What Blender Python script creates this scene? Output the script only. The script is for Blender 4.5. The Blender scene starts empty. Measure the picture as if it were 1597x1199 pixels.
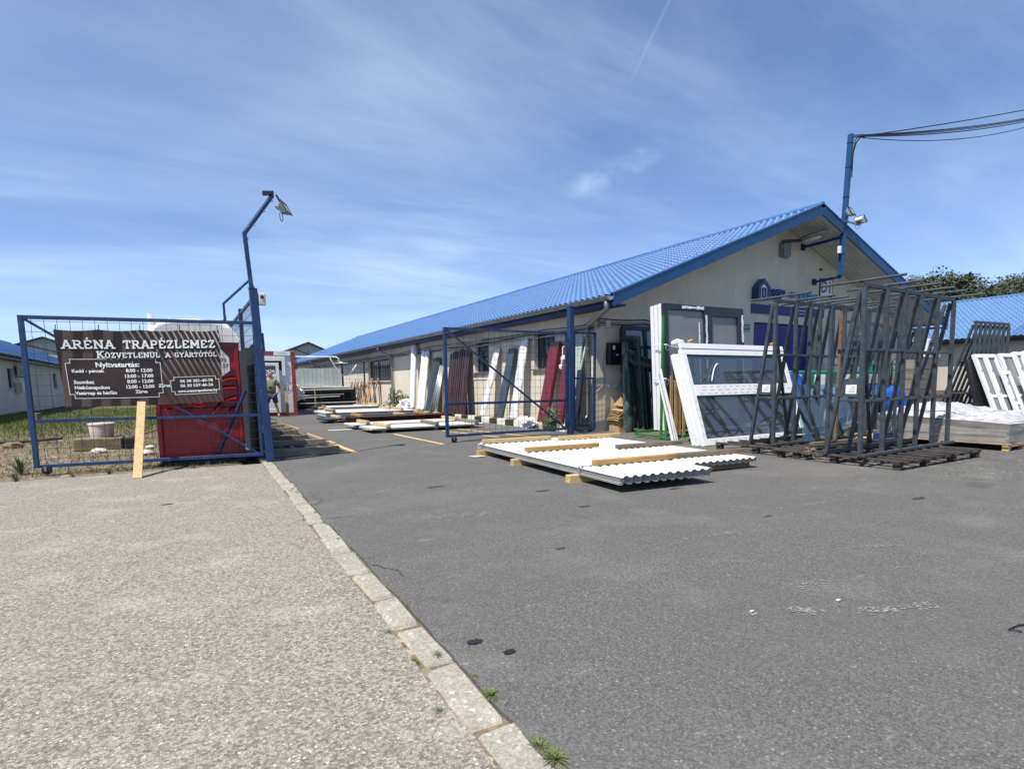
import bpy, math, random
from mathutils import Vector, Matrix, noise as mnoise

random.seed(7)
SC = bpy.context.scene
C = SC.collection
R = math.radians

# ------------------------------------------------------------------ camera, sky, sun, exposure
cam_d = bpy.data.cameras.new('camera')
cam = bpy.data.objects.new('camera', cam_d)
C.objects.link(cam)
SC.camera = cam
cam_d.sensor_fit = 'HORIZONTAL'
cam_d.sensor_width = 36.0
cam_d.lens = 36.0 * 900.0 / 1597.0
cam_d.shift_x = 0.0
cam_d.shift_y = (706.0 - 599.5) / 1597.0
cam_d.clip_start = 0.05
cam_d.clip_end = 4000
# camera axes (right, down, forward) measured from the photograph's vanishing points
right = Vector((0.86816888, -0.49610868, -0.01260852))
down = Vector((-0.06998758, -0.09724349, -0.99279678))
fwd = Vector((0.491309, 0.86279771, -0.11914522))
cam.matrix_world = Matrix(((right.x, -down.x, -fwd.x, 0.0), (right.y, -down.y, -fwd.y, 0.0), (right.z, -down.z, -fwd.z, 1.2), (0, 0, 0, 1)))

SUN = Vector((-0.52, -0.20, 1.0)).normalized()          # towards the sun
SUN_EL = math.asin(SUN.z)
SUN_AZ = math.atan2(SUN.x, SUN.y)
world = bpy.data.worlds.new('World')
SC.world = world
world.use_nodes = True
wt = world.node_tree
wt.nodes.clear()


def N(t, typ, **kw):
    n = t.nodes.new(typ)
    for k, v in kw.items():
        setattr(n, k, v)
    return n


sky = N(wt, 'ShaderNodeTexSky', sky_type='NISHITA', sun_disc=False, sun_elevation=SUN_EL, sun_rotation=SUN_AZ % (2 * math.pi))
sky.air_density = 0.8
sky.dust_density = 0.2
sky.ozone_density = 3.5
bg = N(wt, 'ShaderNodeBackground')
bg.inputs['Strength'].default_value = 0.082
wo = N(wt, 'ShaderNodeOutputWorld')
# thin cirrus: noise laid out on a high flat layer
tc = N(wt, 'ShaderNodeTexCoord')
sep = N(wt, 'ShaderNodeSeparateXYZ')
wt.links.new(tc.outputs['Generated'], sep.inputs[0])


def wmath(op, a, b=None):
    n = N(wt, 'ShaderNodeMath', operation=op)
    for i, v in enumerate((a, b)):
        if v is None:
            continue
        if isinstance(v, (int, float)):
            n.inputs[i].default_value = v
        else:
            wt.links.new(v, n.inputs[i])
    return n.outputs[0]


zc = wmath('MAXIMUM', wmath('ADD', sep.outputs[2], 0.12), 0.06)
cx = wmath('DIVIDE', sep.outputs[0], zc)
cy = wmath('DIVIDE', sep.outputs[1], zc)
comb = N(wt, 'ShaderNodeCombineXYZ')
wt.links.new(cx, comb.inputs[0])
wt.links.new(cy, comb.inputs[1])


def cloud_layer(rot, sx, sy, scale, lo, hi, detail, dist):
    mp = N(wt, 'ShaderNodeMapping')
    mp.inputs['Rotation'].default_value = (0, 0, R(rot))
    mp.inputs['Scale'].default_value = (sx, sy, 1)
    wt.links.new(comb.outputs[0], mp.inputs[0])
    nz = N(wt, 'ShaderNodeTexNoise')
    nz.inputs['Scale'].default_value = scale
    nz.inputs['Detail'].default_value = detail
    nz.inputs['Roughness'].default_value = 0.58
    nz.inputs['Distortion'].default_value = dist
    wt.links.new(mp.outputs[0], nz.inputs['Vector'])
    mr = N(wt, 'ShaderNodeMapRange', interpolation_type='SMOOTHSTEP')
    mr.inputs['From Min'].default_value = lo
    mr.inputs['From Max'].default_value = hi
    wt.links.new(nz.outputs['Fac'], mr.inputs['Value'])
    return mr.outputs[0]


c1 = cloud_layer(62, 1.0, 2.4, 0.40, 0.36, 0.80, 8, 0.5)
c2 = cloud_layer(74, 0.7, 3.4, 1.1, 0.42, 0.85, 9, 1.1)
c3 = cloud_layer(20, 1.0, 1.0, 0.42, 0.30, 0.72, 4, 0.3)
cm = wmath('MULTIPLY', wmath('ADD', wmath('MULTIPLY', c1, 0.66), wmath('MULTIPLY', c2, 0.15)), wmath('ADD', wmath('MULTIPLY', c3, 0.80), 0.30))


def wdot(vec):
    n = N(wt, 'ShaderNodeVectorMath', operation='DOT_PRODUCT')
    wt.links.new(tc.outputs['Generated'], n.inputs[0])
    n.inputs[1].default_value = vec
    return n.outputs['Value']


def wmap(val, lo, hi, a, b):
    mr = N(wt, 'ShaderNodeMapRange', interpolation_type='SMOOTHSTEP')
    for k, v in (('From Min', lo), ('From Max', hi), ('To Min', a), ('To Max', b)):
        mr.inputs[k].default_value = v
    wt.links.new(val, mr.inputs['Value'])
    return mr.outputs[0]


# a small cloud puff over the roof and a short faint contrail high up
c4 = cloud_layer(62, 1.0, 1.6, 3.2, 0.38, 0.66, 7, 0.6)
puff = wmath('MULTIPLY', wmap(wdot((0.6054, 0.7268, 0.3244)), 0.9955, 0.9998, 0.0, 1.0), wmap(wmath('ABSOLUTE', wdot((0.4580, 0.0132, -0.8889))), 0.0, 0.024, 1.0, 0.0))
puff = wmath('MULTIPLY', puff, wmath('ADD', wmath('MULTIPLY', c4, 0.75), 0.10))
trail = wmath('MULTIPLY', wmap(wmath('ABSOLUTE', wdot((-0.7950, 0.4099, 0.4472))), 0.0, 0.0035, 1.0, 0.0), wmap(wdot((0.6005, 0.6365, 0.4841)), 0.9965, 0.9995, 0.0, 0.08))
cm = wmath('ADD', cm, wmath('ADD', wmath('MULTIPLY', puff, 0.42), trail))
hz = wmath('POWER', wmath('SUBTRACT', 1.0, wmath('MAXIMUM', sep.outputs[2], 0.0)), 9.0)
cm = wmath('MINIMUM', wmath('ADD', wmath('ADD', cm, 0.04), wmath('MULTIPLY', hz, 0.45)), 0.85)
mixc = N(wt, 'ShaderNodeMixRGB')
mixc.inputs[2].default_value = (6.6, 8.2, 10.6, 1)
wt.links.new(cm, mixc.inputs[0])
tint = N(wt, 'ShaderNodeMixRGB', blend_type='MULTIPLY')
tint.inputs[0].default_value = 1.0
tint.inputs[2].default_value = (1.15, 1.27, 1.46, 1)
wt.links.new(sky.outputs[0], tint.inputs[1])
wt.links.new(tint.outputs[0], mixc.inputs[1])
wt.links.new(mixc.outputs[0], bg.inputs['Color'])
wt.links.new(bg.outputs[0], wo.inputs['Surface'])

sun_d = bpy.data.lights.new('sun', 'SUN')
sun_d.energy = 5.0
sun_d.angle = R(0.55)
sun_d.color = (1.0, 0.95, 0.87)
sun = bpy.data.objects.new('sun', sun_d)
C.objects.link(sun)
sun.rotation_mode = 'QUATERNION'
sun.rotation_quaternion = SUN.to_track_quat('Z', 'Y')
SC.view_settings.view_transform = 'Standard'
SC.view_settings.look = 'None'
SC.view_settings.exposure = 0.48
SC.view_settings.gamma = 1.0
SC.view_settings.use_curve_mapping = False

# ------------------------------------------------------------------ materials
MATS = {}


def mat(name, col, rough=0.6, var=0.12, scale=6.0, bump=0.0, bscale=60.0, metal=0.0, spec=0.5, col2=None, stretch=(1, 1, 1), rnd=0.0, detail=6.0, lo=0.35, hi=0.68, dist=0.0):
    """Principled material whose colour wanders between two tones by noise in object space."""
    m = bpy.data.materials.new(name)
    m.use_nodes = True
    t = m.node_tree
    b = t.nodes['Principled BSDF']
    b.inputs['Roughness'].default_value = rough
    b.inputs['Metallic'].default_value = metal
    b.inputs['Specular IOR Level'].default_value = spec
    tcn = N(t, 'ShaderNodeTexCoord')
    mp = N(t, 'ShaderNodeMapping')
    mp.inputs['Scale'].default_value = stretch
    t.links.new(tcn.outputs['Object'], mp.inputs[0])
    if rnd:
        oi = N(t, 'ShaderNodeObjectInfo')
        vm = N(t, 'ShaderNodeVectorMath', operation='SCALE')
        cmb = N(t, 'ShaderNodeCombineXYZ')
        for i in range(3):
            t.links.new(oi.outputs['Random'], cmb.inputs[i])
        t.links.new(cmb.outputs[0], vm.inputs[0])
        vm.inputs['Scale'].default_value = 37.0
        t.links.new(vm.outputs[0], mp.inputs['Location'])
    nz = N(t, 'ShaderNodeTexNoise')
    nz.inputs['Scale'].default_value = scale
    nz.inputs['Detail'].default_value = detail
    nz.inputs['Roughness'].default_value = 0.62
    nz.inputs['Distortion'].default_value = dist
    t.links.new(mp.outputs[0], nz.inputs['Vector'])
    mr = N(t, 'ShaderNodeMapRange')
    mr.inputs['From Min'].default_value = lo
    mr.inputs['From Max'].default_value = hi
    t.links.new(nz.outputs['Fac'], mr.inputs['Value'])
    mx = N(t, 'ShaderNodeMixRGB')
    c = tuple(col)
    if col2 is None:
        col2 = tuple(max(0.0, v * (1 - 2 * var)) for v in c)
        c = tuple(min(1.0, v * (1 + var * 0.6)) for v in c)
    mx.inputs[1].default_value = (*c, 1)
    mx.inputs[2].default_value = (*col2, 1)
    t.links.new(mr.outputs[0], mx.inputs[0])
    out = mx.outputs[0]
    if rnd:
        hs = N(t, 'ShaderNodeHueSaturation')
        m2 = N(t, 'ShaderNodeMapRange')
        m2.inputs['To Min'].default_value = 1 - rnd
        m2.inputs['To Max'].default_value = 1 + rnd
        t.links.new(oi.outputs['Random'], m2.inputs['Value'])
        t.links.new(m2.outputs[0], hs.inputs['Value'])
        t.links.new(out, hs.inputs['Color'])
        out = hs.outputs[0]
    t.links.new(out, b.inputs['Base Color'])
    if bump:
        n2 = N(t, 'ShaderNodeTexNoise')
        n2.inputs['Scale'].default_value = bscale
        n2.inputs['Detail'].default_value = 4
        t.links.new(mp.outputs[0], n2.inputs['Vector'])
        bp = N(t, 'ShaderNodeBump')
        bp.inputs['Strength'].default_value = bump
        bp.inputs['Distance'].default_value = 0.01
        t.links.new(n2.outputs['Fac'], bp.inputs['Height'])
        t.links.new(bp.outputs[0], b.inputs['Normal'])
    MATS[name] = m
    return m


def chain(t, val, lo, hi, a=0.0, b=1.0):
    mr = N(t, 'ShaderNodeMapRange')
    mr.inputs['From Min'].default_value = lo
    mr.inputs['From Max'].default_value = hi
    mr.inputs['To Min'].default_value = a
    mr.inputs['To Max'].default_value = b
    t.links.new(val, mr.inputs['Value'])
    return mr.outputs[0]


def mixrgb(t, fac, a, b, blend='MIX'):
    m = N(t, 'ShaderNodeMixRGB', blend_type=blend)
    for i, v in enumerate((fac, a, b)):
        if isinstance(v, (int, float)):
            m.inputs[i].default_value = v
        elif isinstance(v, tuple):
            m.inputs[i].default_value = (*v, 1)
        else:
            t.links.new(v, m.inputs[i])
    return m.outputs[0]


def ground_mat(name, light, dark, grain, grain_con, stain, patch_scale, speck=None, rough=0.9, bump=0.6, cracks=0.0, scuff=0.0):
    m = bpy.data.materials.new(name)
    m.use_nodes = True
    t = m.node_tree
    b = t.nodes['Principled BSDF']
    b.inputs['Roughness'].default_value = rough
    b.inputs['Specular IOR Level'].default_value = 0.25
    tcn = N(t, 'ShaderNodeTexCoord')
    P = tcn.outputs['Object']

    def noise(scale, detail=4, rough_=0.6, dist=0.0, stretch=None):
        n = N(t, 'ShaderNodeTexNoise')
        n.inputs['Scale'].default_value = scale
        n.inputs['Detail'].default_value = detail
        n.inputs['Roughness'].default_value = rough_
        n.inputs['Distortion'].default_value = dist
        src = P
        if stretch:
            mp = N(t, 'ShaderNodeMapping')
            mp.inputs['Scale'].default_value = stretch
            mp.inputs['Rotation'].default_value = (0, 0, R(25))
            t.links.new(P, mp.inputs[0])
            src = mp.outputs[0]
        t.links.new(src, n.inputs['Vector'])
        return n.outputs['Fac']

    vo = N(t, 'ShaderNodeTexVoronoi')
    vo.inputs['Scale'].default_value = grain
    vo.inputs['Randomness'].default_value = 1.0
    t.links.new(P, vo.inputs['Vector'])
    sp = N(t, 'ShaderNodeSeparateColor')
    t.links.new(vo.outputs['Color'], sp.inputs[0])
    g = mixrgb(t, chain(t, sp.outputs[0], 0.0, 1.0, 0.0, grain_con), light, dark)
    # fine second grain
    g = mixrgb(t, chain(t, noise(grain * 2.4, 3), 0.42, 0.62, 0.0, grain_con * 0.8), g, dark)
    if speck:
        sc_, sat, colr = speck
        v2 = N(t, 'ShaderNodeTexVoronoi')
        v2.inputs['Scale'].default_value = sc_
        t.links.new(P, v2.inputs['Vector'])
        s2 = N(t, 'ShaderNodeSeparateColor')
        t.links.new(v2.outputs['Color'], s2.inputs[0])
        g = mixrgb(t, chain(t, s2.outputs[1], sat, sat + 0.05), g, colr)
    # broad tone patches and stains
    g = mixrgb(t, chain(t, noise(patch_scale, 6, 0.65, 0.4), 0.38, 0.66, 0.0, stain), g, tuple(v * 0.45 for v in light), 'MIX')
    g = mixrgb(t, chain(t, noise(patch_scale * 3.3, 5, 0.6), 0.52, 0.75, 0.0, stain * 0.8), g, tuple(min(1, v * 1.35) for v in light), 'MIX')
    if scuff:
        g = mixrgb(t, chain(t, noise(0.9, 3, 0.5, 0.2, (0.22, 1.0, 1.0)), 0.44, 0.62, 0.0, 0.28), g, tuple(v * 0.5 for v in light))
        g = mixrgb(t, chain(t, noise(0.16, 5, 0.6, 0.8), 0.48, 0.64, 0.0, 0.30), g, (0.20, 0.19, 0.17))
        g = mixrgb(t, chain(t, noise(1.5, 8, 0.75, 0.3, (1.2, 5.0, 1.0)), 0.62, 0.74, 0.0, scuff), g, (0.34, 0.33, 0.31))
        g = mixrgb(t, chain(t, noise(1.1, 3, 0.5), 0.68, 0.72, 0.0, 0.35), g, (0.03, 0.03, 0.03))
    hgt = sp.outputs[0]
    if cracks:
        v3 = N(t, 'ShaderNodeTexVoronoi', feature='DISTANCE_TO_EDGE')
        v3.inputs['Scale'].default_value = 0.33
        nv = N(t, 'ShaderNodeTexNoise')
        nv.inputs['Scale'].default_value = 1.6
        nv.inputs['Detail'].default_value = 8
        t.links.new(P, nv.inputs['Vector'])
        va = N(t, 'ShaderNodeMixRGB', blend_type='ADD')
        va.inputs[0].default_value = 0.9
        t.links.new(P, va.inputs[1])
        t.links.new(nv.outputs['Color'], va.inputs[2])
        t.links.new(va.outputs[0], v3.inputs['Vector'])
        cr = chain(t, v3.outputs['Distance'], 0.0, 0.0022, cracks, 0.0)
        g = mixrgb(t, cr, g, (0.012, 0.012, 0.012))
    t.links.new(g, b.inputs['Base Color'])
    bp = N(t, 'ShaderNodeBump')
    bp.inputs['Strength'].default_value = bump
    bp.inputs['Distance'].default_value = 0.006
    n3 = noise(grain * 1.3, 3)
    t.links.new(n3, bp.inputs['Height'])
    t.links.new(bp.outputs[0], b.inputs['Normal'])
    MATS[name] = m
    return m


ground_mat('asphalt', (0.196, 0.187, 0.172), (0.052, 0.051, 0.049), 125, 0.85, 0.30, 0.45, (130, 0.962, (0.32, 0.31, 0.29)), 0.86, 0.6, 0.0, 0.50)
ground_mat('apron', (0.465, 0.422, 0.348), (0.077, 0.069, 0.056), 92, 0.85, 0.28, 0.55, (125, 0.95, (0.58, 0.55, 0.48)), 0.9, 0.8)
ground_mat('old_paving', (0.17, 0.165, 0.15), (0.06, 0.058, 0.054), 75, 0.75, 0.5, 0.6, (50, 0.95, (0.40, 0.38, 0.34)), 0.9, 0.6, 0.6)
ground_mat('kerb_concrete', (0.46, 0.43, 0.35), (0.14, 0.13, 0.10), 85, 0.6, 0.4, 2.2, (60, 0.93, (0.5, 0.48, 0.42)), 0.9, 0.6)
ground_mat('dirt', (0.26, 0.205, 0.135), (0.085, 0.065, 0.04), 22, 0.7, 0.6, 1.1, (15, 0.9, (0.36, 0.32, 0.24)), 0.95, 0.8)
ground_mat('meadow', (0.13, 0.135, 0.05), (0.05, 0.06, 0.02), 6, 0.7, 0.5, 0.05, None, 0.95, 0.5)


def stucco(name, col, stain=0.22):
    m = mat(name, col, 0.92, 0.07, 0.9, 0.35, 55.0, spec=0.2)
    t = m.node_tree
    b = t.nodes['Principled BSDF']
    src = b.inputs['Base Color'].links[0].from_socket
    tcn = N(t, 'ShaderNodeTexCoord')
    mp = N(t, 'ShaderNodeMapping')
    mp.inputs['Scale'].default_value = (1.1, 1.1, 0.22)
    t.links.new(tcn.outputs['Object'], mp.inputs[0])
    n = N(t, 'ShaderNodeTexNoise')
    n.inputs['Scale'].default_value = 2.2
    n.inputs['Detail'].default_value = 7
    n.inputs['Roughness'].default_value = 0.7
    t.links.new(mp.outputs[0], n.inputs['Vector'])
    g = mixrgb(t, chain(t, n.outputs['Fac'], 0.46, 0.74, 0.0, stain), src, tuple(v * 0.45 for v in col))
    t.links.new(g, b.inputs['Base Color'])
    return m


stucco('cream_stucco', (0.645, 0.585, 0.48))
stucco('pale_stucco', (0.56, 0.53, 0.47))
stucco('tan_stucco', (0.50, 0.44, 0.36))
stucco('grey_stucco', (0.42, 0.41, 0.385), 0.1)
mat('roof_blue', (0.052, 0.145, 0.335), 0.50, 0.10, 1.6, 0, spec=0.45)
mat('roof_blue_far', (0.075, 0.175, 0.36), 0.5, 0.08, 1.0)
mat('trim_blue', (0.007, 0.062, 0.170), 0.42, 0.12, 2.2)
mat('navy_trim', (0.016, 0.026, 0.15), 0.5, 0.1, 3)
mat('navy_door', (0.010, 0.016, 0.20), 0.45, 0.12, 2.0)
mat('gate_blue', (0.012, 0.045, 0.135), 0.42, 0.16, 9, 0.08, 90, col2=(0.008, 0.026, 0.080))
mat('wire_dark', (0.020, 0.028, 0.06), 0.5, 0.2, 20)
mat('zinc', (0.26, 0.285, 0.28), 0.42, 0.14, 5, 0, metal=0.55)
mat('galvanised', (0.40, 0.42, 0.44), 0.4, 0.12, 14, 0, metal=0.6)
mat('soffit_grey', (0.50, 0.50, 0.47), 0.6, 0.08, 2.5)
mat('white_pvc', (0.72, 0.72, 0.715), 0.28, 0.03, 4)
mat('white_sheet', (0.60, 0.595, 0.565), 0.33, 0.05, 3, stretch=(3, .6, 1))
mat('cream_sheet', (0.64, 0.61, 0.52), 0.4, 0.05, 3)
mat('grey_white', (0.58, 0.585, 0.58), 0.45, 0.08, 4)
mat('white_film', (0.70, 0.705, 0.71), 0.25, 0.12, 7, 1.0, 22, spec=0.6)
mat('anthracite', (0.020, 0.024, 0.029), 0.42, 0.15, 6)
mat('anthracite_sheet', (0.045, 0.062, 0.075), 0.38, 0.12, 4)
mat('rack_steel', (0.052, 0.066, 0.077), 0.5, 0.25, 11, 0.1, 70)
mat('rusty_steel', (0.20, 0.14, 0.09), 0.8, 0.3, 18, 0.3, 60, col2=(0.10, 0.055, 0.03))
mat('pallet_dark', (0.052, 0.044, 0.038), 0.85, 0.3, 8, 0.4, 60, stretch=(1, 1, 4), rnd=0.25)
mat('brown_sheet', (0.052, 0.022, 0.017), 0.35, 0.15, 4)
mat('plate_brown', (0.034, 0.017, 0.013), 0.4, 0.3, 3)
mat('wine_sheet', (0.145, 0.014, 0.018), 0.32, 0.12, 4)
mat('panel_pale', (0.50, 0.55, 0.50), 0.4, 0.1, 3)
mat('sage_sheet', (0.36, 0.43, 0.36), 0.4, 0.1, 3)
mat('glassy_green', (0.24, 0.30, 0.275), 0.25, 0.1, 3)
mat('film_green', (0.075, 0.10, 0.088), 0.3, 0.3, 12, 0.9, 30, spec=0.6)
mat('green_paint', (0.035, 0.185, 0.032), 0.45, 0.2, 9)
mat('machine_green', (0.006, 0.20, 0.135), 0.4, 0.1, 5)
mat('machine_dark', (0.018, 0.022, 0.022), 0.6, 0.2, 8)
mat('tarp_blue', (0.012, 0.095, 0.44), 0.42, 0.14, 5, 0.5, 14)
mat('tarp_pale', (0.20, 0.30, 0.52), 0.5, 0.15, 5, 0.5, 14)
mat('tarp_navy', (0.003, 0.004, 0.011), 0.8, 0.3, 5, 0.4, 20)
mat('toilet_red', (0.30, 0.004, 0.009), 0.30, 0.10, 3)
mat('toilet_white', (0.82, 0.81, 0.79), 0.4, 0.05, 4)
mat('container_red', (0.25, 0.045, 0.045), 0.5, 0.2, 6)
mat('container_grey', (0.62, 0.64, 0.66), 0.5, 0.06, 4)
mat('paper', (0.76, 0.75, 0.71), 0.7, 0.05, 12)
mat('black_plastic', (0.012, 0.012, 0.013), 0.5, 0.2, 8)
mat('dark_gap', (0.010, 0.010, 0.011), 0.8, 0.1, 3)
mat('cable_grey', (0.36, 0.35, 0.32), 0.6, 0.1, 9)
mat('cable_black', (0.012, 0.012, 0.014), 0.55, 0.1, 9)
mat('light_beige_plastic', (0.55, 0.54, 0.47), 0.5, 0.08, 6)
mat('lamp_glass', (0.50, 0.47, 0.40), 0.15, 0.1, 20)
mat('cardboard', (0.42, 0.265, 0.125), 0.85, 0.16, 7, 0.1, 40)
mat('line_yellow', (0.60, 0.40, 0.16), 0.8, 0.15, 16, 0.3, 70, col2=(0.22, 0.18, 0.13), lo=0.50, hi=0.74)
mat('line_white', (0.70, 0.69, 0.64), 0.8, 0.12, 16, 0.3, 70, col2=(0.25, 0.24, 0.22), lo=0.50, hi=0.76)
mat('kerb_white', (0.74, 0.70, 0.60), 0.8, 0.12, 9, 0.3, 50)
mat('kerb_black', (0.035, 0.034, 0.032), 0.8, 0.2, 9, 0.3, 50)
mat('bucket_pink', (0.60, 0.47, 0.43), 0.7, 0.12, 8, 0.2, 40)
mat('concrete_block', (0.20, 0.165, 0.09), 0.9, 0.25, 6, 0.5, 40)
mat('stone_pale', (0.62, 0.59, 0.53), 0.85, 0.12, 9, 0.4, 40)
mat('oil', (0.016, 0.016, 0.017), 0.6, 0.2, 12)
mat('scuff', (0.33, 0.315, 0.29), 0.9, 0.2, 30)
mat('gravel_dull', (0.30, 0.275, 0.235), 0.9, 0.3, 60, col2=(0.12, 0.11, 0.095))
mat('old_oil', (0.062, 0.060, 0.058), 0.7, 0.3, 12)
mat('skin', (0.40, 0.20, 0.13), 0.55, 0.08, 20)
mat('khaki_shirt', (0.185, 0.190, 0.095), 0.85, 0.12, 14, 0.3, 60)
mat('denim', (0.035, 0.060, 0.120), 0.85, 0.15, 24, 0.2, 90)
mat('dark_eye', (0.02, 0.015, 0.012), 0.4, 0.0, 5)
mat('lettering_white', (0.80, 0.79, 0.76), 0.5, 0.06, 25)
mat('lettering_black', (0.012, 0.010, 0.009), 0.6, 0.05, 5)
mat('logo_navy', (0.012, 0.030, 0.20), 0.45, 0.1, 5)
mat('logo_light', (0.06, 0.27, 0.56), 0.45, 0.1, 5)
mat('letter_red', (0.42, 0.05, 0.06), 0.5, 0.08, 5)
mat('leaf_dark', (0.046, 0.066, 0.028), 0.65, 0.35, 0.9, rnd=0.25)
mat('leaf_mid', (0.062, 0.084, 0.036), 0.65, 0.35, 0.9, rnd=0.25)
mat('leaf_bush', (0.052, 0.095, 0.024), 0.6, 0.3, 5, rnd=0.2)
mat('grass_green', (0.085, 0.150, 0.026), 0.8, 0.3, 1.4, col2=(0.18, 0.17, 0.06))
mat('grass_dry', (0.30, 0.24, 0.12), 0.9, 0.25, 2.0, col2=(0.12, 0.13, 0.04))
mat('bark', (0.075, 0.055, 0.04), 0.9, 0.3, 9, 0.5, 40)


def wood_mat(name, col, col2, axis):
    st = [14, 14, 14]
    st[axis] = 1.1
    m = mat(name, col, 0.72, 0.1, 2.6, 0.25, 18, col2=col2, stretch=tuple(st), rnd=0.16, detail=8, lo=0.36, hi=0.70, dist=0.5)
    return m


for i, a in enumerate('xyz'):
    wood_mat('pine_' + a, (0.60, 0.43, 0.215), (0.40, 0.26, 0.11), i)
    wood_mat('amber_' + a, (0.47, 0.28, 0.10), (0.28, 0.15, 0.05), i)
    wood_mat('old_wood_' + a, (0.20, 0.155, 0.11), (0.085, 0.062, 0.045), i)
    wood_mat('grey_wood_' + a, (0.27, 0.235, 0.19), (0.12, 0.10, 0.08), i)


def glass_mat(name, tint, refl, clear, dust=(0.30, 0.34, 0.36)):
    m = bpy.data.materials.new(name)
    m.use_nodes = True
    t = m.node_tree
    t.nodes.clear()
    out = N(t, 'ShaderNodeOutputMaterial')
    tr = N(t, 'ShaderNodeBsdfTransparent')
    tr.inputs[0].default_value = (*tint, 1)
    gl = N(t, 'ShaderNodeBsdfGlossy')
    gl.inputs['Roughness'].default_value = 0.02
    gl.inputs['Color'].default_value = (0.9, 0.95, 0.97, 1)
    fr = N(t, 'ShaderNodeLayerWeight')
    fr.inputs['Blend'].default_value = 0.5
    pw = N(t, 'ShaderNodeMath', operation='POWER')
    pw.inputs[1].default_value = 4.0
    t.links.new(fr.outputs['Facing'], pw.inputs[0])
    tcn = N(t, 'ShaderNodeTexCoord')
    nz = N(t, 'ShaderNodeTexNoise')
    nz.inputs['Scale'].default_value = 1.3
    t.links.new(tcn.outputs['Object'], nz.inputs['Vector'])
    bp = N(t, 'ShaderNodeBump')
    bp.inputs['Strength'].default_value = 0.02
    bp.inputs['Distance'].default_value = 0.02
    t.links.new(nz.outputs['Fac'], bp.inputs['Height'])
    t.links.new(bp.outputs[0], gl.inputs['Normal'])
    f = chain(t, pw.outputs[0], 0.0, 1.0, refl, 0.9)
    mx = N(t, 'ShaderNodeMixShader')
    t.links.new(f, mx.inputs[0])
    t.links.new(tr.outputs[0], mx.inputs[1])
    t.links.new(gl.outputs[0], mx.inputs[2])
    # a thin dust film
    df = N(t, 'ShaderNodeBsdfDiffuse')
    df.inputs[0].default_value = (0.30, 0.34, 0.36, 1)
    m2 = N(t, 'ShaderNodeMixShader')
    m2.inputs[0].default_value = clear
    df.inputs[0].default_value = (*dust, 1)
    t.links.new(mx.outputs[0], m2.inputs[1])
    t.links.new(df.outputs[0], m2.inputs[2])
    t.links.new(m2.outputs[0], out.inputs[0])
    MATS[name] = m


glass_mat('pane_dark', (0.52, 0.60, 0.60), 0.14, 0.07)
glass_mat('pane_clear', (0.72, 0.80, 0.79), 0.08, 0.03)
glass_mat('pane_film', (0.42, 0.46, 0.47), 0.06, 0.36, (0.42, 0.42, 0.41))
glass_mat('wrap_film', (0.93, 0.93, 0.92), 0.06, 0.24, (0.62, 0.59, 0.55))
mat('load_film', (0.52, 0.52, 0.525), 0.28, 0.25, 5, 1.0, 16, spec=0.7)
mat('load_boards', (0.34, 0.30, 0.26), 0.8, 0.2, 3)

def chipped(name, col, lo, hi, amt, scale=14):
    t = MATS[name].node_tree
    b = t.nodes['Principled BSDF']
    src = b.inputs['Base Color'].links[0].from_socket
    tcn = N(t, 'ShaderNodeTexCoord')
    n = N(t, 'ShaderNodeTexNoise')
    n.inputs['Scale'].default_value = scale
    n.inputs['Detail'].default_value = 8
    n.inputs['Roughness'].default_value = 0.7
    t.links.new(tcn.outputs['Object'], n.inputs['Vector'])
    t.links.new(mixrgb(t, chain(t, n.outputs['Fac'], lo, hi, 0.0, amt), src, col), b.inputs['Base Color'])


chipped('gate_blue', (0.16, 0.15, 0.15), 0.60, 0.66, 0.55)
chipped('rack_steel', (0.15, 0.12, 0.10), 0.60, 0.68, 0.5)
chipped('roof_blue', (0.11, 0.15, 0.22), 0.52, 0.72, 0.45, 2.2)
chipped('toilet_red', (0.10, 0.004, 0.006), 0.52, 0.70, 0.5, 4)
chipped('white_pvc', (0.45, 0.44, 0.41), 0.58, 0.72, 0.35, 7)

# ------------------------------------------------------------------ helpers
WM = {}


def wm(o):
    return WM[o.name] if o is not None else Matrix.Identity(4)


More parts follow.
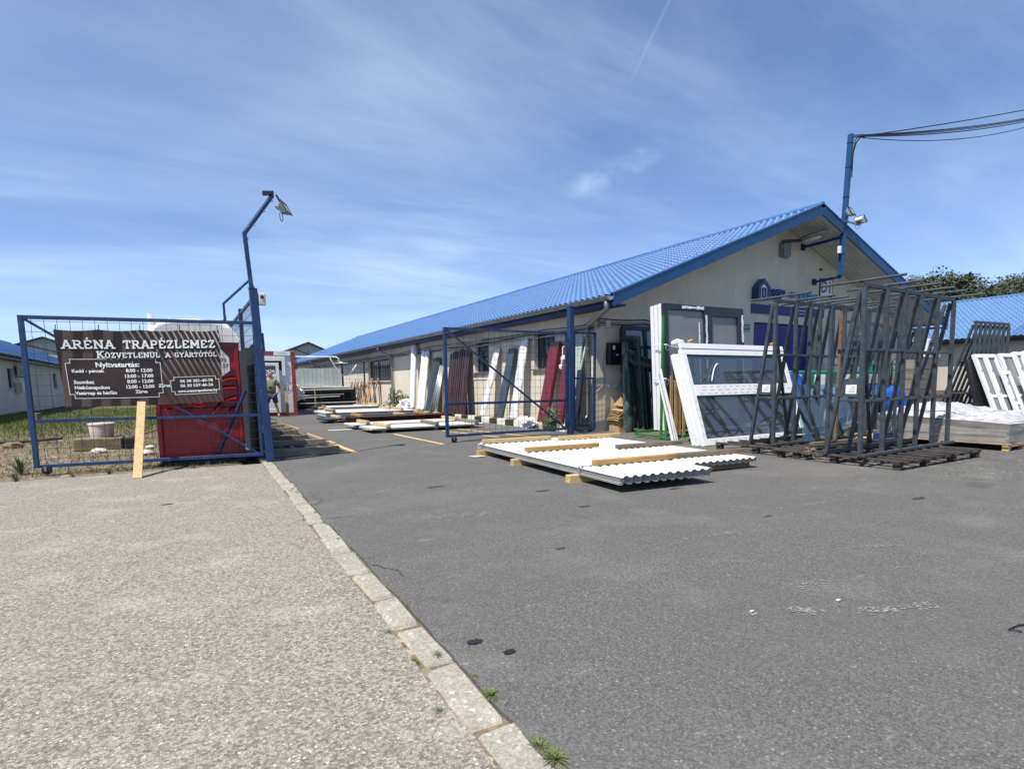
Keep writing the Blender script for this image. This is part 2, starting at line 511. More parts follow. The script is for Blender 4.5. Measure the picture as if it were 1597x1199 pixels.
class MB:
    def __init__(self):
        self.v, self.f = [], []

    def poly(self, pts):
        i = len(self.v)
        self.v += [Vector(p) for p in pts]
        self.f.append(tuple(range(i, i + len(pts))))

    def hexa(self, p):
        i = len(self.v)
        self.v += [Vector(q) for q in p]
        for q in ((0, 3, 2, 1), (4, 5, 6, 7), (0, 1, 5, 4), (1, 2, 6, 5), (2, 3, 7, 6), (3, 0, 4, 7)):
            self.f.append(tuple(i + k for k in q))

    def box(self, x0, x1, y0, y1, z0, z1, M=None):
        p = [Vector(q) for q in ((x0, y0, z0), (x1, y0, z0), (x1, y1, z0), (x0, y1, z0), (x0, y0, z1), (x1, y0, z1), (x1, y1, z1), (x0, y1, z1))]
        if M is not None:
            p = [M @ q for q in p]
        self.hexa(p)
        return self

    def beam(self, a, b, w, h=None, up=(0, 0, 1)):
        a, b = Vector(a), Vector(b)
        h = w if h is None else h
        d = (b - a).normalized()
        u = Vector(up)
        if abs(d.dot(u)) > 0.98:
            u = Vector((0, 1, 0)) if abs(d.y) < 0.9 else Vector((1, 0, 0))
        s = d.cross(u).normalized() * w / 2
        t = s.cross(d).normalized() * h / 2
        self.hexa([a - s - t, a + s - t, b + s - t, b - s - t, a - s + t, a + s + t, b + s + t, b - s + t])
        return self

    def tube(self, pts, r, n=8, cap=True, r1=None):
        pts = [Vector(p) for p in pts]
        i0 = len(self.v)
        L = len(pts)
        prev = None
        for k, p in enumerate(pts):
            d = ((pts[min(k + 1, L - 1)]) - (pts[max(k - 1, 0)])).normalized()
            if prev is None:
                a = d.orthogonal().normalized()
            else:
                a = (prev - d * prev.dot(d))
                a = a.normalized() if a.length > 1e-6 else d.orthogonal().normalized()
            prev = a
            b = d.cross(a)
            rr = r if r1 is None else r + (r1 - r) * k / max(1, L - 1)
            for j in range(n):
                an = 2 * math.pi * j / n
                self.v.append(p + (a * math.cos(an) + b * math.sin(an)) * rr)
        for k in range(L - 1):
            for j in range(n):
                a0 = i0 + k * n + j
                a1 = i0 + k * n + (j + 1) % n
                self.f.append((a0, a1, a1 + n, a0 + n))
        if cap:
            self.f.append(tuple(i0 + j for j in reversed(range(n))))
            self.f.append(tuple(i0 + (L - 1) * n + j for j in range(n)))
        return self

    def prism(self, pts, vec):
        n = len(pts)
        i = len(self.v)
        vec = Vector(vec)
        self.v += [Vector(p) for p in pts] + [Vector(p) + vec for p in pts]
        self.f.append(tuple(i + k for k in reversed(range(n))))
        self.f.append(tuple(i + n + k for k in range(n)))
        for k in range(n):
            k2 = (k + 1) % n
            self.f.append((i + k, i + k2, i + n + k2, i + n + k))
        return self

    def lathe(self, prof, n=24, M=None):
        i0 = len(self.v)
        for r, z in prof:
            for j in range(n):
                a = 2 * math.pi * j / n
                p = Vector((r * math.cos(a), r * math.sin(a), z))
                self.v.append(M @ p if M is not None else p)
        for k in range(len(prof) - 1):
            for j in range(n):
                a0 = i0 + k * n + j
                a1 = i0 + k * n + (j + 1) % n
                self.f.append((a0, a1, a1 + n, a0 + n))
        self.f.append(tuple(i0 + j for j in reversed(range(n))))
        self.f.append(tuple(i0 + (len(prof) - 1) * n + j for j in range(n)))
        return self

    def grid(self, nu, nv, fn):
        i0 = len(self.v)
        for a in range(nu + 1):
            for b in range(nv + 1):
                self.v.append(Vector(fn(a / nu, b / nv)))
        for a in range(nu):
            for b in range(nv):
                q = i0 + a * (nv + 1) + b
                self.f.append((q, q + nv + 1, q + nv + 2, q + 1))
        return self

    def build(self, name, m, parent=None, smooth=False, bevel=0.0, world=False, fix=False):
        me = bpy.data.meshes.new(name)
        vs = self.v
        if world and parent is not None:
            inv = wm(parent).inverted()
            vs = [inv @ q for q in vs]
        me.from_pydata([tuple(q) for q in vs], [], self.f)
        if fix:
            import bmesh
            bm = bmesh.new()
            bm.from_mesh(me)
            bmesh.ops.recalc_face_normals(bm, faces=bm.faces)
            bm.to_mesh(me)
            bm.free()
        me.update()
        me.materials.append(MATS[m])
        if smooth:
            me.polygons.foreach_set('use_smooth', [True] * len(me.polygons))
        o = bpy.data.objects.new(name, me)
        C.objects.link(o)
        if parent is not None:
            o.parent = parent
        WM[o.name] = wm(parent)
        if bevel:
            md = o.modifiers.new('Bevel', 'BEVEL')
            md.width = bevel
            md.segments = 1
            md.limit_method = 'ANGLE'
        return o


def tag(o, label, cat, group=None):
    o['label'] = label
    o['category'] = cat
    if group:
        o['group'] = group
    return o


def thing(name, label, cat, loc=(0, 0, 0), rz=0.0, group=None):
    o = bpy.data.objects.new(name, None)
    o.empty_display_size = 0.2
    C.objects.link(o)
    o.location = loc
    o.rotation_euler = (0, 0, rz)
    WM[o.name] = Matrix.Translation(Vector(loc)) @ Matrix.Rotation(rz, 4, 'Z')
    return tag(o, label, cat, group)


def structure(o):
    o['kind'] = 'structure'
    return o


def stuff(o):
    o['kind'] = 'stuff'
    return o


def dup(o, parent, loc=None, rot=None, scale=None):
    c = o.copy()
    C.objects.link(c)
    c.parent = parent
    if loc is not None:
        c.location = loc
    if rot is not None:
        c.rotation_euler = rot
    if scale is not None:
        c.scale = scale
    WM[c.name] = wm(parent) @ c.matrix_basis
    return c


def dup_thing(root, loc, rz, label, group=None):
    r = root.copy()
    C.objects.link(r)
    r.location = loc
    r.rotation_euler = (0, 0, rz)
    r['label'] = label
    if group:
        r['group'] = group
    WM[r.name] = Matrix.Translation(Vector(loc)) @ Matrix.Rotation(rz, 4, 'Z')
    for ch in list(root.children):
        c = ch.copy()
        C.objects.link(c)
        c.parent = r
        for g in ch.children:
            d = g.copy()
            C.objects.link(d)
            d.parent = c
    return r


def jit(s):
    return random.uniform(-s, s)


def text_part(name, s, size, m, parent, M, align='CENTER', bold=0.0, sx=1.0, shear=0.0, extrude=0.0, world=False, space=1.0):
    cu = bpy.data.curves.new(name, 'FONT')
    cu.body = s
    cu.size = size
    cu.align_x = align
    cu.align_y = 'CENTER'
    cu.offset = bold
    cu.shear = shear
    cu.extrude = extrude
    cu.space_character = space
    cu.resolution_u = 2
    tmp = bpy.data.objects.new('tmp_text', cu)
    C.objects.link(tmp)
    dg = bpy.context.evaluated_depsgraph_get()
    dg.update()
    me = bpy.data.meshes.new_from_object(tmp.evaluated_get(dg))
    bpy.data.objects.remove(tmp)
    bpy.data.curves.remove(cu)
    MM = M @ Matrix.Diagonal((sx, 1, 1, 1))
    if world:
        MM = wm(parent).inverted() @ MM
    me.transform(MM)
    me.name = name
    me.materials.clear()
    me.materials.append(MATS[m])
    o = bpy.data.objects.new(name, me)
    C.objects.link(o)
    o.parent = parent
    WM[o.name] = wm(parent)
    return o


def facing(x, y, z, rz=0.0):
    """matrix that stands XY-plane text upright, facing -Y, at a point"""
    return Matrix.Translation((x, y, z)) @ Matrix.Rotation(rz, 4, 'Z') @ Matrix.Rotation(R(90), 4, 'X')

# ------------------------------------------------------------------ ground
mb = MB()
mb.box(-1500, 1500, -1500, 1500, -0.35, -0.06)
structure(mb.build('ground', 'meadow'))


def wobble_edge(x, y, amp, f, seed):
    return x + amp * mnoise.noise(Vector((y * f, seed, 0.3))) + amp * 0.5 * mnoise.noise(Vector((y * f * 3.1, seed, 7.7)))


KERB = [(-3.0, 0.86), (0.0, 0.86), (1.5, 0.86), (2.2, 0.885), (3.1, 0.915), (4.3, 0.945), (6.5, 1.02), (9.7, 1.11), (10.6, 1.14)]


def kerb_x(y):
    for (a, xa), (b, xb) in zip(KERB, KERB[1:]):
        if y <= b:
            return xa + (xb - xa) * (y - a) / (b - a)
    return KERB[-1][1]


# asphalt yard: left edge ragged against the kerb, then the fence line
ys = [-30, -10, -3] + [-3 + 0.05 * i for i in range(1, 272)] + [11, 12, 16, 30, 62]
mb = MB()
pl = []
for y in ys:
    xe = wobble_edge(kerb_x(y) + 0.070, y, 0.022, 2.2, 1.0) if y < 10.6 else 0.75
    if 5.05 < y < 5.35:
        xe -= 0.03
    pl.append((xe, y))
def rx(y):
    return 8.02 + 0.05 * math.sin(y * 0.7) if y < 11.0 else 8.12
for (xa, ya), (xb, yb) in zip(pl, pl[1:]):
    mb.poly([(xa, ya, 0.016), (rx(ya), ya, 0.016), (rx(yb), yb, 0.016), (xb, yb, 0.016)])
    mb.poly([(xa, ya, -0.02), (xa, ya, 0.016), (xb, yb, 0.016), (xb, yb, -0.02)])
asphalt = structure(mb.build('asphalt_road', 'asphalt'))
# concrete apron on the left
mb = MB()
ya = [-30, -10, -3] + [-3 + 0.06 * i for i in range(1, 212)]
ya = [y for y in ya if y < 9.62] + [9.66]
pl = [(wobble_edge(kerb_x(y) - 0.088, y, 0.016, 2.6, 5.0), y) for y in ya]
for (xa, y0), (xb, y1) in zip(pl, pl[1:]):
    mb.poly([(-14, y0, 0.014), (xa, y0, 0.014), (xb, y1, 0.014), (-14, y1, 0.014)])
    mb.poly([(xa, y0, -0.02), (xb, y1, -0.02), (xb, y1, 0.014), (xa, y0, 0.014)])
structure(mb.build('concrete_apron', 'apron'))
# old paving on the right
mb = MB()
mb.box(8.0, 70, -30, 11.3, -0.05, 0.010)
mb.box(8.12, 8.6, 11.3, 62, -0.05, 0.011)
mb.box(22.3, 70, 11.3, 90, -0.05, 0.0115)
structure(mb.build('old_paving', 'old_paving'))
# bare soil behind the gate, softly uneven
mb = MB()
def soil(u, v):
    x, y = -16 + u * 16.75, 9.60 + v * 24
    return (x, y, -0.004 + 0.035 * max(0, mnoise.noise(Vector((x * 1.1, y * 1.1, 0)))) * min(1, (y - 9.6) / 0.5))
mb.grid(90, 110, soil)
structure(mb.build('dirt_verge', 'dirt', smooth=True))
# kerb stones
kerb = structure(thing('kerb', 'kerb', 'kerb'))
del kerb['category']
del kerb['label']
y = -2.4
while y < 10.3:
    L = random.choice([0.42, 0.5, 0.5, 0.52, 0.47])
    x0, x1 = kerb_x(y), kerb_x(y + L)
    w = 0.075
    a = [(x0 - w, y + 0.008), (x0 + w, y + 0.008), (x1 + w, y + L - 0.008), (x1 - w, y + L - 0.008)]
    sk = jit(.008)
    a = [(p + jit(0.009) + sk, q + jit(0.010)) for p, q in a]
    zt = 0.013 + jit(0.006)
    mb = MB()
    mb.hexa([(p, q, -0.12) for p, q in a] + [(p, q, zt + jit(0.004)) for p, q in a])
    mb.build('kerb_stone', 'kerb_concrete', kerb, bevel=random.uniform(.010, .022))
    y += L + 0.018
mb = MB()
for (y0, x0), (y1, x1) in zip(KERB, KERB[1:]):
    mb.hexa([(x0 - .085, y0, -.14), (x0 + .085, y0, -.14), (x1 + .085, y1, -.14), (x1 - .085, y1, -.14), (x0 - .085, y0, -.004), (x0 + .085, y0, -.004), (x1 + .085, y1, -.004), (x1 - .085, y1, -.004)])
mb.build('joint_fill', 'dirt', kerb)

# painted parking lines
lines = structure(thing('road_marking', 'x', 'x'))
del lines['category']
del lines['label']


def line(x0, y0, x1, y1, w, m):
    d = Vector((x1 - x0, y1 - y0, 0)).normalized()
    s = Vector((-d.y, d.x, 0)) * w / 2
    a, b = Vector((x0, y0, 0.0205)), Vector((x1, y1, 0.0205))
    q = MB()
    n = 24
    for k in range(n):
        p0, p1 = a.lerp(b, k / n), a.lerp(b, (k + 1) / n)
        q.poly([p0 - s * (1 + jit(.08)), p1 - s * (1 + jit(.08)), p1 + s * (1 + jit(.08)), p0 + s * (1 + jit(.08))])
    q.build('painted_line', m, lines)


line(4.46, 10.6, 4.43, 13.6, 0.10, 'line_yellow')
line(4.45, 16.2, 4.60, 20.2, 0.10, 'line_yellow')
line(2.63, 10.3, 2.68, 14.0, 0.10, 'line_yellow')
line(2.80, 18, 2.9, 22, 0.10, 'line_yellow')
line(6.30, 14.3, 6.75, 11.0, 0.10, 'line_yellow')
line(5.75, 13.7, 6.1, 11.2, 0.10, 'line_yellow')
line(3.35, 15.8, 4.25, 15.85, 0.20, 'line_white')
# oil spots and scuffs
spots = [(1.10, 2.30, .045, .03), (1.19, 2.13, .035, .025), (2.3, 3.35, .05, .02), (3.3, 4.4, .07, .03), (4.7, 4.6, .09, .03), (2.5, 6.2, .12, .05), (3.4, 5.3, .1, .035), (4.4, 3.2, .05, .02), (6.3, 2.9, .12, .04), (-.2, 6.8, .08, .02)]
for (sx, sy, ra, rb) in spots:
    q = MB()
    n = 26
    ra, rb = ra * .85, rb * .85
    q.poly([(sx + ra * (1 + jit(.25)) * math.cos(2 * math.pi * k / n), sy + rb * (1 + jit(.25)) * math.sin(2 * math.pi * k / n), 0.021) for k in range(n)])
    q.build('oil_stain', 'oil' if sy < 2.5 else 'old_oil', asphalt)

def scuff(sx, sy, L, W, ang, n):
    q = MB()
    ca, sa = math.cos(ang), math.sin(ang)
    W *= 1.6
    for k in range(n):
        u, v = random.gauss(0, .38) * L, random.gauss(0, .3) * W
        l, w = random.uniform(.003, .014), random.uniform(.0015, .004)
        a2 = ang + random.gauss(0, .25)
        c2, s2 = math.cos(a2), math.sin(a2)
        cx_, cy_ = sx + u * ca - v * sa, sy + u * sa + v * ca
        q.poly([(cx_ + i * l * c2 - j * w * s2, cy_ + i * l * s2 + j * w * c2, 0.0203 + .00005 * (k % 9)) for i, j in ((-1, -.6), (1, -1), (.8, .7), (-.7, 1))])
    stuff(q.build('scuff_mark', 'scuff', asphalt))


for (sx, sy, L, W, a, n) in ((2.72, 1.74, .13, .05, -.5, 90), (3.06, 1.54, .15, .05, -.4, 90), (3.3, 1.45, .12, .06, -.3, 60), (2.45, 1.85, .04, .02, 0, 16), (2.0, 4.75, .16, .05, .3, 50), (2.2, 4.7, .14, .05, .5, 50), (2.35, 4.65, .14, .05, .6, 50), (3.1, 1.98, .25, .05, -.3, 60), (3.6, 3.0, .5, .04, -.2, 70), (5.2, 3.3, .7, .05, -.1, 90), (1.9, 6.3, .5, .05, .2, 60), (3.0, 5.8, .6, .06, .1, 70), (4.2, 2.2, .4, .03, -.4, 50), (3.6, 10.2, .5, .15, 0, 70)):
    scuff(sx, sy, L, W, a, n)


def crack(pts, w=.006):
    q = MB()
    P_ = []
    for (a, b) in zip(pts, pts[1:]):
        for k in range(8):
            u = k / 8
            P_.append(Vector((a[0] + (b[0] - a[0]) * u + jit(.012), a[1] + (b[1] - a[1]) * u + jit(.012), .0202)))
    P_.append(Vector((*pts[-1], .0202)))
    for k in range(len(P_) - 1):
        d = (P_[k + 1] - P_[k]).normalized()
        n_ = Vector((-d.y, d.x, 0)) * w * random.uniform(.12, .40) * (1 - .6 * k / len(P_))
        q.poly([P_[k] - n_, P_[k + 1] - n_, P_[k + 1] + n_, P_[k] + n_])
    q.build('crack', 'dark_gap', asphalt)


crack([(1.06, 5.25), (1.22, 5.2), (1.36, 5.25)], .012)
crack([(1.02, 3.85), (1.14, 3.9)], .008)
crack([(1.02, 3.7), (1.13, 3.5), (1.12, 3.35)], .010)
crack([(1.10, 6.6), (1.0, 6.9), (1.15, 7.3)], .012)
crack([(1.08, 5.9), (1.2, 6.1), (1.16, 6.4), (1.25, 6.6)], .010)
crack([(1.16, 8.0), (1.3, 8.3), (1.22, 8.8)], .010)
q_ = MB()
q_.tube([(3.33, 1.06, .024), (3.30, 1.10, .026), (3.40, 1.10, .024), (3.47, 1.07, .024)], .004, 5)
tag(q_.build('strap_scrap', 'cable_black'), 'thin black bent strap lying on the asphalt at lower right', 'strap')
for (x, y, lab) in ((2.46, 1.86, 'tiny pale paper scrap on the asphalt, the nearer of two'), (2.98, 1.72, 'tiny white chip on the asphalt right of the pale scuffs')):
    q_ = MB()
    q_.prism([(x, y, .022), (x + .03, y + .006, .022), (x + .022, y + .02, .022), (x - .004, y + .014, .022)], (0, 0, .004))
    tag(q_.build('paper_scrap', 'stone_pale'), lab, 'scrap')

def loose_gravel(name, m, spots_, s0, s1):
    q = MB()
    for (x, y, z) in spots_:
        s_ = random.uniform(s0, s1)
        i = len(q.v)
        p = Vector((x, y, z))
        for d in ((1, 0, 0), (0, 1, 0), (-1, 0, 0), (0, -1, 0)):
            q.v.append(p + Vector(d) * s_ * random.uniform(.6, 1.2) + Vector((0, 0, s_ * .3)))
        q.v.append(p + Vector((jit(s_ * .3), jit(s_ * .3), s_ * random.uniform(.7, 1.1))))
        q.v.append(p)
        for k in range(4):
            q.f.append((i + k, i + (k + 1) % 4, i + 4))
            q.f.append((i + (k + 1) % 4, i + k, i + 5))
    return stuff(q.build(name, m))


sp = []
for k in range(700):
    y = random.uniform(.5, 9.4)
    sp.append((kerb_x(y) - .10 - abs(random.gauss(0, .16)), y, .013))
for k in range(160):
    y = random.uniform(.5, 9.4)
    sp.append((kerb_x(y) + .08 + abs(random.gauss(0, .03)), y, .015))
for k in range(2600):
    sp.append((random.uniform(-7, .8), 9.62 + random.gauss(-.02, .28), .012))
loose_gravel('loose_gravel', 'gravel_dull', sp, .003, .008)
sp = [(random.uniform(-6, .7), random.uniform(1.0, 9.3), .013) for k in range(1400)] + [(random.uniform(1.2, 7.5), random.uniform(1.0, 9.5), .015) for k in range(500)] + [(random.uniform(8.1, 16), random.uniform(1.5, 6), .0095) for k in range(900)]
loose_gravel('loose_gravel', 'gravel_dull', sp, .003, .006)

# grass: blades behind the gate
def grass(name, m, n, region, h0, h1, w, dens=None, lab=None):
    q = MB()
    k = 0
    while k < n:
        x = random.uniform(region[0], region[1])
        y = random.uniform(region[2], region[3])
        if dens and random.random() > dens(x, y):
            k += 0.25
            continue
        k += 1
        h = random.uniform(h0, h1)
        a = random.uniform(0, 6.28)
        dx, dy = math.cos(a) * w, math.sin(a) * w
        lx, ly = jit(h * .6), jit(h * .6)
        i = len(q.v)
        q.v += [Vector((x - dx, y - dy, 0)), Vector((x + dx, y + dy, 0)), Vector((x + lx, y + ly, h))]
        q.f.append((i, i + 1, i + 2))
    return stuff(q.build(name, m))


patch = lambda x, y: max(0.0, min(1.0, 0.5 + 1.6 * mnoise.noise(Vector((x * .35, y * .22, 3)))))
grass('grass', 'grass_green', 42000, (-9, 0.7, 18.5, 40), 0.05, 0.16, 0.012, lambda x, y: min(1, 0.25 + (y - 18.5) * .12) * (0.35 + patch(x, y)))
grass('grass', 'grass_green', 5200, (-9, 0.6, 11, 18.8), 0.03, 0.09, 0.008, lambda x, y: patch(x, y) ** 2)
grass('dry_grass', 'grass_dry', 26000, (-9, 0.7, 10.0, 22), 0.02, 0.08, 0.007, lambda x, y: 0.35 + patch(y, x))


def weed(x, y, s, n, label, m='leaf_bush', cat='weed', z=0.0, group=None):
    t = thing('weed', label, cat, (x, y, z), 0, group)
    q = MB()
    for k in range(int(n * 1.8)):
        a = random.uniform(0, 6.28)
        e = random.uniform(0.15, 1.35)
        L = s * random.uniform(0.5, 1.0)
        d = Vector((math.cos(a) * math.cos(e), math.sin(a) * math.cos(e), math.sin(e)))
        tip = d * L
        sd = Vector((-d.y, d.x, 0)).normalized() * s * 0.022
        md = d * L * 0.55 + Vector((0, 0, L * 0.08))
        q.poly([Vector((0, 0, 0)), md + sd, tip, md - sd])
    q.build('leaves', m, t)
    return t


for i, (x, y, s, n) in enumerate([(-1.35, 9.72, .10, 26), (-.95, 9.78, .12, 34), (-1.95, 9.70, .16, 40), (-2.3, 9.9, .13, 30), (-2.05, 10.5, .34, 46), (.1, 9.74, .08, 20)]):
    weed(x, y, s, n, ['small low weed between the apron edge and the gate wheel', 'low green weed under the middle of the left gate', 'bushy weed just left of the gate wheel', 'green weed at the far left edge of the apron', 'tall thin weed standing behind the left gate post', 'tiny weed near the foot of the red toilet cabin'][i])
for i, (x, y, s, n) in enumerate([(.955, 1.86, .05, 70), (.945, 1.50, .05, 60), (.95, 1.42, .06, 80), (.80, 2.28, .03, 40), (.905, 2.28, .04, 36), (.965, 2.02, .035, 24), (.74, 1.86, .035, 30), (.79, 2.62, .035, 30), (.985, 2.9, .03, 24), (.87, 5.3, .03, 22), (1.03, 5.6, .035, 28), (1.07, 6.8, .04, 28), (.99, 4.5, .03, 22)]):
    q = weed(x, y, s, n, 'tuft of grass growing in a joint of the concrete kerb', 'grass_green', 'grass tuft', 0.012, 'grass tufts in the kerb joints')
    q.scale = (1.0, 1.6, .6)
    q.name = 'grass_tuft'


# ------------------------------------------------------------------ halls
def wall_panel(name, m, parent, O, U, V, Nn, u1, v1, holes, thick, u0=0.0):
    """wall from O along U (length) and V (height); Nn points outward; rectangular openings with reveals"""
    O, U, V, Nn = Vector(O), Vector(U), Vector(V), Vector(Nn)
    us = sorted({u0, u1, *[h[0] for h in holes], *[h[1] for h in holes]})
    vs = sorted({0.0, v1, *[h[2] for h in holes], *[h[3] for h in holes]})
    q = MB()
    pt = lambda u, v, d=0.0: O + U * u + V * v - Nn * d
    for a, b in zip(us, us[1:]):
        for c, d in zip(vs, vs[1:]):
            mu, mv = (a + b) / 2, (c + d) / 2
            if any(h[0] < mu < h[1] and h[2] < mv < h[3] for h in holes):
                continue
            q.poly([pt(a, c), pt(b, c), pt(b, d), pt(a, d)])
            q.poly([pt(a, c, thick), pt(a, d, thick), pt(b, d, thick), pt(b, c, thick)])
    for (a, b, c, d) in holes:
        for (p, r) in (((a, c), (a, d)), ((a, d), (b, d)), ((b, d), (b, c)), ((b, c), (a, c))):
            q.poly([pt(*p), pt(*r), pt(*r, thick), pt(*p, thick)])
    return q.build(name, m, parent, fix=False)


PANEL_W = 1.098
WAVE = PANEL_W / 5


def roof_panel_mesh(slope_len, m):
    """one pressed metal tile sheet: waves across, a step at every course"""
    q = MB()
    n_u = 40
    course = 0.35
    rows = []
    s = 0.0
    while s < slope_len - 0.02:
        e = min(s + course, slope_len)
        rows += [(s, 1.0), (s + 0.03, 0.95), (s + (e - s) * .5, 0.45), (e - 0.001, 0.0)]
        s = e
    for (sl, h) in rows:
        for k in range(n_u + 1):
            u = PANEL_W * k / n_u
            ph = 2 * math.pi * u / WAVE
            w = 0.5 + 0.5 * math.cos(ph)
            q.v.append(Vector((u, sl - 0.045 * (w - .5), h * (0.008 + 0.034 * w) + 0.015 * w ** 1.3)))
    for r in range(len(rows) - 1):
        for k in range(n_u):
            a = r * (n_u + 1) + k
            q.f.append((a, a + 1, a + n_u + 2, a + n_u + 1))
    return q


def hall(name, label, xa, xb, y0, y1, ry0, ry1, ze, pitch, wallm, roofm, left_holes=(), right_holes=(), gable_holes=(), zb=0.0, over=0.45, sides='both', gable_trim=True):
    t = thing(name, label, 'hall', (0, 0, 0))
    xm = (xa + xb) / 2
    half = xm - xa + over
    zr = ze + pitch * half
    zw = ze + pitch * over - 0.10            # top of the side walls
    th = 0.30
    # walls
    wall_panel('wall', wallm, t, (xa, y1, zb), (0, -1, 0), (0, 0, 1), (-1, 0, 0), y1 - y0, zw - zb, [(y1 - h[1], y1 - h[0], h[2] - zb, h[3] - zb) for h in left_holes], th)
    wall_panel('wall', wallm, t, (xb, y0, zb), (0, 1, 0), (0, 0, 1), (1, 0, 0), y1 - y0, zw - zb, [(h[0] - y0, h[1] - y0, h[2] - zb, h[3] - zb) for h in right_holes], th)
    g = wall_panel('wall', wallm, t, (xa, y0, zb), (1, 0, 0), (0, 0, 1), (0, -1, 0), xb - xa, zw - zb, [(h[0] - xa, h[1] - xa, h[2] - zb, h[3] - zb) for h in gable_holes], th)
    zpk = zr - 0.10
    for yy, dy in ((y0, th), (y1 - 0.3, th)):
        q = MB()
        q.prism([(xa, yy, zw), (xb, yy, zw), (xm, yy, zpk)], (0, dy, 0))
        q.build('gable', wallm, t, fix=True)
    q = MB()
    q.box(xa, xb, y1 - .3, y1, zb, zw)
    q.build('wall', wallm, t)
    # roof sheets
    ang = math.atan(pitch)
    sl = half / math.cos(ang)
    n = int(math.ceil((ry1 - ry0) / PANEL_W))
    base = roof_panel_mesh(sl, roofm)
    proto = None
    for side in (('l', 'r') if sides == 'both' else (sides,)):
        for k in range(n):
            yy = ry0 + k * PANEL_W
            if proto is None:
                proto = base.build('roof_sheet', roofm, t, smooth=True)
                o = proto
            else:
                o = dup(proto, t)
            if side == 'l':
                # local x -> +Y... mirrored so that local z stays outward
                M = Matrix(((0, math.cos(ang), -math.sin(ang), xa - over), (-1, 0, 0, yy + PANEL_W), (0, math.sin(ang), math.cos(ang), ze), (0, 0, 0, 1)))
            else:
                M = Matrix(((0, -math.cos(ang), math.sin(ang), xb + over), (1, 0, 0, yy), (0, math.sin(ang), math.cos(ang), ze), (0, 0, 0, 1)))
            o.matrix_basis = M
    # roof deck under the sheets
    q = MB()
    for sgn, xe in ((1, xa - over), (-1, xb + over)):
        q.hexa([(xe, ry0 + .06, ze - .06), (xm, ry0 + .06, zr - .06), (xm, ry1, zr - .06), (xe, ry1, ze - .06), (xe, ry0 + .06, ze - .015), (xm, ry0 + .06, zr - .015), (xm, ry1, zr - .015), (xe, ry1, ze - .015)])
    q.build('roof_deck', 'navy_trim', t, fix=True)
    # ridge cap
    q = MB()
    q.tube([(xm, ry0 - .03, zr + .02), (xm, ry1, zr + .02)], 0.085, 10)
    q.build('ridge_cap', roofm, t, smooth=False)
    return t, xm, zr, zw


XA, XB, Y0, Y1 = 8.7, 22.3, 11.17, 57.0
ZE, PITCH = 3.07, 0.389
win_l = [(12.90, 13.95, 1.60, 2.58), (16.70, 17.75, 1.58, 2.56), (26.75, 30.5, 1.42, 2.46)]
main, XM, ZR, ZW = hall('warehouse', 'long cream rendered hall with a blue metal tile roof and open yard in front', XA, XB, Y0, Y1, 10.0, 58.2, ZE, PITCH, 'cream_stucco', 'roof_blue',
                        win_l, [], [(14.38, 17.05, 0.0, 2.86), (20.6, 22.0, 2.15, 2.95)])
# barge boards on the gable
for s, xe in ((1, XA - .45), (-1, XB + .45)):
    q = MB()
    d = 0.27
    pts = [(xe, 9.97, ZE + .035), (XM, 9.97, ZR + .035), (XM, 9.97, ZR + .035 - d), (xe, 9.97, ZE + .035 - d)]
    q.prism(pts, (0, 0.028, 0))
    q.build('barge_board', 'trim_blue', main, fix=True)
    q = MB()                                            # edge flashing on the verge
    q.prism([(xe, 9.955, ZE + .035), (XM, 9.955, ZR + .035), (XM, 9.955, ZR + .065), (xe, 9.955, ZE + .065)], (0, 0.17, 0))
    q.build('verge_flashing', 'roof_blue', main, fix=True)
    # soffit boards under the verge
    for k in range(7):
        q = MB()
        ya, yb = 10.03 + k * 0.160, 10.03 + k * 0.160 + 0.150
        x0 = xe + s * 0.30
        zz = lambda x: ZE + PITCH * abs(x - xe) - 0.20
        q.hexa([(x0, ya, zz(x0) - .012), (XM - s * .005, ya, zz(XM) - .012), (XM - s * .005, yb, zz(XM) - .012), (x0, yb, zz(x0) - .012),
                (x0, ya, zz(x0) + .012), (XM - s * .005, ya, zz(XM) + .012), (XM - s * .005, yb, zz(XM) + .012), (x0, yb, zz(x0) + .012)])
        q.build('soffit_board', 'soffit_grey', main, fix=True)
# eave soffit and fascia, left side
q = MB()
q.box(XA - .40, XA, 10.1, 58, ZE - .20, ZE - .16)
q.box(XA - .43, XA - .40, 10.1, 58, ZE - .20, ZE - .02)
q.build('eave_board', 'navy_trim', main)
q = MB()
q.box(XB, XB + .40, 10.1, 58, ZE - .20, ZE - .16)
q.build('eave_board', 'navy_trim', main)
# gutter
def gutter(parent, x, ya, yb, z, m='zinc', r=0.085):
    q = MB()
    n = 10
    i0 = len(q.v)
    prof = []
    for k in range(n + 1):
        a = math.pi + math.pi * k / n
        prof.append((r * math.cos(a), r * math.sin(a)))
    for k in range(n, -1, -1):
        a = math.pi + math.pi * k / n
        prof.append(((r - .006) * math.cos(a), (r - .006) * math.sin(a)))
    q.prism([(x + p[0], ya, z + p[1]) for p in prof], (0, yb - ya, 0))
    o = q.build('gutter', m, parent, fix=True)
    q = MB()
    q.tube([(x - r, ya, z), (x - r, yb, z)], 0.011, 6)
    yy = ya + 0.03
    while yy < yb:
        pts = [(x + (r + .006) * math.cos(math.pi + math.pi * k / 8), yy, z + (r + .006) * math.sin(math.pi + math.pi * k / 8)) for k in range(9)]
        q.tube(pts, 0.006, 5)
        yy += 1.0
    q.build('gutter_joint', m, parent)


GX = XA - .53
gutter(main, GX, 9.98, 58.0, ZE - .03)
q = MB()                                                # end cap of the gutter
q.poly([(GX + .085 * math.cos(math.pi + math.pi * k / 10), 9.975, ZE - .03 + .085 * math.sin(math.pi + math.pi * k / 10)) for k in range(11)])
q.build('gutter_end', 'galvanised', main)


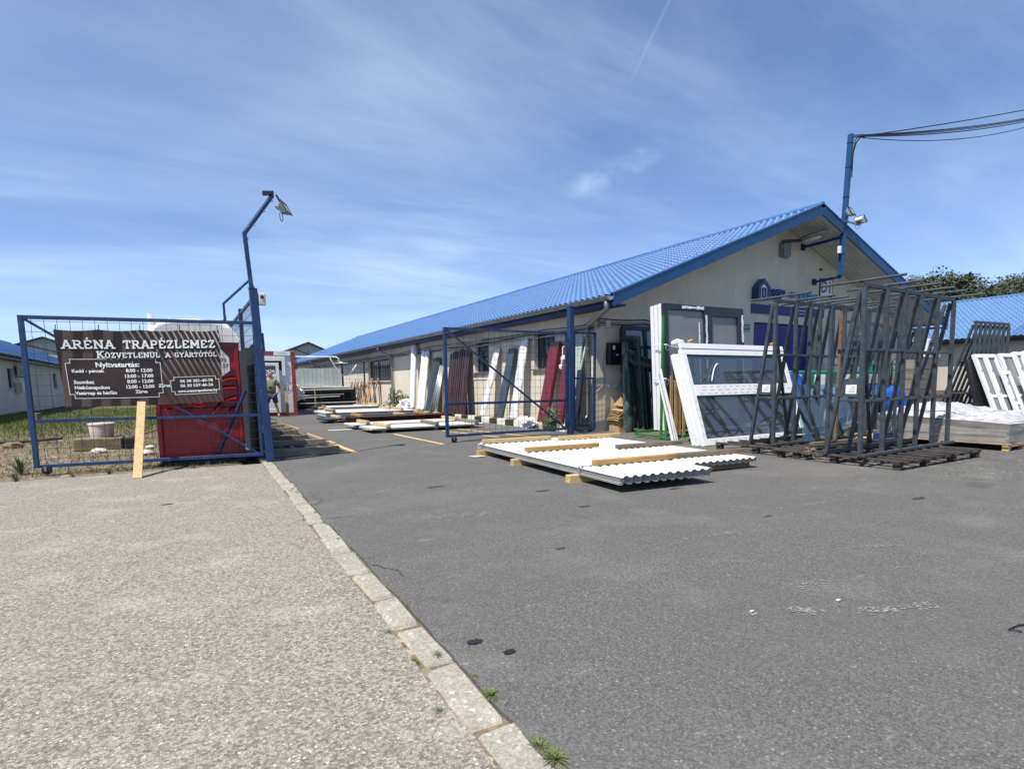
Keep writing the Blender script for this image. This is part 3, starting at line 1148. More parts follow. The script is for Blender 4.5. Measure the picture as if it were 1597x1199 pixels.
def downpipe(yg, yw, zlow, parent, r=0.052):
    q = MB()
    pts = [(GX, yg, ZE - .10), (GX, yg, ZE - .22), (GX + .03, yg + .03, ZE - .30), (XA - .16, yw - .06, ZE - .52), (XA - .10, yw, ZE - .60), (XA - .10, yw, zlow + .12), (XA - .13, yw, zlow + .04), (XA - .24, yw, zlow)]
    q.tube(pts, r, 12)
    o = q.build('downpipe', 'zinc', parent, smooth=True)
    q = MB()
    for z in (2.0, 1.0):
        q.tube([(XA - .10, yw, z - .02), (XA - .10, yw, z + .02)], r + .008, 12)
        q.beam((XA - .06, yw, z), (XA, yw, z), .02)
    q.build('pipe_clip', 'zinc', parent)


downpipe(10.12, 11.36, 0.30, main)
downpipe(26.9, 26.3, 0.40, main)
downpipe(43, 42.6, 0.3, main)


def window(parent, yA, yB, z0, z1, bars, x, xin=0.13):
    """window in a wall that faces -X: frame, dark pane, outside bars, sill"""
    xg = x + xin
    q = MB()
    w = .055
    for (a, b, c, d) in ((yA, yB, z0, z0 + w), (yA, yB, z1 - w, z1), (yA, yA + w, z0 + w, z1 - w), (yB - w, yB, z0 + w, z1 - w)):
        q.box(xg, xg + .06, a, b, c, d)
    f = q.build('window', 'black_plastic' if bars > 6 else 'navy_trim', parent)
    q = MB()
    q.box(xg + .02, xg + .03, yA + w, yB - w, z0 + w, z1 - w)
    q.build('pane', 'pane_dark', f)
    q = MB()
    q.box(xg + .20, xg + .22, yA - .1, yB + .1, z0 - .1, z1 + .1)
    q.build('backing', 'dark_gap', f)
    for k in range(bars):
        yy = yA + (yB - yA) * (k + 1) / (bars + 1)
        q = MB()
        q.beam((xg - .03, yy, z0), (xg - .03, yy, z1), .016)
        q.build('bar', 'anthracite', f)
    for zz in (z0 + (z1 - z0) * .36, z0 + (z1 - z0) * .7):
        q = MB()
        q.beam((xg - .045, yA, zz), (xg - .045, yB, zz), .014)
        q.build('bar', 'anthracite', f)
    q = MB()
    q.box(x - .07, x + xin, yA - .06, yB + .06, z0 - .055, z0 - .004)
    q.build('sill', 'old_wood_y' if bars < 6 else 'grey_stucco', f)


window(main, 12.90, 13.95, 1.60, 2.58, 4, XA)
window(main, 16.70, 17.75, 1.58, 2.56, 2, XA)
window(main, 26.75, 30.5, 1.42, 2.46, 9, XA)
# gable door, lintel panel, right window
q = MB()
q.box(14.40, 15.715, Y0 + .10, Y0 + .15, 0.02, 2.84)
dr = q.build('door', 'navy_door', main)
q = MB()
q.box(15.725, 17.03, Y0 + .10, Y0 + .15, 0.02, 2.84)
dr2 = q.build('door', 'navy_door', main)
q = MB()
q.box(15.60, 15.66, Y0 + .06, Y0 + .10, 1.0, 1.16)
q.build('handle', 'zinc', dr)
q = MB()
q.box(14.22, 17.62, Y0 - .035, Y0 - .002, 3.10, 3.36)
lint = q.build('door_sign_panel', 'navy_trim', main)
for k, (a, b) in enumerate(((3.265, 'Ny\u00edl\u00e1sz\u00e1r\u00f3'), (3.185, 'H\u00edv\u00f3'))):
    pass
q = MB()
for k in range(14):
    x = 16.35 + k * .045
    q.box(x, x + .028, Y0 - .038, Y0 - .036, 3.255 + jit(.004), 3.285)
    if k < 11:
        q.box(x + .03, x + .055, Y0 - .038, Y0 - .036, 3.165, 3.19 + jit(.004))
q.build('lettering', 'lettering_white', lint)
q = MB()
x0, x1, z0, z1 = 20.6, 22.0, 2.15, 2.95
for (a, b, c, d) in ((x0, x1, z0, z0 + .08), (x0, x1, z1 - .08, z1), (x0, x0 + .08, z0, z1), (x1 - .08, x1, z0, z1), (21.26, 21.34, z0, z1)):
    q.box(a, b, Y0 - .02, Y0 + .06, c, d)
f = q.build('window', 'white_pvc', main)
q = MB()
q.box(x0 + .08, x1 - .08, Y0 + .02, Y0 + .03, z0 + .08, z1 - .08)
q.build('pane', 'pane_film', f)
q = MB()
q.box(x0, x1, Y0 + .24, Y0 + .26, z0, z1)
q.build('backing', 'soffit_grey', f)
# thin capping strip on the gable and along the side wall
q = MB()
q.box(XA - .012, 14.2, Y0 - .035, Y0 - .002, 1.10, 1.16)
q.build('capping_strip', 'grey_white', main)
q = MB()
q.box(XA - .02, XA - .002, 15.9, 17.9, 1.34, 1.40)
q.build('capping_strip', 'cream_stucco', main)
# cables clipped to the wall
def cable(parent, pts, r=0.012, m='cable_grey', name='wall_cable', sag=0.0, n=8):
    out = []
    for a, b in zip(pts, pts[1:]):
        a, b = Vector(a), Vector(b)
        for k in range(n):
            u = k / n
            p = a.lerp(b, u)
            p.z -= sag * 4 * u * (1 - u)
            out.append(p)
    out.append(Vector(pts[-1]))
    q = MB()
    q.tube(out, r, 6)
    return q.build(name, m, parent, smooth=True)


for k in range(6):
    z = 2.62 - k * .035 + jit(.01)
    pts = [(XA - .02 - .006 * k, 11.2, z - .02)]
    yy = 11.2
    while yy < 46:
        yy += random.uniform(1.6, 3.4)
        pts.append((XA - .02 - .006 * k, yy, z + jit(.02) + .05 * max(0, math.sin(yy * .37 + k))))
    cable(main, pts, 0.009 + .004 * (k % 2), 'cable_grey' if k % 3 else 'cable_black', sag=.025)
for k in range(4):
    z = 2.74 - k * .055
    cable(main, [(XA - .03, 11.05, z - .1), (XA + .1, Y0 - .02, z - .02), (10.2, Y0 - .025, z + jit(.02)), (11.6, Y0 - .02, z - .02), (14.2, Y0 - .02, z + .03)], 0.011 + .004 * (k % 2), 'cable_grey' if k % 2 else 'cable_black', sag=.03)
cable(main, [(9.2, Y0 - .02, 2.66), (9.6, Y0 - .05, 2.45), (9.95, Y0 - .04, 2.60), (9.85, Y0 - .04, 2.3), (9.4, Y0 - .03, 2.22), (9.0, Y0 - .03, 2.12), (8.92, Y0 - .03, 1.7), (8.96, Y0 - .03, 1.22)], 0.010, sag=.03)
cable(main, [(8.98, Y0 - .03, 1.24), (9.10, Y0 - .05, 1.08), (9.32, Y0 - .06, 1.10), (9.47, Y0 - .05, 1.4), (9.52, Y0 - .05, 1.78)], 0.013, 'light_beige_plastic', sag=.02)
cable(main, [(8.98, Y0 - .03, 1.22), (8.78, Y0 - .03, 1.03), (8.70, Y0 - .03, .98)], 0.012, sag=.02)
q = MB()
q.box(8.98, 9.12, Y0 - .06, Y0 - .002, 2.50, 2.68)
q.build('junction_box', 'light_beige_plastic', main, bevel=.006)
# painted kerb along the side wall: single blocks in turn
wk = structure(thing('wall_kerb', 'x', 'x'))
del wk['category']
del wk['label']
yy = 11.55
k = 0
while yy < 26.0:
    q = MB()
    q.box(8.06 + jit(.012), 8.24, yy + .006, yy + .494, 0.0, 0.185 + jit(.006))
    q.build('kerb_block', 'kerb_black' if k % 2 else 'kerb_white', wk, bevel=.012)
    yy += .5
    k += 1
q = MB()
q.box(8.25, 8.69, 11.3, 57, 0.0, 0.15)
q.build('kerb_ledge', 'dirt', wk)

# neighbouring halls
E_, W_ = 7.25, -7.2
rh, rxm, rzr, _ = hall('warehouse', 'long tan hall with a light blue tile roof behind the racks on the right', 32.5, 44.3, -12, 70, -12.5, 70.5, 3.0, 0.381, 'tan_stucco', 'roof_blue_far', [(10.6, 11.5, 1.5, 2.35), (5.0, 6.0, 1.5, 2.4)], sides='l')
q = MB()
q.box(32.10, 32.48, -12.3, 70.3, 2.80, 2.84)
q.box(32.02, 32.06, -12.3, 70.3, 2.80, 2.99)
q.build('eave_board', 'anthracite', rh)
gutter(rh, 31.96, -12.4, 70.4, 2.97, 'anthracite')
window(rh, 10.6, 11.5, 1.5, 2.35, 2, 32.5)
window(rh, 5.0, 6.0, 1.5, 2.4, 2, 32.5)
wl = [(31.2, 32.3, 1.30, 2.25), (36.5, 37.6, 1.3, 2.25), (40.2, 41.3, 1.3, 2.25), (48.2, 49.4, 1.3, 2.25), (55, 56.2, 1.3, 2.25)]
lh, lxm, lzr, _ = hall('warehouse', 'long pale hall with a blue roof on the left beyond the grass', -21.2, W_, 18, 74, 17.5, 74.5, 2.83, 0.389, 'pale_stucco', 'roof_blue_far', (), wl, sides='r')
q = MB()
q.box(W_ + .02, W_ + .40, 17.6, 74, 2.62, 2.66)
q.box(W_ + .40, W_ + .44, 17.6, 74, 2.62, 2.82)
q.build('eave_board', 'anthracite', lh)
gutter(lh, W_ + .54, 17.5, 74.4, 2.80, 'anthracite')
for (a, b, c, d) in wl:
    q = MB()
    for (p, r_, s_, u_) in ((a, b, c, c + .06), (a, b, d - .06, d), (a, a + .06, c, d), (b - .06, b, c, d), ((a + b) / 2 - .03, (a + b) / 2 + .03, c, d)):
        q.box(W_ - .18, W_ - .12, p, r_, s_, u_)
    f = q.build('window', 'anthracite', lh)
    q = MB()
    q.box(W_ - .16, W_ - .15, a + .06, b - .06, c + .06, d - .06)
    q.build('pane', 'pane_dark', f)
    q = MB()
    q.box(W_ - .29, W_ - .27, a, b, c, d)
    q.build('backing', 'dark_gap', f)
    q = MB()
    q.box(W_ - .12, W_ + .06, a - .06, b + .06, c - .06, c - .005)
    q.build('sill', 'grey_stucco', f)
# air conditioner on the left hall
def aircon(x, y, z, sx, label):
    t = thing('air_conditioner', label, 'air conditioner', (x, y, z))
    q = MB()
    q.box(min(0, sx * .32), max(0, sx * .32), -.42, .42, 0, .58)
    q.build('casing', 'grey_white', t, bevel=.02)
    q = MB()
    M = Matrix.Translation((sx * .325, -.10, .29)) @ Matrix.Rotation(R(90), 4, 'Y')
    q.lathe([(.22, -.006), (.22, .006)], 24, M)
    q.build('fan_guard', 'anthracite', t)
    for r_ in (.07, .14, .21):
        q = MB()
        q.tube([(sx * .335, -.10 + r_ * math.cos(a * .3142), .29 + r_ * math.sin(a * .3142)) for a in range(21)], .006, 5)
        q.build('guard_ring', 'grey_white', t)
    q = MB()
    for yy in (-.3, .3):
        q.beam((0, yy, -.02), (sx * .34, yy, -.02), .03)
    q.build('bracket', 'anthracite', t)
    return t


aircon(W_ + .12, 38.2, 1.85, 1, 'white air conditioner unit on the wall of the left hall')
q = MB()
q.box(W_ + .02, W_ + .32, 37.6, 38.1, 1.05, 1.55)
tag(q.build('meter_box', 'light_beige_plastic', bevel=.02), 'small beige box on the left hall wall below the air conditioner', 'meter box')


def far_barn(name, label, xc, y, half, ze, zp, length, m, roofm):
    t = thing(name, label, 'hall', (xc, y, 0))
    q = MB()
    q.prism([(-half, 0, 0), (half, 0, 0), (half, 0, ze), (0, 0, zp), (-half, 0, ze)], (0, length, 0))
    q.build('wall', m, t, fix=True)
    for s in (-1, 1):
        q = MB()
        sl = (zp - ze) / half
        q.prism([(s * (half + .5), -.4, ze - .5 * sl + .02), (0, -.4, zp + .02), (0, -.4, zp + .22), (s * (half + .5), -.4, ze - .5 * sl + .22)], (0, length + .8, 0))
        q.build('roof', roofm, t, fix=True)
    q = MB()
    q.tube([(-half, -.06, ze * .93), (-half * .3, -.06, zp * .90), (half * .5, -.06, ze * 1.02), (half, -.06, ze * .9)], .05, 5)
    q.build('wall_cable', 'cable_black', t)
    q = MB()
    q.box(-.08, .08, -.05, -.002, 0, zp * .9)
    q.build('downpipe', 'zinc', t)
    return t


far_barn('barn', 'distant grey gabled hall behind the red framed office container', 17.2, 92, 7.4, 4.4, 7.6, 26, 'grey_stucco', 'anthracite')
b = far_barn('barn', 'distant grey gabled hall behind the roof of the left hall', -15.6, 100, 7.6, 5.4, 8.05, 26, 'grey_stucco', 'anthracite')
q = MB()
q.box(0.6, 7.6, -.12, -.003, 4.6, 5.5)
q.build('white_panel', 'white_pvc', b)


# ------------------------------------------------------------------ blue gates, posts, lamps
def gate_leaf(t, L, z0, z1, zmid, diag, mid_to=None, w=.05, dx=.145, dz=.145, wheel_at=None, m='gate_blue', extra=None):
    """parts in the leaf's own frame: x along the leaf, z up"""
    def part(name, a, b, ww=w, hh=w, mm=m):
        q = MB()
        q.beam(a, b, ww, hh)
        return q.build(name, mm, t, bevel=.004)
    part('stile', (w / 2, 0, z0), (w / 2, 0, z1), .06, .06)
    part('stile', (L - w / 2, 0, z0), (L - w / 2, 0, z1), .05, .05)
    part('rail', (w, 0, z1 - w / 2), (L - w, 0, z1 - w / 2))
    part('rail', (w, 0, z0 + w / 2), (L - w, 0, z0 + w / 2))
    part('rail', (w, 0, zmid), (L - w, 0, zmid), .045, .045)
    for (a, b) in diag:
        part('brace', (a[0], .004, a[1]), (b[0], .004, b[1]), .045, .032)
    q = MB()
    x = w + dx * .6
    while x < L - w:
        q.tube([(x, -.022 + jit(.002), z0 + w), (x + jit(.006), -.022, (z0 + z1) / 2), (x, -.022, z1 - w)], .0035, 4)
        x += dx
    z = z0 + w + dz * .5
    while z < z1 - w:
        q.tube([(w * .5, -.028, z + jit(.004)), (L / 2, -.028, z + jit(.006)), (L - w * .5, -.028, z + jit(.004))], .0035, 4)
        z += dz
    stuff(q.build('wire_mesh', 'wire_dark', t))
    if wheel_at is not None:
        q = MB()
        M = Matrix.Translation((wheel_at, -.03, .078)) @ Matrix.Rotation(R(90), 4, 'X') @ Matrix.Translation((0, 0, -.018))
        q.lathe([(.022, 0), (.058, 0), (.062, .008), (.062, .028), (.058, .036), (.022, .036)], 20, M)
        wh = q.build('wheel', 'black_plastic', t)
        q = MB()
        q.beam((wheel_at - .01, -.058, .07), (wheel_at - .01, -.058, z0 + .02), .03, .006)
        q.beam((wheel_at - .01, -.004, .07), (wheel_at - .01, -.004, z0 + .02), .03, .006)
        q.build('wheel_fork', 'zinc', t)


# left leaf
LGx, LGy = -1.83, 10.19
HGx, HGy = 1.075, 9.845
LG = math.atan2(HGy - LGy, HGx - LGx)
LL = math.hypot(HGx - LGx, HGy - LGy)
lg = thing('gate_leaf', 'blue steel gate leaf with wire mesh that carries the brown banner', 'gate', (LGx, LGy, 0), LG)
gate_leaf(lg, LL, 0.115, 2.20, 0.765, [((.06, 2.15), (LL - .06, .15))], wheel_at=.14)
q = MB()
q.beam((LL - .20, -.05, .80 + .35), (LL - .72, .32, .02), .045, .03)
q.build('prop_bar', 'gate_blue', lg)
for z in (.55, 1.75):
    q = MB()
    q.tube([(LL + .02, -.02, z - .06), (LL + .02, -.02, z + .06)], .022, 10)
    q.build('hinge', 'gate_blue', lg)


def gate_post(x, y, h, label, w=.115, rz=0.0):
    t = thing('gate_post', label, 'gate post', (x, y, 0), rz)
    q = MB()
    q.box(-w / 2, w / 2, -w / 2, w / 2, -.05, h)
    q.build('post', 'gate_blue', t, bevel=.006)
    q = MB()
    q.box(-w / 2 - .004, w / 2 + .004, -w / 2 - .004, w / 2 + .004, h, h + .006)
    q.build('cap', 'gate_blue', t)
    return t


lp = gate_post(1.165, 9.80, 2.68, 'tall blue gate post on the left that carries the bent lamp arm')
lp.rotation_euler = (0, R(-2.1), 0)
q = MB()
q.box(.060, .085, -.03, .03, 1.74, 2.02)
q.build('latch', 'gate_blue', lp)


def lamp_arm(x, y, z0, label, zb=3.5, ex=.50, ey=.42, zt=4.22, group=None, r=.06):
    t = thing('lamp_arm', label, 'lamp arm', (x, y, 0), 0, group)
    q = MB()
    q.beam((0, 0, z0), (-.05, 0, zb), r, r)
    q.build('upright', 'gate_blue', t, bevel=.004)
    q = MB()
    q.beam((-.05, 0, zb - .01), (ex - .06, ey, zt), r * .85, r * .85)
    q.build('arm', 'gate_blue', t, bevel=.004)
    q = MB()
    for u in (.15, .55, .9):
        p = Vector((-.05, 0, z0)).lerp(Vector((-.05, 0, zb)), u)
        q.box(p.x + .025, p.x + .05, p.y - .02, p.y + .02, p.z - .012, p.z + .012)
    for u in (.25, .62, .9):
        p = Vector((-.05, 0, zb)).lerp(Vector((ex - .06, ey, zt)), u)
        q.box(p.x + .01, p.x + .045, p.y - .02, p.y + .02, p.z - .04, p.z - .015)
    stuff(q.build('cable_clips', 'galvanised', t))
    return t


def floodlight(x, y, z, rz, tilt, label, s=1.0, cat='floodlight', group=None, m='machine_dark'):
    """face points along local -Y, tilted down"""
    t = thing('floodlight', label, cat, (x, y, z), rz, group)
    M = Matrix.Rotation(tilt, 4, 'X')
    q = MB()
    i = len(q.v)
    p = [(-.16, -.05, -.12), (.16, -.05, -.12), (.16, -.05, .12), (-.16, -.05, .12), (-.10, .05, -.07), (.10, .05, -.07), (.10, .05, .07), (-.10, .05, .07)]
    q.hexa([M @ (Vector(v) * s) for v in (p[0], p[1], p[5], p[4], p[3], p[2], p[6], p[7])])
    q.build('housing', 'zinc' if m == 'machine_dark' else m, t, bevel=.006 * s, fix=True)
    q = MB()
    for (a, b, c, d) in ((-.17, .17, -.13, -.105), (-.17, .17, .105, .13), (-.17, -.145, -.105, .105), (.145, .17, -.105, .105)):
        q.box(a * s, b * s, -.068 * s, -.048 * s, c * s, d * s, M)
    q.build('bezel', 'anthracite', t)
    q = MB()
    q.box(-.145 * s, .145 * s, -.060 * s, -.055 * s, -.105 * s, .105 * s, M)
    q.build('lamp_glass', 'lamp_glass', t)
    q = MB()
    for k in range(5):
        xx = (-.08 + .04 * k) * s
        q.box(xx, xx + .008 * s, .045 * s, .075 * s, -.06 * s, .06 * s, M)
    q.build('cooling_fins', 'zinc', t)
    q = MB()
    q.beam(M @ Vector((-.175 * s, 0, 0)), M @ Vector((-.175 * s, .10 * s, .05 * s)), .03 * s, .006 * s)
    q.beam(M @ Vector((.175 * s, 0, 0)), M @ Vector((.175 * s, .10 * s, .05 * s)), .03 * s, .006 * s)
    q.beam(M @ Vector((-.18 * s, .10 * s, .05 * s)), M @ Vector((.18 * s, .10 * s, .05 * s)), .03 * s, .006 * s)
    q.build('bracket', 'zinc', t)
    q = MB()
    q.tube([Vector((0, .06 * s, -.05 * s)) + Vector((.09 * s * math.sin(a * .42), .0, -.10 * s - .09 * s * math.cos(a * .42))) for a in range(16)], .006, 5)
    q.build('cable_loop', 'cable_black', t)
    return t


lamp_arm(1.05, 9.80, 2.66, 'long bent blue lamp arm on top of the left gate post')
q = MB()
q.beam((1.54, 10.21, 4.235), (1.61, 10.24, 4.13), .035, .012)
q.beam((1.34, 10.20, 4.225), (1.50, 10.20, 4.245), .10, .05)
tag(q.build('sensor_hood', 'anthracite'), 'small dark sensor hood at the tip of the tall bent lamp arm', 'sensor')
floodlight(1.65, 10.22, 4.03, R(62), R(-28), 'square floodlight hanging at the tip of the tall bent lamp arm', .78)
q = MB()
q.box(1.135, 1.235, 9.74, 9.82, 2.44, 2.62)
al = tag(q.build('alarm_box', 'light_beige_plastic', bevel=.012), 'small beige box with a black lens beside the top of the left gate post', 'sensor box')
q = MB()
q.lathe([(.025, 0), (.023, .012)], 16, Matrix.Translation((1.185, 9.738, 2.56)) @ Matrix.Rotation(R(90), 4, 'X'))
q.build('lens', 'black_plastic', al)

# fence that runs on from the post
fence = thing('fence', 'blue wire mesh fence running back from the left gate post', 'fence', (1.13, 9.9, 0))
q = MB()
for y in (2.8, 5.7, 8.6, 11.4, 14.3):
    q = MB()
    q.box(-.035, .035, y - .035, y + .035, -.03, 2.72)
    q.build('post', 'gate_blue', fence)
for k in range(5):
    ya, yb = (.05, 2.76, 5.67, 8.56, 11.36)[k], (2.76, 5.66, 8.56, 11.36, 14.26)[k]
    q = MB()
    q.beam((0, ya, 2.63), (0, yb, 2.63), .045, .045)
    q.build('rail', 'gate_blue', fence)
    q = MB()
    q.beam((0, ya, .12), (0, yb, .12), .045, .045)
    q.build('rail', 'gate_blue', fence)
    q = MB()
    y = ya + .06
    while y < yb:
        q.tube([(-.02, y, .12), (-.02, y, 2.61)], .0035, 4)
        y += .125
    z = .2
    while z < 2.6:
        q.tube([(-.027, ya, z), (-.027, yb, z)], .0035, 4)
        z += .2
    stuff(q.build('wire_mesh', 'wire_dark', fence))
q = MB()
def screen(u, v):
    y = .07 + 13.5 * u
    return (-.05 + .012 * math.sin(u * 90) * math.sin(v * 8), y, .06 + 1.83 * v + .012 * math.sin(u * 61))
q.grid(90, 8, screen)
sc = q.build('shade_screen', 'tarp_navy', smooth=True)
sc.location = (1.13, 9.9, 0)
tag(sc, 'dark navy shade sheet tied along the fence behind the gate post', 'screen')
lamp_arm(1.25, 18.1, 0.0, 'bent blue lamp arm rising behind the fence above the red cabin', ex=.75, ey=.6, zt=4.25)
floodlight(2.02, 18.8, 4.06, R(60), R(-25), 'floodlight at the tip of the second bent lamp arm behind the fence', .75)
lamp_arm(1.35, 27.0, 0.0, 'far bent blue lamp arm just showing over the gate rail', ex=.6, ey=.6, zt=4.1)

# right hand leaf and its post
rp = gate_post(7.79, 10.92, 2.90, 'blue gate post standing near the corner of the cream hall', .125)
for z in (.42, 2.02):
    q = MB()
    q.tube([(-.10, -.04, z - .09), (-.10, -.04, z + .09)], .026, 10)
    q.build('hinge', 'gate_blue', rp)
rg = thing('gate_leaf', 'open blue wire mesh gate leaf in front of the leaning metal planks', 'gate', (4.62, 10.80, 0), math.atan2(.10, 3.05))
gate_leaf(rg, 3.06, 0.13, 2.33, 0.80, [((.06, 2.28), (3.0, .17))], wheel_at=.16)
rs = thing('side_gate', 'narrow blue wire mesh panel between the gate post and the hall corner', 'gate', (7.86, 10.93, 0), 0.02)
gate_leaf(rs, .66, 0.10, 2.36, 1.30, [], dx=.13)


# ------------------------------------------------------------------ banner
def banner_mat():
    m = bpy.data.materials.new('banner_print')
    m.use_nodes = True
    t = m.node_tree
    b = t.nodes['Principled BSDF']
    b.inputs['Roughness'].default_value = 0.42
    b.inputs['Specular IOR Level'].default_value = 0.45
    tcn = N(t, 'ShaderNodeTexCoord')
    sp = N(t, 'ShaderNodeSeparateXYZ')
    t.links.new(tcn.outputs['Object'], sp.inputs[0])

    def mth(op, a, bb):
        n = N(t, 'ShaderNodeMath', operation=op)
        for i, v in enumerate((a, bb)):
            if isinstance(v, (int, float)):
                n.inputs[i].default_value = v
            else:
                t.links.new(v, n.inputs[i])
        return n.outputs[0]
    X, Z = sp.outputs[0], sp.outputs[2]
    # left: upright trapezoid ribs ; right: ribs that fan out to the upper right
    xs = mth('ADD', X, mth('MULTIPLY', Z, -.10))
    w1 = mth('SINE', mth('MULTIPLY', xs, 27.0), 0.0)
    r1 = chain(t, w1, -0.15, 0.15)
    ang = mth('DIVIDE', mth('SUBTRACT', X, 0.55), mth('ADD', mth('MULTIPLY', Z, 1.0), 2.1))
    xf = mth('ADD', X, mth('MULTIPLY', Z, .62))
    w2 = mth('SINE', mth('MULTIPLY', mth('DIVIDE', xf, mth('ADD', mth('MULTIPLY', X, -.18), 1.2)), 52.0), 0.0)
    r2 = chain(t, w2, 0.35, 0.8)
    isr = chain(t, mth('ADD', X, mth('MULTIPLY', Z, .45)), 1.22, 1.34)
    base = mixrgb(t, r1, (0.016, 0.010, 0.009), (0.095, 0.055, 0.043))
    rib = mixrgb(t, r2, (0.030, 0.018, 0.014), (0.26, 0.20, 0.165))
    rib = mixrgb(t, chain(t, mth('MULTIPLY', r2, chain(t, mth('ADD', mth('MULTIPLY', X, .5), Z), 1.45, 2.0)), 0, 1, 0, .8), rib, (0.62, 0.56, 0.50))
    # warm glow low on the right where the print is browner
    rib = mixrgb(t, chain(t, Z, .25, .75, .85, 0.0), rib, (0.055, 0.028, 0.018))
    col = mixrgb(t, isr, base, rib)
    nz = N(t, 'ShaderNodeTexNoise')
    nz.inputs['Scale'].default_value = 2.6
    nz.inputs['Detail'].default_value = 4
    t.links.new(tcn.outputs['Object'], nz.inputs['Vector'])
    col = mixrgb(t, chain(t, nz.outputs['Fac'], .45, .75, 0, .5), col, (0.012, 0.008, 0.007))
    t.links.new(col, b.inputs['Base Color'])
    bp = N(t, 'ShaderNodeBump')
    bp.inputs['Strength'].default_value = .25
    bp.inputs['Distance'].default_value = .02
    n2 = N(t, 'ShaderNodeTexNoise')
    n2.inputs['Scale'].default_value = 5
    t.links.new(tcn.outputs['Object'], n2.inputs['Vector'])
    t.links.new(n2.outputs['Fac'], bp.inputs['Height'])
    t.links.new(bp.outputs[0], b.inputs['Normal'])
    MATS['banner_print'] = m


banner_mat()
# banner frame: origin at its lower left corner, x along the gate, z up
BW, BH = 2.03, 1.06
BO = Vector((LGx, LGy, 0)) + Vector((math.cos(LG), math.sin(LG), 0)) * 0.385 + Vector((math.sin(LG), -math.cos(LG), 0)) * 0.047
bn = thing('banner', 'dark brown printed banner with opening hours tied to the left gate', 'banner', (BO.x, BO.y, 0.955), LG)


def bz(x, z):
    """banner corners droop a little"""
    return x + .05 * (1 - z / BH) * (1 - x / BW) + .0 * z, z - .02 * (1 - z / BH) * math.sin(x / BW * 3.1) + .035 * x / BW + (.018 * abs(math.sin(x / BW * math.pi * 4)) * -1 if z > BH * .97 else 0)


def by(x, z):
    return -.007 * math.sin(x * 7 + z * 3) * math.sin(z / BH * math.pi) - .006 * math.sin(x * 3.1 - z * 5)


q = MB()
def bsurf(u, v):
    x, z = BW * u, BH * v
    X, Z = bz(x, z)
    return (X, by(x, z), Z)
q.grid(56, 28, bsurf)
q.build('banner_cloth', 'banner_print', bn, smooth=True)
q = MB()
for k in range(5):
    x = .02 + (BW - .04) * k / 4
    X, Z = bz(x, BH)
    q.tube([(X, -.004, Z - .03), (X, .02, Z + .03), (X, .03, Z + .07)], .006, 5)
for x in (.03, BW - .03):
    X, Z = bz(x, 0)
    q.tube([(X, -.004, Z + .02), (X, .02, Z - .02), (X, .03, Z - .06)], .006, 5)
stuff(q.build('tie', 'cable_black', bn))
# slab capitals drawn as strokes on a unit box: (x0,z0,x1,z1); serif ends listed by letter
SL = {
    'A': (.92, [(.10, 0, .46, 1), (.46, 1, .82, 0), (.25, .33, .67, .33)], [(.10, 0), (.82, 0)], [(.46, 1, .3)]),
    'R': (.92, [(.18, 0, .18, 1), (.18, .92, .60, .92), (.60, .92, .72, .78), (.72, .78, .72, .64), (.72, .64, .58, .50), (.18, .50, .58, .50), (.46, .48, .80, 0)], [(.18, 0), (.82, 0)], [(.12, 1, .2)]),
    'E': (.82, [(.18, 0, .18, 1), (.10, .93, .72, .93), (.18, .5, .54, .5), (.10, .07, .74, .07), (.70, .93, .70, .70), (.72, .07, .72, .30)], [], []),
    'N': (.98, [(.18, 0, .18, 1), (.18, 1, .80, 0), (.80, 0, .80, 1)], [(.18, 0), (.80, 1)], [(.12, 1, .2)]),
    'T': (.84, [(.42, 0, .42, 1), (.06, .93, .78, .93), (.08, .93, .08, .68), (.76, .93, .76, .68)], [(.42, 0)], []),
    'P': (.84, [(.18, 0, .18, 1), (.12, .93, .58, .93), (.58, .93, .72, .80), (.72, .80, .72, .62), (.72, .62, .58, .47), (.18, .47, .58, .47)], [(.18, 0)], []),
    'Z': (.82, [(.10, .93, .72, .93), (.70, .95, .12, .05), (.10, .07, .74, .07), (.12, .93, .12, .70), (.72, .07, .72, .30)], [], []),
    'L': (.78, [(.20, 0, .20, 1), (.10, .07, .70, .07), (.68, .07, .68, .34)], [(.20, 1)], []),
    'M': (1.14, [(.18, 0, .18, 1), (.18, 1, .57, .25), (.57, .25, .96, 1), (.96, 1, .96, 0)], [(.18, 0), (.96, 0)], [(.12, 1, .2), (1.02, 1, .2)]),
    'K': (.92, [(.18, 0, .18, 1), (.24, .45, .76, 1), (.40, .58, .80, 0)], [(.18, 0), (.18, 1), (.80, 0), (.76, 1)], []),
    'O': (.92, [(.30, .93, .62, .93), (.62, .93, .78, .76), (.78, .76, .78, .24), (.78, .24, .62, .07), (.62, .07, .30, .07), (.30, .07, .14, .24), (.14, .24, .14, .76), (.14, .76, .30, .93)], [], []),
    'V': (.90, [(.12, 1, .45, 0), (.45, 0, .78, 1)], [(.12, 1), (.78, 1)], []),
    'U': (.92, [(.18, 1, .18, .24), (.18, .24, .32, .07), (.32, .07, .60, .07), (.60, .07, .74, .24), (.74, .24, .74, 1)], [(.18, 1), (.74, 1)], []),
    'G': (.92, [(.72, .72, .72, .93), (.70, .93, .30, .93), (.30, .93, .14, .76), (.14, .76, .14, .24), (.14, .24, .30, .07), (.30, .07, .74, .07), (.74, .07, .74, .44), (.50, .44, .84, .44)], [], []),
    'Y': (.90, [(.12, 1, .45, .48), (.78, 1, .45, .48), (.45, .5, .45, 0)], [(.12, 1), (.78, 1), (.45, 0)], []),
}
ACC = {'\u00c9': ('E', 'a'), '\u00c1': ('A', 'a'), '\u00d3': ('O', 'a'), '\u00d6': ('O', 'd'), '\u00dc': ('U', 'd')}


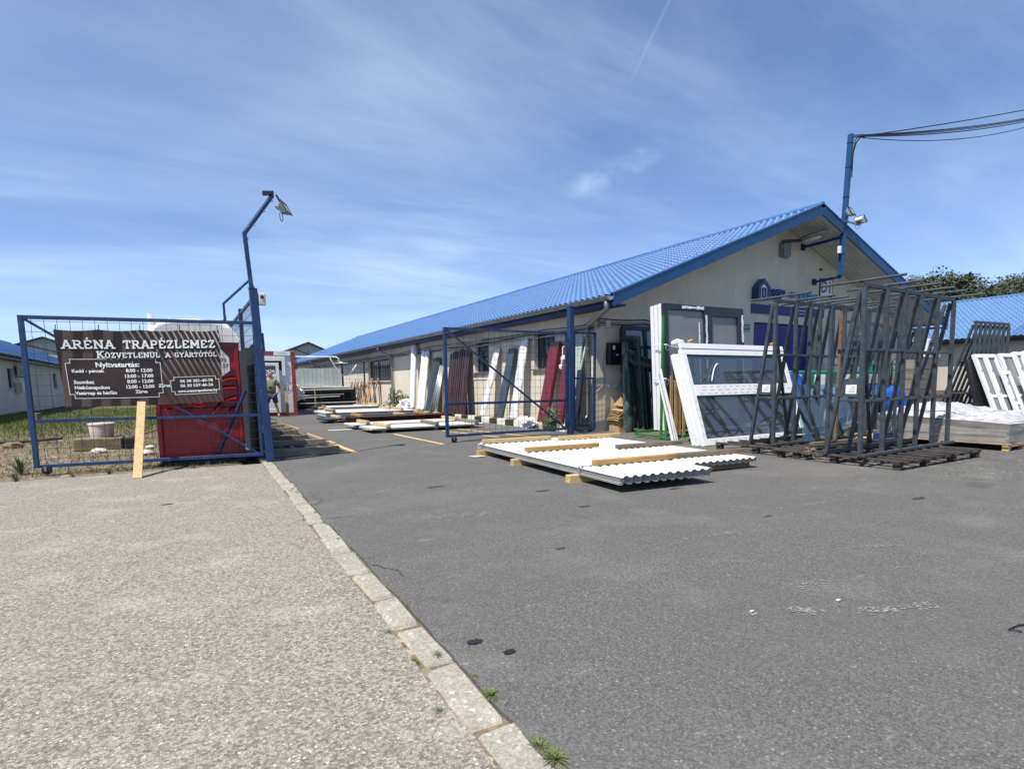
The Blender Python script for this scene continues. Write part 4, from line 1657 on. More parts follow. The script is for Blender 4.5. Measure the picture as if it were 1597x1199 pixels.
def slab_width(s, h, gap=.10, wx=1.0):
    w = 0
    for ch in s:
        if ch == ' ':
            w += .5 * h * wx
            continue
        b = ACC.get(ch, (ch, ''))[0]
        w += SL[b][0] * h * wx + gap * h
    return w


def slab_text(q, s, x, z, h, y, tk=.19, grow=0.0, wx=1.0, big=None, put=None):
    """adds strokes to q; returns the end x. big: height of the first letter"""
    lay = 0
    for i, ch in enumerate(s):
        hh = big if (big and i == 0) else h
        if ch == ' ':
            x += .5 * h * wx
            continue
        b, acc = ACC.get(ch, (ch, ''))
        w, st, sf, extra = SL[b]
        st = list(st)
        for (sx, sz) in sf:
            e = .06 if sz < .5 else .94
            st.append((sx - .19, e, sx + .19, e))
        for (sx, sz, ww) in extra:
            st.append((sx - ww / 2, sz - .06, sx + ww / 2, sz - .06))
        if acc == 'a':
            st.append((w * .42, 1.10, w * .58, 1.30))
        if acc == 'd':
            st += [(w * .28, 1.17, w * .38, 1.17), (w * .56, 1.17, w * .66, 1.17)]
        for (ax, az, bx, bz_) in st:
            th = tk
            if abs(az - bz_) < .02:
                th = tk * .78
            a = Vector((x + ax * hh * wx, 0, z + az * hh))
            c = Vector((x + bx * hh * wx, 0, z + bz_ * hh))
            d = (c - a).normalized()
            n = Vector((-d.z, 0, d.x)) * (th * hh / 2 + grow)
            e = d * grow
            yy = y - .00018 * lay
            lay += 1
            pts = [a - n - e, a + n - e, c + n + e, c - n + e]
            out = []
            for p in pts:
                if put:
                    out.append(put(p.x, p.z, yy))
                else:
                    out.append((p.x, yy, p.z))
            q.poly(out)
        x += w * hh * wx + .10 * hh
    return x


def bput(x, z, y):
    X, Z = bz(x, z)
    return (X, by(x, z) + y, Z)


def banner_line(s, x0, x1, z, h, big=None, tk=.2):
    w = slab_width(s, h) + ((big - h) if big else 0)
    wx = (x1 - x0) / w
    for nm, mm, y, g, dx in (('lettering_shadow', 'lettering_black', -.003, .012, .006), ('lettering', 'lettering_white', -.008, 0.0, 0.0)):
        q = MB()
        slab_text(q, s, x0 + dx, z - dx, h, y, tk, g, wx, big, bput)
        stuff(q.build(nm, mm, bn))


banner_line('AR\u00c9NA', .065, .70, .80, .115)
banner_line('TRAP\u00c9ZLEMEZ', .79, 1.975, .80, .115)
banner_line('K\u00d6ZVETLEN\u00dcL', .455, 1.24, .672, .072, .095)
banner_line('A', 1.30, 1.375, .672, .066)
banner_line('GY\u00c1RT\u00d3T\u00d3L', 1.42, 1.985, .672, .066)


PLAIN = {'\u00e1': ('a', [(0, 1)]), '\u00e9': ('e', [(0, 1)]), '\u00f6': ('o', [(-.07, 1), (.07, 1)]), '\u0151': ('o', [(-.07, 1), (.07, 1)])}


def text_span(prefix, ch, size):
    def wid(t):
        if not t:
            return 0.0
        o = text_part('tmp', t, size, 'lettering_white', bn, Matrix.Identity(4), 'LEFT')
        w = max((v.co.x for v in o.data.vertices), default=0.0)
        me = o.data
        bpy.data.objects.remove(o)
        bpy.data.meshes.remove(me)
        return w
    e = wid(prefix + ch)
    return e - wid(ch), e


def btext(s, x, z, size, align='LEFT', sx=1.05, bold=.002):
    # the built-in font has no accents: draw them over the plain letters
    plain = ''.join(PLAIN.get(c, (c,))[0] for c in s)
    acc = []
    for i, c in enumerate(s):
        if c in PLAIN:
            a, b = text_span(plain[:i], plain[i], size)
            for dx, n in PLAIN[c][1]:
                acc.append(((a + b) / 2 * sx + dx * size, .66 * size if c.islower() else .88 * size))
    o = text_part('lettering', plain, size, 'lettering_white', bn, Matrix.Identity(4), 'LEFT', bold, sx)
    me = o.data
    import bmesh
    bm = bmesh.new()
    bm.from_mesh(me)
    for (ax, az) in acc:
        k = [bm.verts.new((ax + px * size, az - .36 * size + pz * size, 0)) for px, pz in ((-.05, 0), (.03, 0), (.12, .15), (.02, .15))]
        bm.faces.new(k)
    for v in bm.verts:
        v.co = Vector(bput(x + v.co.x, z + v.co.y, -.008))
    bm.to_mesh(me)
    bm.free()
    stuff(o)


btext('Nyitvatart\u00e1s:', .42, .575, .094, sx=1.12, bold=.003)
btext('Kedd - p\u00e9ntek', .135, .492, .062)
btext('8:00 - 12:00', .785, .492, .066)
btext('13:00 - 17:00', .755, .415, .066)
btext('Szombat', .14, .338, .066)
btext('8:00 - 12:00', .785, .340, .066)
btext('H\u00e9tk\u00f6znapokon', .14, .262, .062)
btext('12:00 - 13:00', .755, .265, .066)
btext('Z\u00e1rva', 1.175, .270, .062)
btext('Vas\u00e1rnap \u00e9s h\u00e9tf\u0151n', .14, .187, .062)
btext('Z\u00e1rva', .875, .195, .062)
btext('06 30 381-40-78', 1.46, .325, .056, sx=1.18)
btext('06 30 537-46-56', 1.46, .258, .056, sx=1.18)
btext('www.arenatrapezlemez.hu', 1.42, .180, .050, sx=.98)


def plate(x0, x1, z0, z1, c, w=.007):
    pts = [(x0 + c, z0), (x1 - c, z0), (x1 - c, z0 + c), (x1, z0 + c), (x1, z1 - c), (x1 - c, z1 - c), (x1 - c, z1), (x0 + c, z1), (x0 + c, z1 - c), (x0, z1 - c), (x0, z0 + c), (x0 + c, z0 + c)]
    q = MB()
    for (xa, xb, za, zb) in ((x0, x0 + c, z0 + c, z1 - c), (x0 + c, x1 - c, z0, z1), (x1 - c, x1, z0 + c, z1 - c)):
        nu = max(1, int((xb - xa) / .035))
        nv = max(1, int((zb - za) / .035))
        q.grid(nu, nv, lambda u, v: bput(xa + (xb - xa) * u, za + (zb - za) * v, -.0025))
    q.build('plate', 'plate_brown', bn, smooth=True)
    q = MB()
    for k in range(12):
        a, b = Vector((pts[k][0], 0, pts[k][1])), Vector((pts[(k + 1) % 12][0], 0, pts[(k + 1) % 12][1]))
        n = max(1, int((b - a).length / .12))
        for j in range(n):
            p, r_ = a.lerp(b, j / n), a.lerp(b, (j + 1) / n)
            d = (b - a).normalized()
            m_ = Vector((-d.z, 0, d.x)) * w / 2
            q.poly([bput(v.x, v.z, -.0045 - .0002 * (k % 2)) for v in (p - m_ - d * w * .5, p + m_ - d * w * .5, r_ + m_ + d * w * .5, r_ - m_ + d * w * .5)])
    stuff(q.build('plate_border', 'lettering_white', bn))


plate(.075, 1.225, .115, .655, .055)
plate(1.335, 1.985, .135, .385, .045)

# timber board that props the gate
q = MB()
q.beam((-.575, 9.02, .01), (-.50, 9.96, 1.0), .105, .035, up=(0, -.75, .6))
tag(q.build('timber_board', 'pine_z', bevel=.004), 'pale timber board leaning upright against the bannered gate', 'board')

# ------------------------------------------------------------------ red cabin
tw = thing('toilet_cabin', 'red portable toilet cabin with a white domed roof behind the gate', 'toilet cabin', (-.345, 10.30, 0))
W, D, H = 1.20, 1.20, 1.93
q = MB()
q.box(.01, W - .01, .01, D - .01, .12, H)
body = q.build('body', 'toilet_red', tw, bevel=.02)
q = MB()
q.box(-.01, W + .01, -.03, D, .0, .05)
q.box(.02, .14, .0, D, .05, .12)
q.box(W - .14, W - .02, .0, D, .05, .12)
q.build('skid', 'black_plastic', tw)
for (xa, xb) in ((0, .07), (W - .07, W)):
    q = MB()
    q.box(xa, xb, -.035, .04, .10, H)
    q.build('corner_post', 'toilet_red', tw, bevel=.015)
q = MB()
q.box(.07, W - .07, -.025, .01, .10, .95 - .06)
q.build('lower_panel', 'toilet_red', tw, bevel=.02)
# moulded swept ribs standing proud of the upper panel
def rib(pts, w=.052, d=.075):
    q = MB()
    for a, b in zip(pts, pts[1:]):
        a, b = Vector((a[0], 0, a[1])), Vector((b[0], 0, b[1]))
        dd = (b - a).normalized()
        n_ = Vector((-dd.z, 0, dd.x)) * w / 2
        q.hexa([a - n_ + Vector((0, .01, 0)), b - n_ + Vector((0, .01, 0)), b - n_ * .6 + Vector((0, -d, 0)), a - n_ * .6 + Vector((0, -d, 0)), a + n_ * 1.6 + Vector((0, .01, 0)), b + n_ * 1.6 + Vector((0, .01, 0)), b + n_ * .2 + Vector((0, -d, 0)), a + n_ * .2 + Vector((0, -d, 0))])
    q.build('moulded_rib', 'toilet_red', tw, fix=True)


def arc(x0, z0, x1, z1, bow):
    return [(x0 + (x1 - x0) * k / 7, z0 + (z1 - z0) * (k / 7) + bow * math.sin(k / 7 * math.pi)) for k in range(8)]


rib(arc(.84, 1.22, 1.12, 1.33, .04))
rib(arc(.62, 1.04, 1.12, 1.19, .05))
rib(arc(.74, .76, 1.12, 1.03, .06))
rib(arc(.93, .74, 1.12, .87, .03))
rib(arc(.62, .90, .76, 1.02, .01))
rib(arc(.30, 1.04, .62, .90, -.03))
rib(arc(.10, 1.00, .46, .80, -.03))
rib(arc(.10, 1.20, .40, 1.08, -.02))
# roof: rounded shoulders with translucent white shell
q = MB()
prof = [(-.03, H - .03), (-.03, H + .05), (.02, H + .16), (.12, H + .26), (.28, H + .31), (.60, H + .33), (.92, H + .31), (1.08, H + .25), (1.17, H + .13), (1.23, H + .02), (1.23, H - .03)]
i0 = len(q.v)
for yy, s_, dz in ((-.05, 1.0, -.06), (-.02, 1.0, -.01), (.10, 1.0, 0), (D - .1, 1.0, 0), (D + .02, 1.0, -.04)):
    for (x, z) in prof:
        zz = z + dz * (1 if z > H + .02 else 0)
        q.v.append(Vector((x, yy, zz)))
n = len(prof)
for a in range(4):
    for b in range(n - 1):
        p = i0 + a * n + b
        q.f.append((p, p + n, p + n + 1, p + 1))
q.f.append(tuple(i0 + k for k in range(n)))
q.f.append(tuple(i0 + 4 * n + k for k in reversed(range(n))))
q.build('roof', 'toilet_white', tw, smooth=False, bevel=.012)
q = MB()
for x in (.28, .60, .92):
    q.tube([(x, -.055, H + .03), (x, -.035, H + .26), (x, .1, H + .325), (x, D - .1, H + .325)], .011, 5)
q.build('roof_seam', 'grey_white', tw)
q = MB()
q.tube([(.02, .55, H + .1), (.02, .55, H + .42)], .05, 12)
q.build('vent_pipe', 'toilet_white', tw)
q = MB()
oc = [(.80, 1.42), (.92, 1.36), (1.05, 1.46), (1.05, 1.66), (.93, 1.80), (.72, 1.84), (.60, 1.72), (.60, 1.52)]
q.prism([(x, -.060, z) for x, z in oc], (0, .012, 0))
sg = q.build('sign_plate', 'paper', tw, fix=True)
for s_, z in (('0-73', 1.62), ('30-37', 1.53)):
    text_part('lettering', s_, .085, 'lettering_black', sg, facing(.93, -.063, z), bold=.001)

# bits behind the gate
def lathe_thing(name, label, cat, x, y, prof, m, z=0):
    q = MB()
    q.lathe(prof, 28)
    o = q.build(name, m, smooth=False)
    o.location = (x, y, z)
    return tag(o, label, cat)


lathe_thing('bucket', 'pale pink round tub standing on a block behind the gate', 'tub', -1.42, 14.05, [(.19, 0), (.205, .10), (.215, .24), (.225, .245), (.228, .275), (.215, .285)], 'bucket_pink', .24)
q = MB()
q.box(-.40, .40, -.24, .24, 0, .24)
o = tag(q.build('concrete_block', 'concrete_block', bevel=.02), 'long brown concrete block under the pink tub', 'concrete block')
o.location = (-1.46, 14.0, 0)
o.rotation_euler = (0, 0, R(-4))
q = MB()
q.box(-.10, .10, -.15, .15, 0, .22)
o = tag(q.build('crate', 'dark_gap', bevel=.015), 'small black crate at the end of the brown concrete block', 'crate')
o.location = (-.93, 13.85, 0)
q = MB()
q.beam((-.93, 13.9, .235), (-.45, 14.4, .33), .05, .02)
tag(q.build('plank', 'old_wood_x'), 'thin weathered plank resting against the black crate', 'plank')


def stone(x, y, s, label, m='stone_pale'):
    q = MB()
    rnd = random.Random(int(x * 1000))
    for a in range(7):
        for b in range(12):
            th, ph = math.pi * a / 6, 2 * math.pi * b / 12
            r_ = s * (1 + .25 * mnoise.noise(Vector((math.sin(th) * math.cos(ph) * 1.7 + x, math.sin(th) * math.sin(ph) * 1.7, math.cos(th) * 1.7))))
            q.v.append(Vector((r_ * math.sin(th) * math.cos(ph) * 1.3, r_ * math.sin(th) * math.sin(ph), r_ * .55 * math.cos(th))))
    for a in range(6):
        for b in range(12):
            p, p2 = a * 12 + b, a * 12 + (b + 1) % 12
            q.f.append((p, p + 12, p2 + 12, p2))
    o = tag(q.build('stone', m, smooth=False), label, 'stone')
    o.location = (x, y, s * .4)
    return o


stone(-1.40, 13.2, .10, 'pale stone lying in front of the brown concrete block')
stone(-.62, 12.3, .10, 'white stone lying beside the foot of the red cabin')
stone(-.60, 13.6, .07, 'small pale stone behind the white stone near the red cabin')
stone(-3.1, 15.5, .14, 'dark stone lying left of the gate on dry grass', 'concrete_block')
lathe_thing('marker_stub', 'short pale pipe stub standing in the grass by the left hall', 'pipe stub', -4.2, 24.5, [(.09, 0), (.09, .42), (.07, .43)], 'concrete_block')
q = MB()
q.tube([(-6.0, 16.2, .05), (-4.4, 16.3, .07), (-3.0, 16.5, .06), (-2.4, 16.4, .10)], .035, 6)
tag(q.build('branch', 'bark'), 'thin dead branch lying in the dry grass left of the gate', 'branch')

# ------------------------------------------------------------------ timber frames on the ground by the post
def beam_frame(name, label, x0, beams, rail):
    t = thing(name, label, 'pallet', (x0, 0, 0))
    for (xa, xb, y, z, w, h, m, tl) in beams:
        q = MB()
        q.beam((xa - x0, y + tl, z), (xb - x0, y - tl, z), w, h)
        q.build('beam', m, t, bevel=.005)
    for (a, b, w, h, m) in rail:
        q = MB()
        q.beam((a[0] - x0, a[1], a[2]), (b[0] - x0, b[1], b[2]), w, h)
        q.build('rail', m, t, bevel=.004)
    return t


beam_frame('pallet', 'weathered low timber frame lying beside the left gate post, nearer one', 1.3,
           [(1.25, 2.36, 10.35, .085, .13, .13, 'grey_wood_x', .03), (1.25, 2.36, 11.15, .17, .12, .09, 'grey_wood_x', .02), (1.25, 2.33, 11.95, .09, .13, .12, 'grey_wood_x', .03), (1.25, 2.30, 12.9, .10, .13, .13, 'old_wood_x', .0)],
           [((2.34, 10.5, .17), (2.33, 13.2, .17), .06, .03, 'pine_y'), ((1.75, 10.5, .05), (1.75, 13.0, .05), .07, .05, 'grey_wood_y')])
beam_frame('pallet', 'weathered low timber frame lying behind the nearer one along the fence', 1.3,
           [(1.25, 2.32, 14.2, .14, .12, .10, 'old_wood_x', .02), (1.25, 2.34, 15.2, .14, .12, .10, 'grey_wood_x', .02), (1.25, 2.35, 16.5, .14, .12, .11, 'grey_wood_x', .02), (1.25, 2.36, 17.9, .14, .12, .10, 'old_wood_x', .02), (1.25, 2.38, 19.4, .14, .12, .10, 'old_wood_x', .02)],
           [((2.34, 14.0, .215), (2.40, 20.2, .215), .06, .03, 'pine_y'), ((1.75, 14.2, .05), (1.75, 19.6, .05), .07, .08, 'grey_wood_y')])


# ------------------------------------------------------------------ packs of profiled sheet on timber
def sheet_mesh(width, length, pitch=.115, h=.016, sharp=.35):
    """one trapezoid sheet: ribs run along y, x is the width"""
    q = MB()
    n = int(round(width / pitch))
    prof = []
    for k in range(n):
        x = width * k / n
        p = width / n
        prof += [(x, 0), (x + p * .30, 0), (x + p * .45, h), (x + p * .80, h), (x + p * .95, 0)]
    prof.append((width, 0))
    m = len(prof)
    for (y) in (0, length):
        for (x, z) in prof:
            q.v.append(Vector((x, y, z)))
        for (x, z) in prof:
            q.v.append(Vector((x, y, z - .0025)))
    for k in range(m - 1):
        q.f.append((k, k + 1, 2 * m + k + 1, 2 * m + k))
        q.f.append((m + k, 3 * m + k, 3 * m + k + 1, m + k + 1))
        q.f.append((k, m + k, m + k + 1, k + 1))
        q.f.append((2 * m + k, 2 * m + k + 1, 3 * m + k + 1, 3 * m + k))
    q.f.append((0, 2 * m, 3 * m, m))
    q.f.append((m - 1, 2 * m - 1, 4 * m - 1, 3 * m - 1))
    return q


def sheet_pack(label, x, y, rz, width, length, n, m, z0, below, above, strap=None, step=.0155, pitch=.115, h=.018, group=None, over=.0):
    t = thing('sheet_pack', label, 'sheet pack', (x, y, 0), rz, group)
    base = None
    for k in range(n):
        if base is None:
            base = sheet_mesh(width, length, pitch, h).build('profiled_sheet', m, t, fix=True)
            o = base
        else:
            o = dup(base, t)
        o.location = (jit(.008), jit(.014) - (.02 if k == n - 1 else 0), z0 + .003 + k * step)
    zt = z0 + (n - 1) * step + h + .006
    for (yy, x0, x1, m2) in below:
        q = MB()
        q.beam((x0, yy, z0 / 2), (x1, yy, z0 / 2), .10, z0 - .002)
        q.build('bearer', m2 + '_x', t, bevel=.004)
    for (yy, x0, x1, m2) in above:
        q = MB()
        a, b = jit(.02), jit(.02)
        q.beam((x0, yy + a, zt + .034), (x1, yy + b, zt + .034), .085, .062)
        q.build('batten', m2 + '_x', t, bevel=.004)
    for yy in (strap or ()):
        q = MB()
        w = .018
        q.box(-.012, -.008, yy - w, yy + w, z0 - .01, zt)
        q.box(width + .008, width + .012, yy - w, yy + w, z0 - .01, zt)
        q.box(-.012, width + .012, yy - w, yy + w, zt - .002, zt)
        q.build('strap', 'galvanised', t)
    return t


# two white packs in front (ribs run away from the camera)
sheet_pack('nearest pack of white profiled sheets under three timber battens', 4.02, 4.74, R(-4.5), 1.30, 4.1, 6, 'white_sheet', .105,
           [(.85, -.14, 1.25, 'pine'), (2.5, -.10, 1.25, 'pine'), (3.80, -.12, 1.25, 'amber')], [(.78, .18, 1.44, 'amber'), (2.45, .10, 1.36, 'amber'), (3.9, .02, 1.32, 'pine')], (.80, 3.86))
sheet_pack('second pack of white profiled sheets between the nearest pack and the hall', 5.62, 5.22, R(-3.5), 1.18, 4.0, 4, 'cream_sheet', .10,
           [(.15, .1, 1.15, 'old_wood'), (1.6, .06, 1.2, 'old_wood'), (3.5, .02, 1.2, 'old_wood')], [(.42, -.02, 1.34, 'old_wood'), (1.72, .10, 1.40, 'old_wood'), (3.42, .06, 1.40, 'pine')], (.44, 3.42))
q = MB()
q.poly([(4.12 + .14 * math.cos(a * .628) * (1 + jit(.2)), 8.42 + .10 * math.sin(a * .628), .03) for a in range(10)])
o = tag(q.build('film_scrap', 'white_film'), 'crumpled scrap of white film by the far bearer of the nearest pack', 'film scrap')


def flat_pack(label, x, y, rz, L, Wd, hgt, m, z0, battens, under, n=3, group=None, bm_='pine'):
    """low pack whose ribs run along x (towards the hall)"""
    t = thing('sheet_pack', label, 'sheet pack', (x, y, 0), rz, group)
    base = None
    step = hgt / n
    for k in range(n):
        if base is None:
            base = sheet_mesh(Wd, L, .16, .016).build('profiled_sheet', m, t, fix=True)
            o = base
        else:
            o = dup(base, t)
        o.matrix_basis = Matrix.Translation((jit(.02), jit(.01), z0 + .003 + k * step)) @ Matrix(((0, 1, 0, 0), (-1, 0, 0, Wd), (0, 0, 1, 0), (0, 0, 0, 1)))
    zt = z0 + hgt + .022 - step
    for (xx, ya, yb, m2) in battens:
        q = MB()
        q.beam((xx + jit(.02), ya, zt + .042), (xx + jit(.02), yb, zt + .042), .10, .075)
        q.build('batten', m2 + '_y', t, bevel=.004)
    for (xx, m2) in under:
        q = MB()
        q.beam((xx, .04, z0 / 2), (xx, Wd - .04, z0 / 2), .10, z0 - .002)
        q.build('bearer', m2 + '_y', t, bevel=.004)
    return t


flat_pack('white sheet pack lying nearest in the row along the hall, with two battens on top', 3.98, 14.0, R(0), 3.1, 1.15, .05, 'white_sheet', .10, [(.45, -.06, 1.15, 'pine'), (1.75, -.05, 1.1, 'old_wood'), (2.9, -.05, 1.15, 'grey_wood')], [(.35, 'grey_wood'), (1.75, 'grey_wood'), (2.8, 'old_wood')])
flat_pack('white sheet pack just behind the nearest one in the row along the hall', 3.95, 15.55, R(1), 3.4, .95, .06, 'white_sheet', .10, [(.40, -.05, .95, 'pine'), (3.05, -.05, 1.0, 'pine')], [(.4, 'pine'), (1.8, 'pine'), (3.0, 'pine')])
flat_pack('dark brown sheet pack under amber battens in the row along the hall', 4.42, 17.2, R(1), 3.2, 1.0, .15, 'brown_sheet', .11, [(.22, -.05, 1.0, 'amber'), (2.3, -.05, 1.05, 'amber')], [(.3, 'pine'), (2.6, 'pine')], n=9)
flat_pack('anthracite sheet pack behind the brown one in the row along the hall', 3.85, 18.75, R(0), 3.3, 1.15, .06, 'anthracite_sheet', .10, [(.50, 0, 1.0, 'pine'), (2.7, .1, 1.2, 'pine')], [(.4, 'grey_wood'), (2.6, 'pine')])
flat_pack('pale grey sheet pack behind the anthracite one in the row along the hall', 4.30, 20.6, R(0), 3.3, 1.2, .16, 'grey_white', .12, [(.30, -.05, 1.2, 'old_wood'), (2.8, 0, 1.25, 'pine')], [(.4, 'old_wood'), (2.6, 'pine')], n=8)
flat_pack('white sheet pack with yellow battens far back in the row along the hall', 4.55, 22.6, R(0), 3.2, 1.3, .12, 'white_sheet', .12, [(.45, 0, 1.3, 'pine'), (2.7, 0, 1.3, 'pine')], [(.4, 'pine'), (2.6, 'pine')], n=6)
flat_pack('film wrapped white sheet pack farthest back in the row along the hall', 5.0, 25.2, R(0), 2.9, 1.6, .18, 'white_sheet', .14, [(.25, 0, 1.6, 'amber'), (2.6, 0, 1.6, 'pine')], [(.4, 'pine'), (2.5, 'pine')], n=6)


# ------------------------------------------------------------------ lengths leaning on the side wall
def lean_plank(name, label, cat, yt, zt, yb, zb, w, m, thick=.05, shape='u', xt=8.66, xb=8.20, group=None, crumple=0.0):
    """a length leaning on the wall: folded sheet profile ('u'), flat ('f'), tube ('t') or film wrapped bundle ('w')"""
    t = thing(name, label, cat, (xb, yb, zb), 0, group)
    a, b = Vector((0, 0, 0)), Vector((xt - xb, yt - yb, zt - zb))
    d = (b - a).normalized()
    s = Vector((0, 1, 0)) - d * d.y
    s.normalize()
    nrm = d.cross(s).normalized()
    if nrm.x > 0:
        nrm = -nrm
    q = MB()
    if shape == 'u':
        k = .45 * thick
        prof = [(-w / 2, 0), (-w / 2, thick), (-w / 2 + k * .3, thick), (-w / 6, thick), (-w / 6 + .006, thick * .55), (w / 6 - .006, thick * .55), (w / 6, thick), (w / 2, thick), (w / 2, 0)]
        q.prism([a + s * u + nrm * v for u, v in prof], b - a)
        o = q.build('profile', m, t, fix=True)
    elif shape == 'f':
        q.prism([a + s * u + nrm * v for u, v in ((-w / 2, 0), (-w / 2, thick), (w / 2 - .02, thick), (w / 2, thick * .6), (w / 2, 0))], b - a)
        o = q.build('profile', m, t, fix=True)
    elif shape == 't':
        q.tube([a + nrm * w / 2, b + nrm * w / 2], w / 2, 14)
        o = q.build('tube', m, t, smooth=True)
    else:
        n = 24
        i0 = len(q.v)
        for k in range(n + 1):
            c = a.lerp(b, k / n)
            for j in range(14):
                an = 2 * math.pi * j / 14
                e = Vector((math.cos(an), math.sin(an)))
                f = 1 + crumple * mnoise.noise(Vector((k * .55, e.x * 1.6 + yb, e.y * 1.6)))
                endf = .75 if k in (0, n) else 1
                q.v.append(c + s * e.x * w / 2 * f * endf + nrm * (thick / 2 + e.y * thick / 2 * f))
        for k in range(n):
            for j in range(14):
                p, p2 = i0 + k * 14 + j, i0 + k * 14 + (j + 1) % 14
                q.f.append((p, p2, p2 + 14, p + 14))
        q.f.append(tuple(i0 + j for j in reversed(range(14))))
        q.f.append(tuple(i0 + n * 14 + j for j in range(14)))
        o = q.build('wrapping', m, t, smooth=True)
        q = MB()
        for u in (.12, .5, .86):
            c = a.lerp(b, u)
            q.tube([c + s * math.cos(2 * math.pi * j / 14) * w * .5 + nrm * (thick / 2 + math.sin(2 * math.pi * j / 14) * thick * .5) for j in range(15)], .006, 4)
        stuff(q.build('tie', 'grey_white', t))
    return t


def lean_group(label, specs, name='profile_bundle', cat='profile bundle'):
    """bundle of like lengths: several parts under one thing"""
    first = specs[0]
    t = thing(name, label, cat, (8.2, first[2], 0))
    for (yt, zt, yb, zb, w, m, thick) in specs:
        a, b = Vector((8.20, yb, zb)), Vector((8.66, yt, zt))
        d = (b - a).normalized()
        s = (Vector((0, 1, 0)) - d * d.y).normalized()
        nrm = d.cross(s).normalized()
        if nrm.x > 0:
            nrm = -nrm
        q = MB()
        prof = [(-w / 2, 0), (-w / 2, thick), (-w * .2, thick), (-w * .16, thick * .5), (w * .16, thick * .5), (w * .2, thick), (w / 2, thick), (w / 2, 0)]
        q.prism([a + s * u + nrm * v for u, v in prof], b - a)
        q.build('profile', m, t, fix=True, world=True)
    return t


Z0 = .155
lean_plank('wrapped_tube', 'tall white wrapped tube leaning on the side wall, the farthest and tallest', 'wrapped tube', 23.05, 2.84, 22.30, Z0, .34, 'white_film', .24, 'w', crumple=.10)
lean_plank('wrapped_bundle', 'wide white wrapped bundle leaning beside the tallest white tube', 'wrapped bundle', 22.02, 2.53, 21.62, Z0, .36, 'white_film', .18, 'w', crumple=.12)
lean_plank('wrapped_bundle', 'narrow white wrapped bundle right against the wide white one', 'wrapped bundle', 21.66, 2.52, 21.30, Z0, .32, 'white_film', .16, 'w', crumple=.12)
lean_group('bundle of anthracite folded profiles leaning between white bundles and grey tubes', [(21.06, 2.2, 21.0, Z0, .22, 'anthracite_sheet', .05), (20.86, 2.22, 20.80, Z0, .20, 'anthracite_sheet', .06), (20.64, 2.2, 20.62, Z0, .2, 'anthracite_sheet', .05)])
t = thing('tube_bundle', 'loose bundle of thin grey tubes leaning beside the anthracite profiles', 'tube bundle', (8.2, 20.3, 0))
for k in range(7):
    q = MB()
    q.tube([(8.16 - .02 * (k % 2), 19.95 + .11 * k, Z0), (8.63, 20.28 + .05 * k, 1.86 + jit(.08))], .028, 8)
    q.build('tube', 'galvanised', t, smooth=True, world=True)
lean_group('first bundle of dark brown profiles leaning on the wall, next to the grey tubes', [(19.45, 2.30, 19.0, Z0, .24, 'brown_sheet', .05), (19.2, 2.34, 18.75, Z0, .24, 'brown_sheet', .06), (18.98, 2.28, 18.5, Z0, .2, 'brown_sheet', .05), (19.62, 1.7, 19.2, Z0, .2, 'brown_sheet', .05)])
lean_group('second bundle of dark brown profiles leaning on the wall, the middle one', [(18.85, 2.36, 18.38, Z0, .22, 'brown_sheet', .05), (18.62, 2.38, 18.20, Z0, .24, 'brown_sheet', .07)])
lean_group('third bundle of dark brown profiles leaning on the wall, widest and nearest', [(18.28, 2.36, 17.92, Z0, .26, 'brown_sheet', .06), (18.0, 2.34, 17.66, Z0, .24, 'brown_sheet', .07)])
lean_plank('wrapped_bundle', 'slanting white wrapped bundle tapering to a point, left of the anthracite plank', 'wrapped bundle', 15.93, 2.30, 16.2, Z0, .36, 'white_film', .10, 'w', crumple=.35)
lean_plank('profile', 'single anthracite folded plank leaning between two white wrapped bundles', 'profile', 15.05, 2.22, 15.1, Z0, .42, 'anthracite_sheet', .06, 'f')
lean_plank('wrapped_bundle', 'tall white wrapped bundle leaning just left of the barred near window', 'wrapped bundle', 14.25, 2.46, 14.2, Z0, .40, 'white_film', .14, 'w', crumple=.20)
lean_plank('profile', 'wide wine red folded plank leaning below the barred near window', 'profile', 12.72, 2.24, 12.68, Z0, .44, 'wine_sheet', .10, 'f')
lean_plank('profile', 'narrow wine red plank leaning just behind the blue gate post', 'profile', 12.22, 2.26, 11.9, Z0, .26, 'wine_sheet', .07, 'f')
lean_plank('profile', 'sage green sheet leaning by the downpipe behind the narrow mesh panel', 'profile', 11.75, 2.31, 11.55, Z0, .36, 'sage_sheet', .04, 'f')
lean_plank('profile', 'dark narrow profile leaning against the foot of the downpipe', 'profile', 11.45, 1.5, 11.32, Z0, .22, 'anthracite', .07, 'f', xb=8.25, xt=8.5)
lean_plank('profile', 'thin pale strip leaning in front of the near downpipe', 'profile', 11.42, 2.29, 11.58, Z0, .05, 'grey_white', .03, 'f')
q = MB()
rg_ = thing('gas_regulator', 'white gas meter fitting on the side wall beside the wine red plank', 'meter', (8.6, 12.28, 1.6))
for (y, z, r) in ((-.02, 0, .06), (-.10, .02, .05), (.06, .02, .05), (-.02, .12, .045), (-.02, .22, .05), (-.09, .24, .04)):
    q.lathe([(r * .4, -.06), (r, -.05), (r, .03), (r * .5, .05)], 12, Matrix.Translation((-.10, y, z)))
q.tube([(-.10, -.02, .20), (-.10, -.02, .5), (.05, -.02, .55)], .016, 8)
q.tube([(-.10, -.02, -.05), (-.10, -.02, -1.3)], .014, 8)
q.build('valve_body', 'white_pvc', rg_, smooth=False)
lump = MB()
